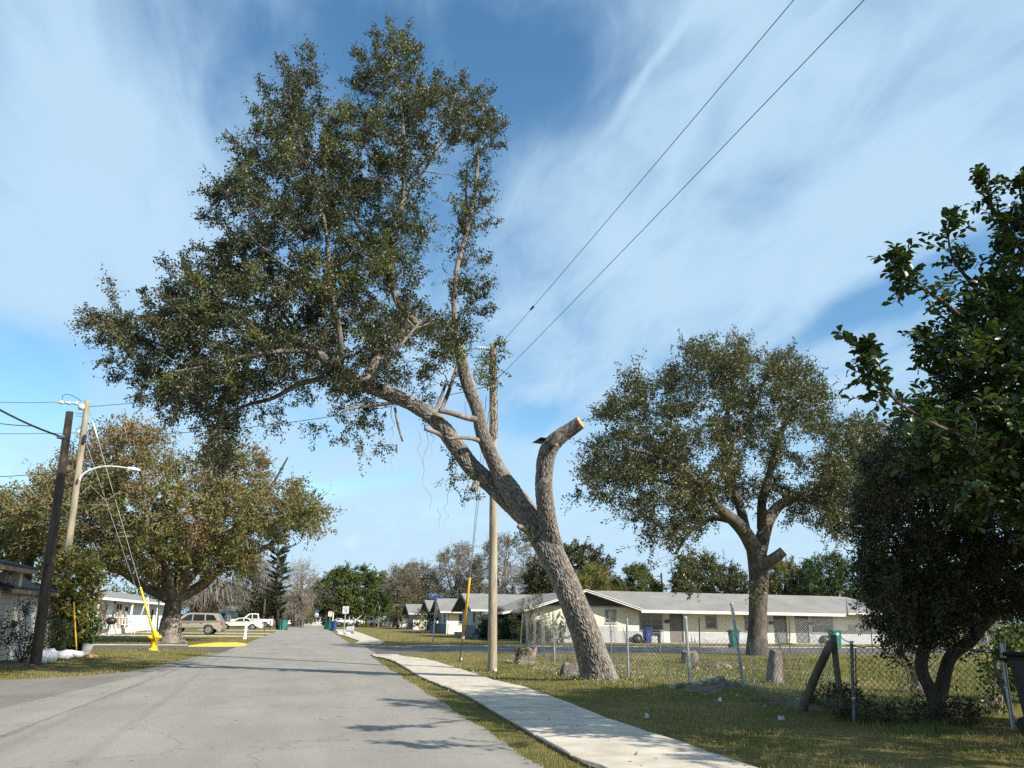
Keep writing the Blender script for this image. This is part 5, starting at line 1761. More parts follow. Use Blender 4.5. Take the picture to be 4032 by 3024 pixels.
# ------------------------------------------------------------------ building helpers
def window(parent, org, ux, nrm, w, h, rows=2, cols=1, pane=None, frame=None, off=(0, 0, 0), fr=.05, proud=.03, depth=.0):
    """org: lower left corner of the opening on the wall face; ux along the wall; nrm outward"""
    org, ux, nrm = np.asarray(org, float) - np.asarray(off), np.asarray(ux, float), np.asarray(nrm, float)
    uz = np.array([0, 0, 1.0])

    def slab(mb, u0, u1, v0, v1, d0, d1):
        c = [org + ux * u + uz * v + nrm * d for d in (d0, d1) for (u, v) in ((u0, v0), (u1, v0), (u1, v1), (u0, v1))]
        mb.add(c, [(0, 3, 2, 1), (4, 5, 6, 7), (0, 1, 5, 4), (1, 2, 6, 5), (2, 3, 7, 6), (3, 0, 4, 7)])

    mb = MB()
    slab(mb, 0, fr, 0, h, -.01, proud); slab(mb, w - fr, w, 0, h, -.01, proud)
    slab(mb, fr, w - fr, 0, fr, -.01, proud); slab(mb, fr, w - fr, h - fr, h, -.01, proud)
    for c in range(1, cols):
        u = fr + (w - 2 * fr) * c / cols
        slab(mb, u - fr * .4, u + fr * .4, fr, h - fr, -.01, proud - .004)
    f = mb.build('window', frame or m_frame, parent)
    for c in range(cols):
        for k in range(rows):
            u0 = fr + (w - 2 * fr) * c / cols + fr * .4; u1 = fr + (w - 2 * fr) * (c + 1) / cols - fr * .4
            v0 = fr + (h - 2 * fr) * k / rows + .012; v1 = fr + (h - 2 * fr) * (k + 1) / rows - .012
            p = MB(); slab(p, u0, u1, v0, v1, .003, .012)
            p.build('pane', pane or m_glass, f)
    if rows > 1:
        b = MB()
        for k in range(1, rows):
            v = fr + (h - 2 * fr) * k / rows
            slab(b, fr, w - fr, v - .012, v + .012, -.005, proud - .01)
        b.build('window_bars', frame or m_frame, f)
    s = MB(); slab(s, -.05, w + .05, -.06, -.003, -.005, .07)
    s.build('sill', frame or m_frame, f)
    return f


def slope(mb, pts, th=.12):
    """roof plane with thickness (below)"""
    mb.poly([tuple(p) for p in pts], (0, 0, -th))


def bar(mb, a, b, w, h):
    """board from a to b, w thick sideways, h tall (hanging below the line)"""
    a, b = np.asarray(a, float), np.asarray(b, float)
    t = b - a; t[2] = 0
    t = t / (np.linalg.norm(t) + 1e-9)
    s = np.array([-t[1], t[0], 0]) * w / 2
    z = np.array([0, 0, -h])
    mb.add([a - s, a + s, a + s + z, a - s + z, b - s, b + s, b + s + z, b - s + z], [(0, 1, 2, 3), (7, 6, 5, 4), (0, 4, 5, 1), (1, 5, 6, 2), (2, 6, 7, 3), (3, 7, 4, 0)])


# ---- long apartment building
def apartment():
    b0 = np.array([14.9, 54.0, 0.0])
    root = thing('apartment_building', 'long single storey cream and grey apartment building with grey shingle roof across the side street', 'building', b0)
    YW, YE = 54.0, 54.4
    XE0, XE1 = 22.75, 43.3

    def part(name, mat, mb, parent=root):
        return mb.build(name, mat, parent, False, b0)
    w = MB()
    w.box(14.9, XE0, YW, YW + .2, 0, 2.42)
    w.box(XE0 + .003, XE1, YE, YE + .2, 0, 2.3)
    w.box(14.9, 15.1, YW + .2, 57.0, 0, 2.3)
    w.box(16.8, 17.0, 57.0, 66.0, 0, 2.4); w.box(15.1, 17.0, 56.9, 57.1, 0, 2.4)
    w.box(XE1 - .2, XE1, YE + .2, 60.5, 0, 2.3)
    w.box(14.9, XE1, 60.5, 60.7, 0, 2.3)
    part('wall', m_cream, w)
    g = MB()
    sl = MB()
    # grey lower band with its steps
    g.box(14.88, 21.15, YW - .006, YW + .01, 0, 1.10)
    g.box(21.15, XE0 + .01, YW - .006, YW + .01, 0, .80)
    for x0, x1 in ((XE0 + .02, 24.85), (26.15, 33.0), (34.4, 35.0), (36.1, 39.2), (39.2, XE1)):
        g.box(x0, x1, YE - .006, YE + .01, 0, .74 if x0 < 39 else .95)
    g.box(14.894, 14.91, YW + .01, 57.0, 0, 1.1)
    part('painted_band', m_grey, g)
    gm_ = MB()
    gm_.poly([(14.5, YW - .02, 2.40), (22.6, YW - .02, 2.40), (18.5, YW - .02, 3.42)], (0, .1, 0))
    part('gable', m_gabled, gm_)
    t = MB(); t.box(14.6, 22.5, YW - .035, YW - .003, 2.36, 2.46)
    part('trim_board', m_grey, t)
    # roofs
    r = MB()
    slope(r, [(18.5, 53.1, 3.55), (18.5, 70, 3.55), (14.05, 70, 2.13), (14.05, 53.1, 2.13)])
    slope(r, [(18.5, 53.1, 3.55), (22.55, 53.1, 2.33), (22.55, 53.3, 2.33), (18.6, 57.4, 3.52), (18.5, 70, 3.55)])
    r.add([(0, 0, 0)] * 0, [])
    slope(r, [(22.5, 53.25, 2.27), (39.3, 53.25, 2.21), (41.0, 57.6, 3.62), (18.5, 57.6, 3.66)])
    slope(r, [(18.5, 57.6, 3.66), (41.0, 57.6, 3.62), (41, 62, 2.2), (18.5, 62, 2.2)])
    slope(r, [(39.3, 53.25, 2.21), (39.3, 53.0, 2.24), (45.2, 53.0, 2.24), (42.6, 57.6, 3.58), (41.0, 57.6, 3.62)])
    slope(r, [(42.6, 57.6, 3.58), (45.2, 53.0, 2.24), (45.2, 62, 2.2), (41, 62, 2.2), (41.0, 57.6, 3.62)])
    # porch roof step on the west side
    slope(r, [(14.05, 56.4, 2.13), (14.05, 63.6, 2.13), (13.3, 63.6, 1.98), (13.3, 56.4, 1.98)])
    part('roof', m_roof, r)
    f = MB()
    bar(f, (22.6, 53.2, 2.25), (39.3, 53.2, 2.19), .05, .11); bar(f, (22.6, 53.16, 2.12), (39.3, 53.16, 2.06), .10, .08)
    bar(f, (39.25, 52.96, 2.25), (45.2, 52.96, 2.25), .05, .12)
    bar(f, (18.5, 53.05, 3.52), (22.6, 53.05, 2.29), .05, .13); bar(f, (18.5, 53.0, 3.56), (22.62, 53.0, 2.33), .05, .05)
    bar(f, (18.5, 53.05, 3.52), (14.0, 53.05, 2.10), .05, .13); bar(f, (18.5, 53.0, 3.56), (14.0, 53.0, 2.13), .05, .05)
    bar(f, (14.0, 53.1, 2.1), (14.0, 56.4, 2.1), .05, .14); bar(f, (13.27, 56.4, 1.97), (13.27, 63.6, 1.97), .05, .14)
    bar(f, (13.3, 56.37, 1.97), (14.05, 56.37, 2.12), .05, .14)
    part('fascia', m_fascia, f)
    p = MB(); p.box(14.3, 14.46, 59.7, 59.86, 0, 2.0); part('porch_post', m_white, p)
    p = MB(); p.box(13.6, 13.76, 63.3, 63.46, 0, 1.95); part('porch_post', m_white, p)
    fl = MB(); fl.box(13.4, 16.8, 57.1, 66, -.05, .09); part('porch_floor', m_conc2, fl)
    fl = MB(); fl.box(15.2, XE1 + .5, 53.2, YW - .01, -.05, .035); part('footing', m_conc2, fl)
    ux, nn = (1, 0, 0), (0, -1, 0)

    def X(px): return float(at(px, 2450, YE)[0])

    def Z(py, px): return float(at(px, py, YE)[2])
    window(root, (20.18, YW, Z(2453, 2400)), ux, nn, .86, .92, 4, 1, None, m_frame, b0)
    window(root, (X(2520), YE, .86), ux, nn, X(2610) - X(2520), 1.2, 3, 2, None, m_frame, b0)
    window(root, (X(2777), YE, 1.02), ux, nn, X(2823) - X(2777), .9, 2, 1, None, m_frame, b0)
    window(root, (X(2930), YE, .86), ux, nn, X(3022) - X(2930), 1.2, 3, 2, None, m_frame, b0)
    window(root, (X(3194), YE, .80), ux, nn, X(3280) - X(3194), 1.22, 2, 2, None, m_frame, b0)
    window(root, (X(3384), YE, .98), ux, nn, X(3424) - X(3384), .98, 2, 1, m_blind, m_frame, b0)
    for a, c in ((2637, 2683), (3046, 3090), (3131, 3176)):
        d = MB(); d.box(X(a), X(c), YE - .03, YE - .008, .04, 2.04)
        dd = part('door', m_door, d)
        k = MB(); k.lathe([(.001, 0), (.03, .01), (.03, .04), (.001, .05)], (X(a) + .08 - b0[0], YE - .085 - b0[1], 1.0), 8, 'y')
        k.build('handle', m_galv, dd)
        j = MB(); j.box(X(c) + .005, X(c) + .12, YE - .05, YE - .003, 0, 2.09)
        part('door_jamb', m_jamb, j)
    for a in (2616, 3027, 3179):
        k = MB(); k.box(X(a), X(a) + .34, YE - .16, YE - .006, 1.36, 1.58, .02)
        part('letter_box', m_blackp, k)
    v = MB(); v.box(X(3339), X(3366), YE - .05, YE - .006, Z(2485, 3350), Z(2463, 3350))
    part('wall_vent', m_beigeg, v)
    for y, w_, z0, h_ in ((58.2, 1.2, .95, 1.1), (61.5, 1.0, .95, 1.1)):
        window(root, (16.8, y + w_, z0), (0, -1, 0), (-1, 0, 0), w_, h_, 2, 2, None, m_white, b0)
    d = MB(); d.box(16.765, 16.79, 63.6, 64.5, .1, 2.1); part('door', m_door, d)
    d = MB(); d.box(16.765, 16.79, 59.9, 60.8, .1, 2.1); part('door', m_door, d)
    return root


apartment()


def cottage(y0, y1, x0, label, two=True, win=None, dish=False):
    ln = 11.0
    b0 = np.array([x0, y0, 0.0])
    root = thing('cottage', label, 'house', b0, 0, 'gabled cottages facing the lawn')

    def part(name, mat, mb): return mb.build(name, mat, root, False, b0)
    ym = (y0 + y1) / 2
    w = MB()
    w.box(x0 + .2, x0 + ln, y0, y0 + .2, 0, 2.25)
    part('wall', m_cream, w)
    w = MB(); w.box(x0 + .2, x0 + ln, y1 - .2, y1, 0, 2.25)
    part('wall', m_cream, w)
    w = MB(); w.box(x0, x0 + .195, y0 - .003, y1 + .003, .98, 2.32)
    part('end_wall', m_grey, w)
    w = MB(); w.box(x0 - .012, x0 + .19, y0 - .006, y1 + .006, 0, .97)
    part('painted_band', m_slate, w)
    g = MB(); g.poly([(x0 + .04, y0, 2.33), (x0 + .04, y1, 2.33), (x0 + .04, ym, 3.5)], (.1, 0, 0))
    part('gable', m_gabled, g)
    r = MB()
    ov, xe = .75, .85
    zr, ze = 3.62, 2.22 - .0
    slope(r, [(x0 - xe, ym, zr), (x0 + ln, ym, zr), (x0 + ln, y0 - ov, ze), (x0 - xe, y0 - ov, ze)])
    slope(r, [(x0 - xe, ym, zr), (x0 - xe, y1 + ov, ze), (x0 + ln, y1 + ov, ze), (x0 + ln, ym, zr)])
    part('roof', m_roof, r)
    f = MB()
    bar(f, (x0 - xe, y0 - ov - .04, ze + .02), (x0 + ln, y0 - ov - .04, ze + .02), .06, .15)
    part('fascia', m_fascia, f)
    f = MB()
    bar(f, (x0 - xe - .03, ym, zr - .02), (x0 - xe - .03, y0 - ov, ze - .02), .05, .2); bar(f, (x0 - xe - .03, ym, zr - .02), (x0 - xe - .03, y1 + ov, ze - .02), .05, .2)
    part('rake_board', m_gabled, f)
    wd = (y1 - y0)
    for k in (.16, .68):
        window(root, (x0, y0 + wd * (k + .17), 1.12), (0, -1, 0), (-1, 0, 0), wd * .15, 1.05, 2, 1, None, m_frame, b0)
    if win:
        window(root, (win[0], y0, .98), (1, 0, 0), (0, -1, 0), win[1], 1.0, 4, 1, None, m_frame, b0)
    c = MB(); c.box(x0 - .02, x0 + .08, y0 - .05, y0 + .05, 0, 2.3)
    part('corner_board', m_white, c)
    if dish:
        d = MB()
        ring = []
        for rr, zz_ in ((.02, 0), (.2, .03), (.38, .10), (.40, .10), (.22, .05), (.02, .02)):
            ring.append([(rr * math.cos(a) * .9, zz_, rr * math.sin(a)) for a in np.arange(14) * 2 * math.pi / 14])
        d.rings(ring)
        o = d.build('satellite_dish', m_gabled, root, True)
        o.location = (-.5, wd * .5, 1.9); o.rotation_euler = (.3, 0, 2.2)
        d = MB(); d.tube([(0, wd * .5, 1.6), (-.5, wd * .5, 1.7), (-.5, wd * .5, 1.9)], .03, 6)
        d.build('dish_arm', m_gabled, root)
    return root


cottage(118.0, 125.4, 14.5, 'farthest cottage of the row, with a dark satellite dish on its end wall', dish=True)
cottage(91.4, 98.2, 13.7, 'cottage behind the stop sign with a dried bush at its corner')
cottage(83.6, 89.4, 13.75, 'cottage with a blue plastic bag lying at its corner', win=(float(at(1806, 2430, 83.6)[0]), float(at(1829, 2430, 83.6)[0] - at(1806, 2430, 83.6)[0])))
cottage(65.0, 72.6, 13.35, 'nearest cottage of the row, right behind the yellow cable guard')


def far_house(label, x0, x1, y0, z1, zr, wall, roof, wins=(), d=7):
    b0 = np.array([x0, y0, 0.0])
    root = thing('far_house', label, 'house', b0)
    w = MB(); w.box(0, x1 - x0, 0, d, 0, z1); w.build('wall', wall, root)
    r = MB(); L_ = x1 - x0
    slope(r, [(-.5, d / 2, zr), (-.5, -.6, z1 + .05), (L_ + .5, -.6, z1 + .05), (L_ + .5, d / 2, zr)], .1)
    slope(r, [(-.5, d / 2, zr), (L_ + .5, d / 2, zr), (L_ + .5, d + .6, z1 + .05), (-.5, d + .6, z1 + .05)], .1)
    r.build('roof', roof, root)
    for u, wd, z0, h in wins:
        window(root, (u, 0, z0), (1, 0, 0), (0, -1, 0), wd, h, 2, 1, None, m_white)
    f = MB(); bar(f, (-.5, -.63, z1 + .05), (L_ + .5, -.63, z1 + .05), .06, .18); f.build('fascia', m_white, root)
    return root


def XP(px, Y): return float(at(px, 2440, Y)[0])


far_house('small white house behind the white pickup and conifer', XP(1005, 140), XP(1055, 140) + 1.5, 140, 2.6, 3.6, m_siding, m_roof, [(1.2, .9, 1, 1.2)])
far_house('white carport house behind the cream car', XP(835, 140), XP(940, 140), 140, 2.5, 3.3, m_siding, m_roof, [(1.0, 1.0, .9, 1.2), (4, 1.2, .9, 1.2)])
far_house('pale house at the far end of the road left of the divider trunks', XP(1165, 205), XP(1205, 205), 205, 3.2, 4.6, m_white, m_roof, [(1, 1, 1, 1.2)])
far_house('white building at the far end of the road behind the divider', XP(1212, 198), XP(1268, 198), 198, 2.8, 3.6, m_white, m_roof, [(1.5, 1.2, .9, 1.2)])
far_house('tan roofed house behind the small palm and the first cottage', XP(1540, 150), XP(1640, 150), 150, 3.0, 4.8, m_white, pm('tan shingles', (0.30, 0.25, 0.20), (0.22, 0.18, 0.14), 3, 0.95), [(1, 1, 1, 1.2)])


# ---- beige building near left
def beige_house():
    b0 = np.array([-9.3, 28.0, 0.0])
    root = thing('beige_building', 'beige lap sided building with tan fascia and a white lattice screen at the left edge', 'building', b0)

    def part(name, mat, mb, par=root): return mb.build(name, mat, par, False, b0)
    X0 = -9.3
    w = MB(); w.box(X0 - .25, X0, 12, 34.2, 0, 2.12); w.box(-15, X0 - .25, 33.95, 34.2, 0, 2.1)
    wall = part('wall', m_beigeg, w)
    h = .168
    k = MB()
    k.rings([[(0, 0, 0), (.035, 0, 0), (.008, 0, h + .012), (0, 0, h + .012)], [(0, 17.3, 0), (.035, 17.3, 0), (.008, 17.3, h + .012), (0, 17.3, h + .012)]])
    first = None
    for i in range(12):
        if first is None:
            o = k.build('siding_board', m_beige, root)
            first = o
        else:
            o = first.copy(); col.objects.link(o); o.parent = root
        o.location = (.002, 12 - 28.0, .03 + i * h)
    # lattice screen
    l = MB()
    y0, y1, z1 = 29.25, 34.15, 2.02
    n = 0
    sp = .085
    H = z1 - .02
    for i in range(int((y1 - y0 + H) / sp)):
        for s in (1, -1):
            a0 = y0 - H + i * sp
            ya, yb = a0, a0 + H
            za, zb = .02, z1
            if s < 0: za, zb = z1, .02
            t0 = max(0, (y0 - ya) / H); t1 = min(1, (y1 - ya) / H)
            if t1 - t0 < .02: continue
            A = np.array([X0 + (.045 if s > 0 else .053), ya + H * t0, za + (zb - za) * t0])
            B = np.array([X0 + (.045 if s > 0 else .053), ya + H * t1, za + (zb - za) * t1])
            dv = unit(B - A) ; sd = np.cross(dv, (1, 0, 0)) * .016
            l.add([A - sd, A + sd, B + sd, B - sd, A - sd + (.006, 0, 0), A + sd + (.006, 0, 0), B + sd + (.006, 0, 0), B - sd + (.006, 0, 0)], [(4, 5, 6, 7), (0, 4, 7, 3), (1, 2, 6, 5)])
    lt = part('lattice_screen', m_lattice, l)
    lt['kind'] = 'stuff'
    bk = MB(); bk.box(X0 + .004, X0 + .03, y0, y1, 0, z1); part('screen_backing', m_beigeg, bk)
    fr = MB()
    for a in ((X0 + .035, X0 + .075, y0 - .05, y0, 0, z1 + .03), (X0 + .035, X0 + .075, y1, y1 + .05, 0, z1 + .03)):
        fr.box(*a)
    part('screen_frame', m_lattice, fr)
    f = MB(); bar(f, (X0 + .30, 27.6, 2.22), (X0 + .30, 34.6, 2.22), .05, .19); part('fascia', m_brownf, f)
    r = MB()
    slope(r, [(X0 + .33, 27.6, 2.24), (X0 + .33, 34.7, 2.24), (-13.6, 34.7, 3.35), (-13.6, 27.6, 3.35)], .08)
    slope(r, [(X0 + .5, 10, 2.86), (X0 + .5, 29.0, 2.86), (-13.6, 29.0, 3.9), (-13.6, 10, 3.9)], .08)
    part('roof', m_roofb, r)
    f = MB(); bar(f, (X0 + .47, 10, 2.84), (X0 + .47, 29.02, 2.84), .05, .19); bar(f, (X0 + .44, 28.98, 2.85), (-13.6, 28.98, 3.88), .04, .17); part('fascia', m_brownf, f)
    w = MB(); w.box(X0 - .6, X0 - .35, 12, 28.2, 2.12, 2.75); w.box(X0 - .35, X0 - .05, 27.95, 28.2, 2.15, 2.66); part('upper_wall', m_grey, w)
    w = MB(); w.box(X0 + .05, X0 + .3, 28.1, 28.35, 2.23, 2.66); part('corner_post', m_beige, w)
    v = MB(); v.tube([(X0 - 1.2, 30.0, 2.5), (X0 - 1.2, 30.0, 2.95), (X0 - 1.2, 30.6, 2.95)], .04, 8); part('vent_pipe', m_white, v)
    return root


beige_house()


def white_house():
    X0 = -16.4
    b0 = np.array([X0, 64.0, 0.0])
    root = thing('white_house', 'white lap sided house with grey roof and cluttered porch at the left', 'house', b0)

    def part(name, mat, mb): return mb.build(name, mat, root, False, b0)
    w = MB(); w.box(X0 - 7, X0 - .01, 63.0, 99.0, 0, 2.62); part('wall', m_siding, w)
    s = MB()
    for i in range(15):
        z = .2 + i * .162
        s.rings([[(X0 - .005, 62.99, z), (X0 + .022, 62.99, z), (X0 + .004, 62.99, z + .16), (X0 - .005, 62.99, z + .16)], [(X0 - .005, 99, z), (X0 + .022, 99, z), (X0 + .004, 99, z + .16), (X0 - .005, 99, z + .16)]])
    o = part('lap_siding', m_siding, s); o['kind'] = 'stuff'
    r = MB()
    slope(r, [(X0 + 1.0, 62.4, 2.74), (X0 + 1.0, 99.6, 2.74), (X0 - 3.4, 99.6, 3.75), (X0 - 3.4, 62.4, 3.75)], .1)
    slope(r, [(X0 - 3.4, 62.4, 3.75), (X0 - 3.4, 99.6, 3.75), (X0 - 7.8, 99.6, 2.7), (X0 - 7.8, 62.4, 2.7)], .1)
    part('roof', m_roof, r)
    f = MB(); bar(f, (X0 + 1.0, 62.4, 2.75), (X0 + 1.0, 99.6, 2.75), .06, .2); part('fascia', m_white, f)
    for px0, px1, z0, h, rows in ((372, 385, .9, 1.3, 2), (402, 413, .5, 1.9, 2), (446, 472, .75, 1.75, 3), (482, 498, .2, 2.1, 2), (588, 600, .6, 1.6, 2), (606, 618, .6, 1.6, 2)):
        ya = float(atX(px0, 2440, X0)[1]); yb = float(atX(px1, 2440, X0)[1])
        window(root, (X0 + .024, yb, z0), (0, -1, 0), (1, 0, 0), yb - ya, h, rows, 2 if rows == 3 else 1, None, m_white, b0, .09, .05)
    for px in (372, 437, 508, 610):
        y = float(atX(px, 2480, X0 + .8)[1])
        p = MB(); p.box(X0 + .72, X0 + .86, y - .07, y + .07, 0, 2.66); part('porch_post', m_white if px != 437 else m_jamb, p)
    y0 = float(atX(415, 2490, X0 + 1.0)[1]); y1 = float(atX(515, 2490, X0 + 1.0)[1])
    fl = MB(); fl.box(X0 + .03, X0 + 1.2, y0, y1, -.05, .42); part('porch_deck', m_white, fl)
    rail = MB()
    for k in range(9):
        y = y0 + (y1 - y0) * k / 8
        rail.box(X0 + 1.1, X0 + 1.16, y - .03, y + .03, .42, 1.25)
    bar(rail, (X0 + 1.13, y0, 1.3), (X0 + 1.13, y1, 1.3), .08, .06)
    part('railing', m_white, rail)
    return root


white_house()
# things standing about that porch
Xp = -15.0
def yX(px, X): return float(atX(px, 2485, X)[1])
g = thing('grill', 'dark kettle grill standing in front of the white porch', 'grill', (Xp, yX(432, Xp), 0))
mb = MB(); mb.lathe([(.02, .75), (.30, .8), (.42, 1.0), (.42, 1.06), (.30, 1.25), (.02, 1.32)], (0, 0, 0), 14); mb.build('bowl', m_blackp, g, True)
for a in (0, 2.1, 4.2):
    mb = MB(); mb.tube([(.5 * math.cos(a), .5 * math.sin(a), 0), (.2 * math.cos(a), .2 * math.sin(a), .82)], .025, 6); mb.build('leg', m_blackp, g)
t = thing('garden_table', 'small white table at the corner of the porch', 'table', (Xp + .2, yX(500, Xp + .2), 0))
mb = MB(); mb.box(-.5, .5, -.7, .7, .68, .74, .02); mb.build('tabletop', m_white, t)
for sx in (-1, 1):
    for sy in (-1, 1):
        mb = MB(); mb.tube([(sx * .48, sy * .62, 0), (sx * .4, sy * .5, .69)], .03, 6); mb.build('leg', m_white, t)
for k, (px, dz) in enumerate(((462, 0), (474, .1), (496, .05))):
    b = thing('leaning_board', ['brown board leaning on the porch rail beside the grill', 'middle brown board leaning on the porch rail', 'tan board leaning on the porch by the white table'][k], 'board', (Xp - .2, yX(px, Xp - .2), 0))
    mb = MB(); mb.poly([(0, -.35, .45), (0, .35, .45), (-.25, .35, 1.7 + dz), (-.25, -.35, 1.7 + dz)], (.04, 0, .01)); mb.build('panel', m_brownf, b)
tr = thing('trellis', 'tall white garden trellis pyramid beside the white house', 'trellis', (Xp + 1.0, yX(562, Xp + 1.0), 0))
for a in (.8, 2.37, 3.94, 5.5):
    mb = MB(); mb.tube([(.75 * math.cos(a), .75 * math.sin(a), 0), (.05 * math.cos(a), .05 * math.sin(a), 3.0)], .03, 5); mb.build('leg', m_fascia, tr)
for z in (.7, 1.4, 2.1):
    q = .75 * (1 - z / 3.2)
    mb = MB()
    for i in range(4):
        a, c = .8 + i * 1.571, .8 + (i + 1) * 1.571
        mb.tube([(q * math.cos(a), q * math.sin(a), z), (q * math.cos(c), q * math.sin(c), z)], .022, 5)
    mb.build('rung', m_fascia, tr)


# ------------------------------------------------------------------ vehicles
def loft(mb, prof, wfun, inset=.05):
    """side profile (x,z) swept across the width given at each height"""
    n = len(prof)
    cx = sum(p[0] for p in prof) / n; cz = sum(p[1] for p in prof) / n
    rings = []
    for s, k in ((-1, 1), (-1, 0), (1, 0), (1, 1)):
        ring = []
        for x, z in prof:
            w = wfun(x, z)
            if k:
                ring.append((x + (cx - x) * .025, s * w, z + (cz - z) * .05))
            else:
                ring.append((x, s * (w - inset), z))
        rings.append(ring)
    mb.rings(rings)


def wheel(root, x, y, r, w, rim=m_rim):
    mb = MB()
    s = 1 if y > 0 else -1
    mb.lathe([(.01, -w / 2), (r * .66, -w / 2), (r * .92, -w / 2), (r, -w * .32), (r, w * .32), (r * .92, w / 2), (r * .66, w / 2), (.01, w / 2)], (0, 0, 0), 20, 'y')
    o = mb.build('wheel', m_rubber, root, False)
    o.location = (x, y, r)
    mb = MB()
    mb.lathe([(r * .62, s * (w / 2 + .004)), (r * .62, s * (w / 2 + .012)), (r * .52, s * (w / 2 + .012)), (r * .52, s * (w / 2 + .002)), (.01, s * (w / 2 + .002))], (0, 0, 0), 20, 'y')
    for k in range(5):
        a = k * 1.2566
        d = np.array([math.cos(a), math.sin(a)]); q = np.array([-d[1], d[0]]) * r * .09
        y0, y1 = s * (w / 2 + .003), s * (w / 2 + .016)
        pts = [d * r * .10 - q, d * r * .10 + q, d * r * .56 + q * .8, d * r * .56 - q * .8]
        mb.add([(p[0], y0, p[1]) for p in pts] + [(p[0], y1, p[1]) for p in pts], [(0, 1, 2, 3), (7, 6, 5, 4), (0, 4, 5, 1), (1, 5, 6, 2), (2, 6, 7, 3), (3, 7, 4, 0)])
    mb.build('rim', rim, o)
    return o


def car(name, label, cat, loc, rz, L_, Wd, H, belt, paint, roofline, glass, kind='suv', wr=.36, wb=None, lower=None, trim=None, group=None):
    """x forward, nose at +L/2; roofline: [(x,z)] polygon of the cabin; glass: list of side window polygons"""
    root = thing(name, label, cat, loc, rz, group)
    h2 = L_ / 2
    fw, rw_ = (wb if wb else (L_ * .31, -L_ * .28))
    gc = wr * .62
    arch = lambda cx: [(cx + (wr + .07) * math.cos(a), wr + (wr + .05) * math.sin(a)) for a in np.linspace(math.pi - .35, .35, 7)]
    body = [(-h2, gc + .12), (-h2 + .08, gc - .02)] + arch(rw_) + arch(fw) + [(h2 - .1, gc - .02), (h2, gc + .12)] + lower
    mb = MB()
    loft(mb, body, lambda x, z: Wd / 2 * (1 - .10 * max(0, abs(x) / h2 - .72) / .28) - .03 * max(0, (z - .6)), .06)
    mb.build('body', paint, root, False)
    zt = max(p[1] for p in roofline)
    wf = lambda x, z: Wd / 2 - .05 - .17 * max(0, (z - belt)) / max(.1, zt - belt)
    mb = MB(); loft(mb, roofline, wf, .07)
    mb.build('cabin', paint, root, False)
    for g in glass:
        for s in (-1, 1):
            mb = MB()
            mb.poly([(x, s * (wf(x, z) + .001 - .012), z) for x, z in g], (0, s * .016, 0))
            mb.build('side_window', m_glassc, root)
    # end glasses follow the cabin's raked ends
    a, b = roofline[0], roofline[1]
    for (p, q) in ((roofline[0], roofline[1]), (roofline[-1], roofline[-2])):
        p, q = np.array(p), np.array(q)
        lo, hi = p + (q - p) * .10, p + (q - p) * .90
        nx = np.array([-(q - p)[1], (q - p)[0]]); nx /= np.linalg.norm(nx)
        if nx[0] * p[0] < 0: nx = -nx
        lo, hi = lo + nx * .006, hi + nx * .006
        wl, wh = wf(*lo) - .12, wf(*hi) - .12
        mb = MB(); mb.poly([(lo[0], -wl, lo[1]), (lo[0], wl, lo[1]), (hi[0], wh, hi[1]), (hi[0], -wh, hi[1])], (nx[0] * .012, 0, nx[1] * .012))
        mb.build('windscreen' if p[0] > 0 else 'rear_window', m_glassc, root)
    for x in (fw, rw_):
        for s in (-1, 1):
            wheel(root, x, s * (Wd / 2 - .13), wr, .24)
    top = max(p[1] for p in lower)
    for s in (-1, 1):
        mb = MB(); mb.box(-h2 - .012, -h2 + .10, min(s * Wd * .30, s * Wd * .455), max(s * Wd * .30, s * Wd * .455), belt - .26, belt - .04, .02)
        mb.build('tail_lamp', m_red, root)
        mb = MB(); mb.box(h2 - .16, h2 + .004, min(s * Wd * .26, s * Wd * .43), max(s * Wd * .26, s * Wd * .43), belt - .34, belt - .18, .02)
        mb.build('headlight', m_porc, root)
        mb = MB(); mb.box(fw - .62, fw - .42, s * (Wd / 2 + .02) - .07, s * (Wd / 2 + .02) + .07, belt - .02, belt + .13, .03)
        mb.build('mirror', paint, root)
    for x in (-h2 - .04, h2 - .08):
        mb = MB(); mb.box(x, x + .12, -Wd * .44, Wd * .44, gc + .05, gc + .24, .03)
        mb.build('bumper', trim or paint, root)
    for s in (-1, 1):
        mb = MB(); mb.box(rw_ + wr + .12, fw - wr - .12, s * (Wd / 2 - .012) - .012, s * (Wd / 2 - .012) + .014, gc + .26, gc + .34, .008)
        mb.build('side_moulding', trim or paint, root)
    if kind == 'suv':
        for s in (-1, 1):
            mb = MB(); mb.tube([(-h2 + .5, s * (Wd / 2 - .3), zt), (-h2 + .55, s * (Wd / 2 - .3), zt + .06), (.55, s * (Wd / 2 - .3), zt + .06), (.6, s * (Wd / 2 - .3), zt)], .02, 6)
            mb.build('roof_rail', m_blackp, root)
    for s in (-1, 1):
        for x in ((.25, -.75) if kind != 'coupe' else (-.35,)):
            mb = MB(); mb.box(x - .1, x + .1, s * (Wd / 2 - .01) - .015, s * (Wd / 2 - .01) + .03, belt - .16, belt - .12, .01)
            mb.build('door_handle', trim or m_blackp, root)
    return root


p_tan = paint_mat('champagne car paint', (0.29, 0.255, 0.205))
p_grey = paint_mat('grey car paint', (0.14, 0.15, 0.16))
p_cream = paint_mat('cream car paint', (0.70, 0.65, 0.53))
p_white = paint_mat('white car paint', (0.78, 0.79, 0.80))
p_dark = paint_mat('dark blue car paint', (0.02, 0.025, 0.035))

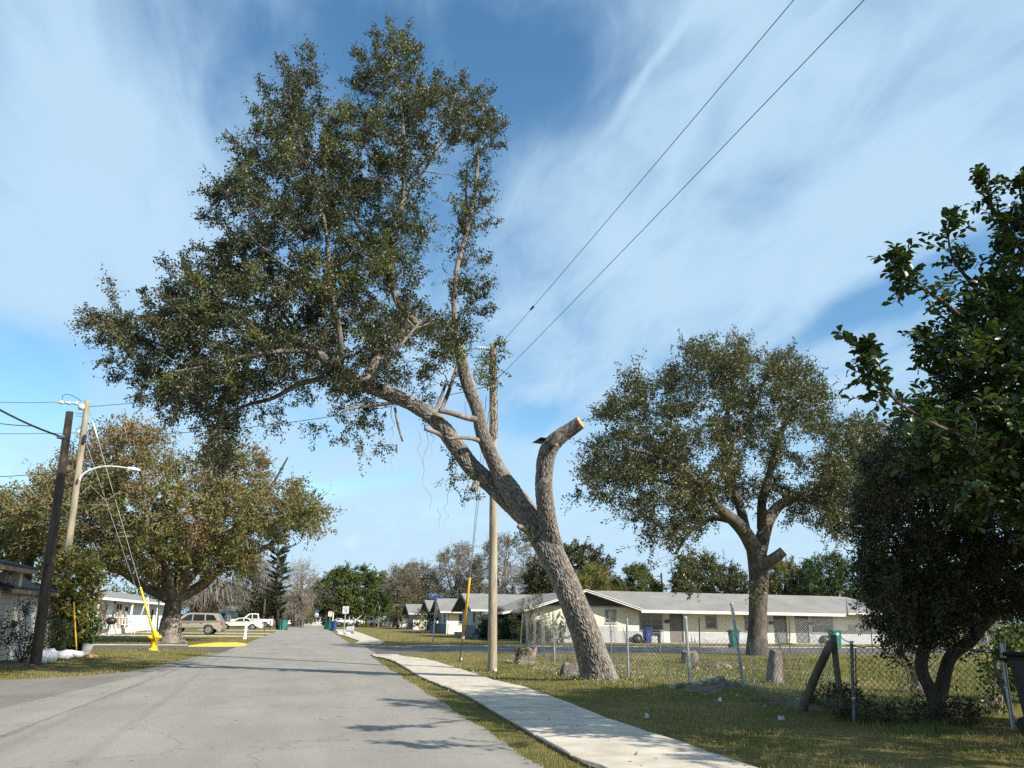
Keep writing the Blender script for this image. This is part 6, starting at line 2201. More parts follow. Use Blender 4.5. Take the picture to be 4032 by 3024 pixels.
# tan SUV, tail toward the road
ts = at(775, 2440, 71.5)
suv_low = [(2.36, .80), (2.25, .98), (1.2, 1.05), (-2.2, 1.06), (-2.36, .95)]
car('parked_suv', 'tan boxy SUV parked beside the spreading oak with its tail toward the road', 'car', (float(ts[0]) - .2, 71.5, 0), math.pi - .06, 4.75, 1.86, 1.73, 1.04, p_tan,
    [(1.35, 1.04), (.55, 1.66), (.1, 1.72), (-1.7, 1.70), (-1.95, 1.62), (-2.3, 1.04)],
    [[(.95, 1.07), (.36, 1.56), (.02, 1.60), (.02, 1.07)], [(-.06, 1.07), (-.06, 1.60), (-.92, 1.59), (-.98, 1.07)], [(-1.08, 1.09), (-1.02, 1.58), (-1.62, 1.55), (-1.95, 1.12)]], 'suv', .39, (1.42, -1.36), suv_low, pm('grey car trim', (.12, .12, .12), (.09, .09, .09), 4, .6))
ts = at(868, 2440, 80.0)
car('parked_sedan', 'grey sedan showing only its tail lamp past the tan SUV', 'car', (float(ts[0]) - 2.0, 80.0, 0), math.pi, 4.7, 1.8, 1.45, .95, p_grey,
    [(1.2, .94), (.4, 1.38), (-.2, 1.44), (-1.0, 1.38), (-1.75, .96)], [[(.8, .97), (.25, 1.32), (-.2, 1.36), (-.2, .97)], [(-.28, .97), (-.28, 1.36), (-.9, 1.30), (-1.3, .98)]], 'sedan', .33, None, [(2.35, .72), (2.2, .82), (1.2, .93), (-1.6, .97), (-2.3, .93), (-2.36, .8)])
ts = at(945, 2440, 100.0)
car('parked_coupe', 'long cream two door coupe parked on the grass before the white pickup', 'car', (float(ts[0]) + .1, 100.0, 0), math.pi, 5.1, 1.85, 1.38, .92, p_cream,
    [(1.05, .92), (.25, 1.32), (-.25, 1.37), (-.9, 1.33), (-1.55, .94)], [[(.7, .95), (.12, 1.26), (-.35, 1.30), (-.35, .95)], [(-.43, .95), (-.43, 1.30), (-.85, 1.26), (-1.2, .96)]], 'coupe', .33, None, [(2.55, .66), (2.4, .80), (1.2, .91), (-1.5, .95), (-2.45, .90), (-2.57, .7)])


def pickup(label, loc, rz, paint, group='white pickups parked by the road', cap=None, scale=1.0, hood_up=False):
    root = car('pickup_truck', label, 'pickup', loc, rz, 5.8, 1.98, 1.93, 1.18, paint,
               [(1.25, 1.16), (.55, 1.82), (.1, 1.90), (-.75, 1.88), (-.95, 1.16)], [[(.92, 1.20), (.42, 1.74), (.05, 1.80), (.05, 1.20)], [(-.03, 1.20), (-.03, 1.80), (-.66, 1.77), (-.78, 1.20)]],
               'truck', .41, (1.85, -1.75), [(2.88, .92), (2.75, 1.10), (1.2, 1.17), (-.95, 1.18), (-.95, 1.16), (-2.82, 1.16), (-2.9, 1.1)], m_rim, group)
    mb = MB()
    mb.box(-2.78, -1.05, -.80, .80, 1.155, 1.17)
    mb.build('bed_floor', m_blackp, root)
    if hood_up:
        mb = MB(); mb.poly([(1.3, -.75, 1.18), (1.3, .75, 1.18), (2.3, .75, 1.95), (2.3, -.75, 1.95)], (-.03, 0, .04)); mb.build('raised_bonnet', paint, root)
    if cap:
        mb = MB(); mb.box(-2.7, -1.05, -.78, .78, 1.172, 1.42, .1); mb.build('bed_load', cap, root)
    root.scale = (scale,) * 3
    return root


ts = at(1000, 2440, 122.0)
pickup('white crew cab pickup parked behind the cream coupe', (float(ts[0]) - .2, 122.0, 0), math.pi, p_white, scale=1.03)
ts = at(1372, 2440, 150.0)
pickup('white pickup with raised bonnet parked left of the saplings', (float(ts[0]), 150.0, 0), 0.1, p_white, hood_up=True)
ts = at(1452, 2440, 152.0)
pickup('white pickup carrying a dark green load between the saplings', (float(ts[0]), 152.0, 0), 0.05, p_white, cap=m_green)
ts = at(1345, 2440, 166.0)
car('parked_sedan', 'silver car in the shade far down on the right lawn', 'car', (float(ts[0]) - .6, 166.0, 0), math.pi, 4.6, 1.8, 1.5, .95, pm('silver car paint', (.34, .35, .37), (.30, .31, .33), 3, .3),
    [(1.2, .94), (.4, 1.4), (-.2, 1.46), (-1.0, 1.38), (-1.75, .96)], [[(.8, .97), (.25, 1.32), (-.2, 1.36), (-.2, .97)]], 'sedan', .33, None, [(2.3, .72), (2.2, .82), (1.2, .93), (-1.6, .97), (-2.2, .93), (-2.3, .8)])
for px, Yc, lab, pt in ((1172, 158, 'dark car far down the left side of the road', p_dark), (1142, 165, 'white car half hidden behind the second left bin', p_white)):
    ts = at(px, 2440, Yc)
    car('far_car', lab, 'car', (float(ts[0]), Yc, 0), math.pi / 2, 4.6, 1.8, 1.5, .95, pt, [(1.2, .94), (.4, 1.4), (-.2, 1.46), (-1.0, 1.38), (-1.75, .96)], [[(.8, .97), (.25, 1.32), (-.2, 1.36), (-.2, .97)]], 'sedan', .33, None, [(2.3, .72), (2.2, .82), (1.2, .93), (-1.6, .97), (-2.2, .93), (-2.3, .8)])


# ------------------------------------------------------------------ wheeled bins
def bin_(label, loc, rz, mat, lidmat=None, group='wheeled household bins', logo=False, k=1.0):
    root = thing('wheeled_bin', label, 'bin', loc, rz, group)
    mb = MB()
    prof = [(.20, .24, .05), (.22, .26, .30), (.27, .31, .86), (.29, .33, .94), (.29, .33, .96)]
    rings = []
    for a, b, z in prof:
        c = .05
        rings.append([(-a + c, -b, z), (a - c, -b, z), (a, -b + c, z), (a, b - c, z), (a - c, b, z), (-a + c, b, z), (-a, b - c, z), (-a, -b + c, z)])
    mb.rings(rings)
    mb.build('body', mat, root)
    mb = MB(); mb.box(-.31, .31, -.36, .36, .965, 1.01, .02); mb.box(-.26, .26, -.28, .30, 1.012, 1.05, .03)
    mb.build('lid', lidmat or mat, root)
    mb = MB(); mb.tube([(-.27, .35, .9), (-.27, .43, .93), (.27, .43, .93), (.27, .35, .9)], .02, 6); mb.build('handle', mat, root)
    for s in (-1, 1):
        mb = MB(); mb.lathe([(.01, -.03), (.12, -.03), (.12, .03), (.01, .03)], (0, 0, 0), 14, 'x')
        o = mb.build('wheel', m_rubber, root); o.location = (s * .24, .27, .12)
    if logo:
        mb = MB()
        ring = [(.085 * math.cos(a), -.322, .80 + .085 * math.sin(a)) for a in np.arange(14) * .4488]
        mb.poly(ring, (0, -.004, 0))
        o = mb.build('round_emblem', m_signwhite, root)
        mb = MB(); mb.poly([(-.05, -.328, .78), (.0, -.328, .79), (.055, -.328, .84), (.02, -.328, .82), (-.02, -.328, .83)], (0, -.002, 0)); mb.build('emblem_mark', m_green, o)
    root.scale = (k,) * 3
    return root


def gbin(px, py, label, rz, mat, **kw):
    p = P(px, py)
    return bin_(label, p, rz, mat, **kw)


gbin(2893, 2552, 'green wheeled bin leaning against the tall oak trunk across the lot', -.2, m_green)
gbin(3293, 2555, 'green wheeled bin with a round white emblem behind the wooden fence post', -.1, m_green, logo=True, k=1.05)
bb = at(2550, 2530, 53.0)
bin_('blue wheeled bin below the big window of the apartment building', (float(bb[0]), 53.0, 0), 0, m_blue, k=1.0)
gbin(1312, 2484, 'blue wheeled bin at the right kerb of the far road', .9, m_blue, k=1.05)
gbin(1294, 2479, 'green wheeled bin just behind the blue one at the right kerb', .9, m_green, k=1.05)
gbin(1287, 2476, 'second dark green bin farther behind at the right kerb', .9, m_green)
gbin(1116, 2481, 'nearest green wheeled bin on the left roadside by the black mailbox', -1.2, m_green, k=1.1)
gbin(1107, 2479, 'green bin touching the nearest left roadside bin from behind', -1.2, m_green, k=1.05)
gbin(1153, 2467, 'farther tilted green bin on the left roadside', -1.0, m_green, k=1.05)
pp = at(871, 2440, 104.0)
bin_('green bin between the tan SUV and the white carport', (float(pp[0]), 104.0, 0), 0, m_green)
pp = at(1908, 2500, 61.5)
bin_('dark green bin at the south side of the nearest cottage', (float(pp[0]), 61.5, 0), -1.4, m_green, k=1.05)
# dark grill, jugs and covered heap by the blue bin
pp = at(2578, 2530, 53.3)
t = thing('grill', 'black box grill beside the blue bin under the big window', 'grill', (float(pp[0]), 53.3, 0.03))
mb = MB(); mb.box(-.4, .4, -.25, .25, .45, .68, .04); mb.build('firebox', m_blackp, t)
mb = MB(); mb.box(-.42, .42, -.27, .27, .70, .86, .08); mb.build('lid', m_blackp, t)
for sx in (-1, 1):
    mb = MB(); mb.box(sx * .34 - .03, sx * .34 + .03, -.2, .2, 0, .45); mb.build('leg', m_blackp, t)
for k, px in enumerate((2712, 2727, 2738)):
    pp = at(px, 2530, 53.7)
    t = thing('water_jug', ['leftmost white jug on the apartment footing', 'middle white jug on the apartment footing', 'rightmost white jug on the apartment footing'][k], 'jug', (float(pp[0]), 53.7, .035), 0, 'white jugs by the apartment wall')
    mb = MB(); mb.lathe([(.01, 0), (.11, .01), (.12, .1), (.12, .30), (.05, .40), (.04, .44), (.01, .44)], (0, 0, 0), 10); mb.build('bottle', m_bag, t, True)
    mb = MB(); mb.tube([(.05, 0, .4), (.12, 0, .37), (.115, 0, .27)], .014, 5); mb.build('handle', m_bag, t)
for px, lab, sz in ((2520, 'dark slumped heap of black bags left of the blue bin', .75), (3262, 'dark slumped heap of black bags under the right window', .8)):
    pp = at(px, 2530, 53.4)
    t = thing('bag_heap', lab, 'rubbish bags', (float(pp[0]), 53.4, .03))
    r_ = np.random.RandomState(int(px))
    for k in range(3):
        mb = MB(); s = sz * (.55 - .1 * k)
        mb.lathe([(.02, 0), (s * .8, .02), (s, s * .4), (s * .8, s * .9), (s * .4, s * 1.25), (.05, s * 1.35)], (r_.uniform(-.3, .3), r_.uniform(-.15, .15), k * .12), 10)
        mb.build('bag', m_blackp, t, True)

# ------------------------------------------------------------------ signs
def lettering(txt, size, parent, loc, rot, mat, bold=.0, sx=1.0):
    cu = bpy.data.curves.new('lettering', 'FONT')
    cu.body = txt
    cu.size = size
    cu.align_x = 'CENTER'; cu.align_y = 'CENTER'
    cu.extrude = .002
    cu.offset = bold
    cu.space_line = .82
    cu.materials.append(mat)
    tmp = bpy.data.objects.new('lettering', cu)
    me = bpy.data.meshes.new_from_object(tmp)
    bpy.data.objects.remove(tmp)
    if not me.materials:
        me.materials.append(mat)
    o = bpy.data.objects.new('lettering', me)
    col.objects.link(o)
    o.parent = parent
    o.location = loc; o.rotation_euler = rot; o.scale = (sx, 1, 1)
    return o


FACE = (math.pi / 2, 0, 0)       # faces -Y


def plate(w, h, th=.006, r=.03):
    mb = MB()
    pts = []
    for cx, cz, a0 in ((w / 2 - r, h / 2 - r, 0), (-w / 2 + r, h / 2 - r, 1.5708), (-w / 2 + r, -h / 2 + r, 3.1416), (w / 2 - r, -h / 2 + r, 4.7124)):
        for k in range(4):
            a = a0 + k * .5236
            pts.append((cx + r * math.cos(a), 0, cz + r * math.sin(a)))
    mb.poly(pts, (0, th, 0))
    return mb


# NO TRUCKS sign
p = P(1352, 2500)
t = thing('truck_sign', 'white rectangular NO TRUCKS OVER 5 TON sign on a steel post', 'road sign', p)
Yn = p[1]
hz = lambda py: float(at(1352, py, Yn)[2])
mb = MB(); mb.tube([(0, .03, 0), (.06, .03, hz(2388))], .055, 8); mb.build('post', m_galv, t)
sw_, sh_ = 22 * Yn / FPX * 1.02, hz(2387) - hz(2416)
s = plate(sw_, sh_).build('sign_plate', m_signwhite, t); s.location = (.05, -.05, (hz(2387) + hz(2416)) / 2)
bo = MB(); w2, h2_ = sw_ / 2 - .03, sh_ / 2 - .03
for a in ((-w2, w2, h2_ - .018, h2_), (-w2, w2, -h2_, -h2_ + .018), (-w2, -w2 + .018, -h2_ + .018, h2_ - .018), (w2 - .018, w2, -h2_ + .018, h2_ - .018)):
    bo.box(a[0], a[1], -.004, -.001, a[2], a[3])
bo.build('border', m_signblack, s)
lettering('NO\nTRUCKS\nOVER\n5 TON', sh_ * .25, s, (0, -.006, 0), FACE, m_signblack, .004, .72)
# speed limit sign
p = at(1297, 2463, 128.0); p[2] = 0
t = thing('speed_sign', 'small white SPEED LIMIT 25 sign behind the right kerb bins', 'road sign', p)
zt_, zb_ = float(at(1297, 2408, 128)[2]), float(at(1297, 2427, 128)[2])
mb = MB(); mb.tube([(0, .03, 0), (.02, .03, zt_)], .05, 8); mb.build('post', m_galv, t)
s = plate(.56, zt_ - zb_).build('sign_plate', m_signwhite, t); s.location = (0, -.05, (zt_ + zb_) / 2)
lettering('SPEED\nLIMIT', .15, s, (0, -.006, .18), FACE, m_signblack, .003, .85)
lettering('25', .34, s, (0, -.006, -.18), FACE, m_signblack, .006, .95)
p = at(1309, 2463, 126.0); p[2] = 0
t = thing('marker_post', 'thin cream marker post right of the speed sign', 'post', p)
mb = MB(); mb.box(-.07, .07, -.05, .05, 0, float(at(1309, 2412, 126)[2]), .02); mb.build('shaft', m_cream, t)
# route sign and stop sign at the far end
p = at(1243, 2462, 166.0); p[2] = 0
t = thing('route_sign', 'small white number 17 sign under a blue plate on the road divider', 'road sign', p)
mb = MB(); mb.tube([(0, .03, 0), (0, .03, 2.9)], .06, 8); mb.build('post', m_galv, t)
s = plate(.75, .75).build('sign_plate', m_signwhite, t); s.location = (0, -.05, 1.95)
lettering('17', .5, s, (0, -.006, 0), FACE, m_signblack, .008)
s = plate(.55, .4).build('blue_plate', m_signblue, t); s.location = (0, -.05, 2.6)
p = at(1284, 2462, 170.0); p[2] = 0
t = thing('far_stop_sign', 'tiny red stop sign at the far end of the road', 'road sign', p)
mb = MB(); mb.tube([(0, .03, 0), (0, .03, 2.2)], .05, 8); mb.build('post', m_galv, t)
mb = MB(); mb.poly([(.40 * math.cos(a), 0, .40 * math.sin(a)) for a in np.arange(8) * .7854 + .3927], (0, .01, 0))
s = mb.build('sign_plate', m_signred, t); s.location = (0, -.05, 2.0)
lettering('STOP', .26, s, (0, -.006, 0), FACE, m_signwhite, .004)

# stop sign with street blades
p = P(1703, 2537)
Ys = float(p[1])
t = thing('stop_sign', 'red stop sign turned sideways under a blue 12TH ST W street name blade', 'road sign', p)
zz_ = lambda py: float(at(1712, py, Ys)[2])
xo = float(at(1718, 2360, Ys)[0] - p[0])
mb = MB(); mb.tube([(0, 0, 0), (xo, 0, zz_(2356))], .045, 8); mb.build('post', m_galv, t)
zc_ = (zz_(2371) + zz_(2430)) / 2
ro = (zz_(2371) - zz_(2430)) / 2 / math.cos(.3927)
mb = MB(); mb.poly([(ro * math.cos(a), -.012, ro * math.sin(a)) for a in np.arange(8) * .7854 + .3927], (0, .010, 0))
wp = mb.build('sign_border', m_signwhite, t)
mb = MB(); mb.poly([(ro * .93 * math.cos(a), -.016, ro * .93 * math.sin(a)) for a in np.arange(8) * .7854 + .3927], (0, .003, 0))
mb.build('sign_face', m_signred, wp)
lettering('STOP', ro * .78, wp, (0, -.018, 0), FACE, m_signwhite, .006, .8)
wp.location = (xo * .72 + .08, -.02, zc_); wp.rotation_euler = (0, 0.03, rad(74))
bw = 54 * Ys / FPX * 1.03
bh = zz_(2339) - zz_(2356)
s = plate(bw, bh, .008, .04).build('street_name_blade', m_signwhite, t); s.location = (xo - .02, -.03, (zz_(2338) + zz_(2357)) / 2); s.rotation_euler = (0, .045, 0)
i_ = plate(bw - .05, bh - .05, .004, .03).build('blade_face', m_signblue, s); i_.location = (0, -.005, 0)
lettering('12', bh * .78, s, (-bw * .31, -.012, -.01), FACE, m_signwhite, .006, .85)
lettering('TH', bh * .36, s, (-bw * .145, -.012, bh * .16), FACE, m_signwhite, .003, .85)
lettering('ST', bh * .78, s, (bw * .06, -.012, -.01), FACE, m_signwhite, .006, .85)
lettering('W', bh * .78, s, (bw * .335, -.012, -.01), FACE, m_signwhite, .006, .85)
s = plate(bw * .8, bh * .8, .008, .03).build('cross_blade', m_signblue, t); s.location = (xo - .02, 0, zz_(2364.5)); s.rotation_euler = (0, 0, rad(70))
lettering('21', bh * .6, s, (0, -.006, 0), FACE, m_signwhite, .005, .85)
# sign seen edge on
p = P(616, 2516)
t = thing('edge_on_sign', 'tall grey sign post seen edge on in front of the spreading oak', 'road sign', p)
zt_ = float(at(632, 2288, p[1])[2]); xt_ = float(at(632, 2288, p[1])[0] - p[0])
mb = MB(); mb.tube([(0, 0, 0), (xt_, 0, zt_)], .05, 8); mb.build('post', m_galv, t)
mb = MB(); mb.box(-.5, .5, -.012, .012, -.62, .62, .01)
s = mb.build('sign_plate', m_galv, t); s.location = (xt_ * .84, 0, zt_ - .7); s.rotation_euler = (0, .07, rad(87))

# mailboxes at the left roadside
p = P(964, 2517)
t = thing('mailbox_post', 'thick white plastic mailbox post at the left roadside', 'mailbox', p)
H_ = float(at(964, 2452, p[1])[2])
mb = MB(); mb.box(-.075, .075, -.075, .075, 0, H_, .01); mb.build('post', m_white, t)
mb = MB(); mb.box(-.10, .10, -.10, .10, H_ * .52, H_ * .60, .01); mb.build('collar', m_white, t)
mb = MB(); mb.box(-.11, .11, -.11, .11, 0, .1, .01); mb.build('foot', m_white, t)
mb = MB(); mb.box(-.2, .1, -.09, .09, H_, H_ + .06, .02); mb.build('arm', m_white, t)


def mailbox(px, Yb, label, mat, pm_, h=1.05):
    q = at(px, 2480, Yb)
    t = thing('mailbox', label, 'mailbox', (float(q[0]), Yb, 0))
    mb = MB(); mb.box(-.06, .06, -.06, .06, 0, h); mb.build('post', pm_, t)
    mb = MB()
    pr = [(-.1, 0), (.1, 0), (.1, .13), (.07, .2), (0, .23), (-.07, .2), (-.1, .13)]
    mb.rings([[(x, a, h + z) for a, b in pr] for x in (-.28, .30)])
    b = mb.build('box', mat, t)
    mb = MB(); mb.box(.301, .312, -.1, .1, h, h + .2, .005); mb.build('flap', mat, b)


mailbox(1061, 98.0, 'black mailbox on a dark post at the left roadside', m_blackp, m_blackp)
mailbox(1073, 101.0, 'second dark mailbox on a wooden post behind the black one', m_blackp, m_post)
mailbox(1041, 90.0, 'brown mailbox on a bare wooden post nearest the cream coupe', m_jamb, m_post, .85)


# ------------------------------------------------------------------ utility poles, wires and guys
def pole_mesh(name, parent, pts, r0, r1, mat, seed, n=20):
    r = np.random.RandomState(seed)
    pts = np.asarray(pts, float)
    m = 40
    t = np.linspace(0, 1, m)
    p = np.stack([np.interp(t, np.linspace(0, 1, len(pts)), pts[:, k]) for k in range(3)], -1)
    R_ = tube_rings(p, np.ones(m), n)
    nr = R_ - p[:, None]
    rr = (r0 + (r1 - r0) * t)[:, None] * (1 + .02 * np.sin(np.arange(n) * 1.7 + r.rand() * 6)[None] + .02 * r.normal(size=(1, n)) + .012 * r.normal(size=(m, n)))
    V = (p[:, None] + nr * rr[..., None]).reshape(-1, 3)
    V = np.vstack([V, p[-1] + (0, 0, .02)])
    j = np.arange(n); k = (j + 1) % n
    i = np.arange(m - 1)[:, None] * n
    F = np.stack([i + j, i + k, i + n + k, i + n + j], -1).reshape(-1, 4)
    T = np.stack([(m - 1) * n + j, (m - 1) * n + k, np.full(n, m * n)], -1)
    return np_mesh(name, V, [F, T], mat, parent, True)


def insulator(parent, loc, dirv, n=4, r=.075, pitch=.085, mat=m_porc, name='insulator'):
    d = unit(np.asarray(dirv, float))
    prof = []
    z = 0
    for k in range(n):
        prof += [(.025, z), (r, z + pitch * .25), (r * .92, z + pitch * .5), (.028, z + pitch * .7)]
        z += pitch
    mb = MB(); mb.lathe([(.004, -.01)] + prof + [(.004, z + .03)], (0, 0, 0), 12)
    o = mb.build(name, mat, parent, True)
    o.location = tuple(loc)
    o.rotation_euler = Vector(d).to_track_quat('Z', 'Y').to_euler()
    return np.asarray(loc) + d * z


# middle pole, right of the road
pb = P(1938, 2644)
ptop = at(1940, 1354, 23.28)
midp = at(1943, 2000, 23.28)
tp = thing('utility_pole', 'weathered wooden utility pole behind the leaning oak with vines at its top', 'utility pole', pb)
Hm = ptop[2]
pole_mesh('shaft', tp, [(0, 0, -.1), midp - pb, ptop - pb], .137, .108, m_pole, 1)
tl = ptop - pb
insulator(tp, tl + (-.10, 0, -.18), (-1, .05, -.02), 6, .075, .075)
insulator(tp, tl + (.06, -.05, -.02), (.8, -.6, .12), 3, .085, .08)
mb = MB(); mb.tube([tl + (.02, -.12, -1.18), tl + (.10, -.16, -1.24), tl + (.16, -.2, -1.2)], .03, 8); mb.build('wire_clamp', m_galv, tp)
e2 = at(1918, 1520, 23.28) - pb
mb = MB(); mb.lathe([(.01, -.09), (.05, -.08), (.07, -.04), (.05, 0), (.07, .04), (.05, .08), (.01, .09)], tuple(e2 + (-.04, -.05, 0)), 12); mb.build('spool_insulator', m_porc, tp, True)
mb = MB(); mb.box(e2[0] - .02, e2[0] + .12, e2[1] - .09, e2[1] - .05, e2[2] - .12, e2[2] + .42); mb.build('bracket', m_galv, tp)
mb = MB()
for z in np.arange(.6, Hm * .82, .04):
    pass
mb.tube([(-.10, -.10, .3), midp - pb + (-.09, -.09, 0), tl + (-.08, -.08, -2.2)], .008, 5); mb.build('ground_wire', m_cable, tp)
mb = MB(); mb.box(.03, .10, -.16, -.12, .02, .08); mb.build('base_tag', m_signwhite, tp)
lp = [e2 + (-.05, -.05, .0), e2 + (-.30, 0, .05), e2 + (-.46, 0, .28), e2 + (-.36, 0, .52), e2 + (-.1, 0, .55)]
mb = MB(); mb.tube(spline(lp, 5), .012, 6); mb.build('jumper', m_cable, tp)


def pole_vines():
    r = np.random.RandomState(14)
    tubes, A, B = [], [], []
    for k in range(7):
        a0 = r.uniform(0, 6.28)
        pts = []
        for q in range(16):
            z = Hm - 3.2 + 3.1 * q / 15 * r.uniform(.95, 1.02)
            a = a0 + q * r.uniform(-.3, .35)
            pts.append(((.13) * math.cos(a), .13 * math.sin(a), z) + np.array([tl[0] * z / Hm, 0, 0]))
        tubes.append((spline(pts, 2), np.linspace(.012, .006, 31)))
    for px, py, qx, qy in ((1962, 1380, 1992, 1382), (1955, 1400, 1988, 1408), (1958, 1420, 1968, 1424), (1955, 1445, 2010, 1480), (1958, 1500, 1976, 1518), (1935, 1395, 1900, 1440), (1930, 1420, 1885, 1450), (1930, 1440, 1890, 1400), (1925, 1470, 1890, 1490), (1928, 1380, 1960, 1345)):
        a = at(px, py, 23.25) - pb; b = at(qx, qy, 22.9) - pb
        A.append(a); B.append(b)
    A, B = np.array(A), np.array(B)
    TV, TF = twig_prisms(A, B, .008, .004)
    V, F = multi_tubes(tubes, 4)
    V, F = join_arrays([(V, F), (TV, TF)])
    np_mesh('vine_stems', V, [F], m_twig, tp)
    per = 16
    ti = np.repeat(np.arange(len(A)), per)
    t_ = r.rand(len(ti)) ** .7
    q = A[ti] + (B - A)[ti] * t_[:, None]
    z = r.uniform(Hm - 1.6, Hm - .25, 320)
    a = r.uniform(0, 6.28, 320)
    q2 = np.stack([.15 * np.cos(a) + tl[0], .15 * np.sin(a), z], -1) + r.normal(size=(320, 3)) * .06 + np.array([-.06, 0, 0])
    q = np.vstack([q, q2])
    V, F = leaf_arrays(q, r.normal(size=(len(q), 3)), r.normal(size=(len(q), 3)), .10, .05)
    np_mesh('vine_leaves', V, [F], lm_hero, tp)


pole_vines()

# grey pole and dark pole at the left
Yg = 34.06
gb = at(258, 2240, Yg); gt = at(345, 1575, Yg)
gdir = (gt - gb) / (gt[2] - gb[2])
g0 = gb - gdir * gb[2]
tg = thing('utility_pole', 'grey leaning utility pole carrying the curved street lamp arm', 'utility pole', g0)
pole_mesh('shaft', tg, [gdir * -.2, (gt - g0) * .5, gt - g0], .155, .11, m_pole, 2)
gl = gt - g0
mb = MB(); mb.lathe([(.01, -.12), (.10, -.10), (.14, 0), (.12, .10), (.02, .16)], tuple(gl + (-.16, -.06, -.34)), 12); mb.build('insulator_bell', m_porc, tg, True)
for k in range(3):
    s_ = gl + np.array([-.30 - .27 * k, -.08, -.20 + .0 * k])
    mb = MB(); mb.lathe([(.02, 0), (.085, .02), (.075, .10), (.045, .16), (.045, .24), (.02, .25)], (0, 0, 0), 10)
    o = mb.build('insulator', m_porc, tg, True); o.location = tuple(s_); o.rotation_euler = (0, -math.pi / 2, 0)
mb = MB(); mb.tube([gl + (-1.1, -.08, -.20), gl + (-.1, -.06, -.22)], .02, 6); mb.build('insulator_rod', m_galv, tg)
jp = [at(x, y, Yg) - g0 for x, y in ((323, 1582), (300, 1566), (270, 1553), (250, 1556), (245, 1568), (252, 1580), (259, 1587))]
mb = MB(); mb.tube(spline(jp, 4), .012, 6); mb.build('jumper', m_cable, tg)
for py in (1706, 1722, 1640, 1630):
    q = at(330 if py > 1700 else 322, py, Yg) - g0
    mb = MB(); mb.tube([q + (-.22, -.05, 0), q + (.2, -.05, 0)], .018, 6); mb.build('bolt', m_galv, tg)
q = at(330, 1722, Yg) - g0
mb = MB(); mb.box(q[0] + .02, q[0] + .14, q[1] - .2, q[1] - .1, q[2] - .28, q[2] + .08, .02); mb.build('clamp', m_blackp, tg)
q = at(308, 1704, Yg) - g0
mb = MB(); mb.lathe([(.01, -.10), (.07, -.08), (.05, 0), (.07, .08), (.01, .10)], tuple(q), 10); mb.build('spool_insulator', m_porc, tg, True)
# street lamp on its arm
arm_px = [(313, 1892), (316, 1880), (326, 1868), (345, 1855), (370, 1845), (400, 1838), (430, 1836), (465, 1838), (500, 1843)]
ap_ = [at(x, y, Yg - .25 - .0 * i) for i, (x, y) in enumerate(arm_px)]
tlm = thing('street_lamp', 'white street lamp head on a long curved grey arm', 'street lamp', ap_[0])
mb = MB(); mb.tube(spline(np.array(ap_) - ap_[0], 4), np.linspace(.045, .03, 33), 8); mb.build('arm', m_lampm, tlm)
h0, h1 = at(500, 1843, Yg - .25) - ap_[0], at(553, 1852, Yg - .25) - ap_[0]
hd = h1 - h0
mb = MB()
rings = []
for k, w_, hh in ((0, .06, .05), (.15, .11, .10), (.5, .15, .12), (.85, .14, .10), (1.0, .06, .05)):
    c = h0 + hd * k
    rings.append([(c[0], c[1] - w_, c[2] - hh * .3), (c[0], c[1] + w_, c[2] - hh * .3), (c[0], c[1] + w_ * .8, c[2] + hh * .55), (c[0], c[1] - w_ * .8, c[2] + hh * .55)])
mb.rings(rings); mb.build('lamp_head', m_white, tlm)
mb = MB(); c = h0 + hd * .45; mb.box(c[0] - .2, c[0] + .25, c[1] - .1, c[1] + .1, c[2] - .075, c[2] - .042); mb.build('lens', m_porc, tlm)
mb = MB(); mb.lathe([(.05, 0), (.055, .04), (.04, .09), (.01, .1)], tuple(c + (0, 0, .065)), 10); mb.build('photocell', m_signblue, tlm, True)
Yd = 26.43
db = P(128, 2622); dt = at(275, 1622, Yd); db[1] = Yd
td = thing('utility_pole', 'dark brown leaning utility pole nearest the left edge', 'utility pole', db)
dd_ = dt - db
pole_mesh('shaft', td, [(0, 0, -.15), dd_ * .74], .155, .125, m_poled, 3)
pole_mesh('bleached_top', td, [dd_ * .735, dd_], .124, .105, m_polet, 4)
q = at(245, 1722, Yd) - db
mb = MB(); mb.lathe([(.155, -.04), (.16, 0), (.155, .04)], tuple(q), 14); mb.build('band', m_galv, td)
for pts in (((246, 1735), (262, 1730), (278, 1760), (272, 1800)), ((250, 1730), (285, 1740), (290, 1770), (283, 1820), (262, 1812))):
    mb = MB(); mb.tube(spline([at(x, y, Yd - .1) - db for x, y in pts], 4), .012, 5); mb.build('loose_wire', m_cable, td)
q = P(168, 2470); q = at(165, 2455, Yd - .15) - db
mb = MB(); mb.tube(spline([q + (-.15, 0, .05), q + (.05, -.05, -.05), q + (.2, -.05, .05), q + (.12, 0, .3)], 4), .012, 5); mb.build('loose_wire', m_cable, td)


def wire(label, a, b, sag, r, mat, cat='overhead wire', group=None, extra=None):
    a, b = np.asarray(a, float), np.asarray(b, float)
    t = np.linspace(0, 1, 26)[:, None]
    p = a + (b - a) * t
    p[:, 2] -= sag * 4 * (t * (1 - t))[:, 0]
    mb = MB(); mb.tube(p - a, r, 6)
    o = thing('power_line', label, cat, a, 0, group)
    mb.build('cable', mat, o)
    if extra is not None:
        k = extra
        c = (p[int(k * 25)] - a); d = unit(p[int(k * 25) + 1] - p[int(k * 25)])
        s = MB(); s.tube([c - d * .16, c - d * .12, c + d * .12, c + d * .16], [.012, .03, .03, .012], 8); s.build('splice', m_blackp, o)
    return o


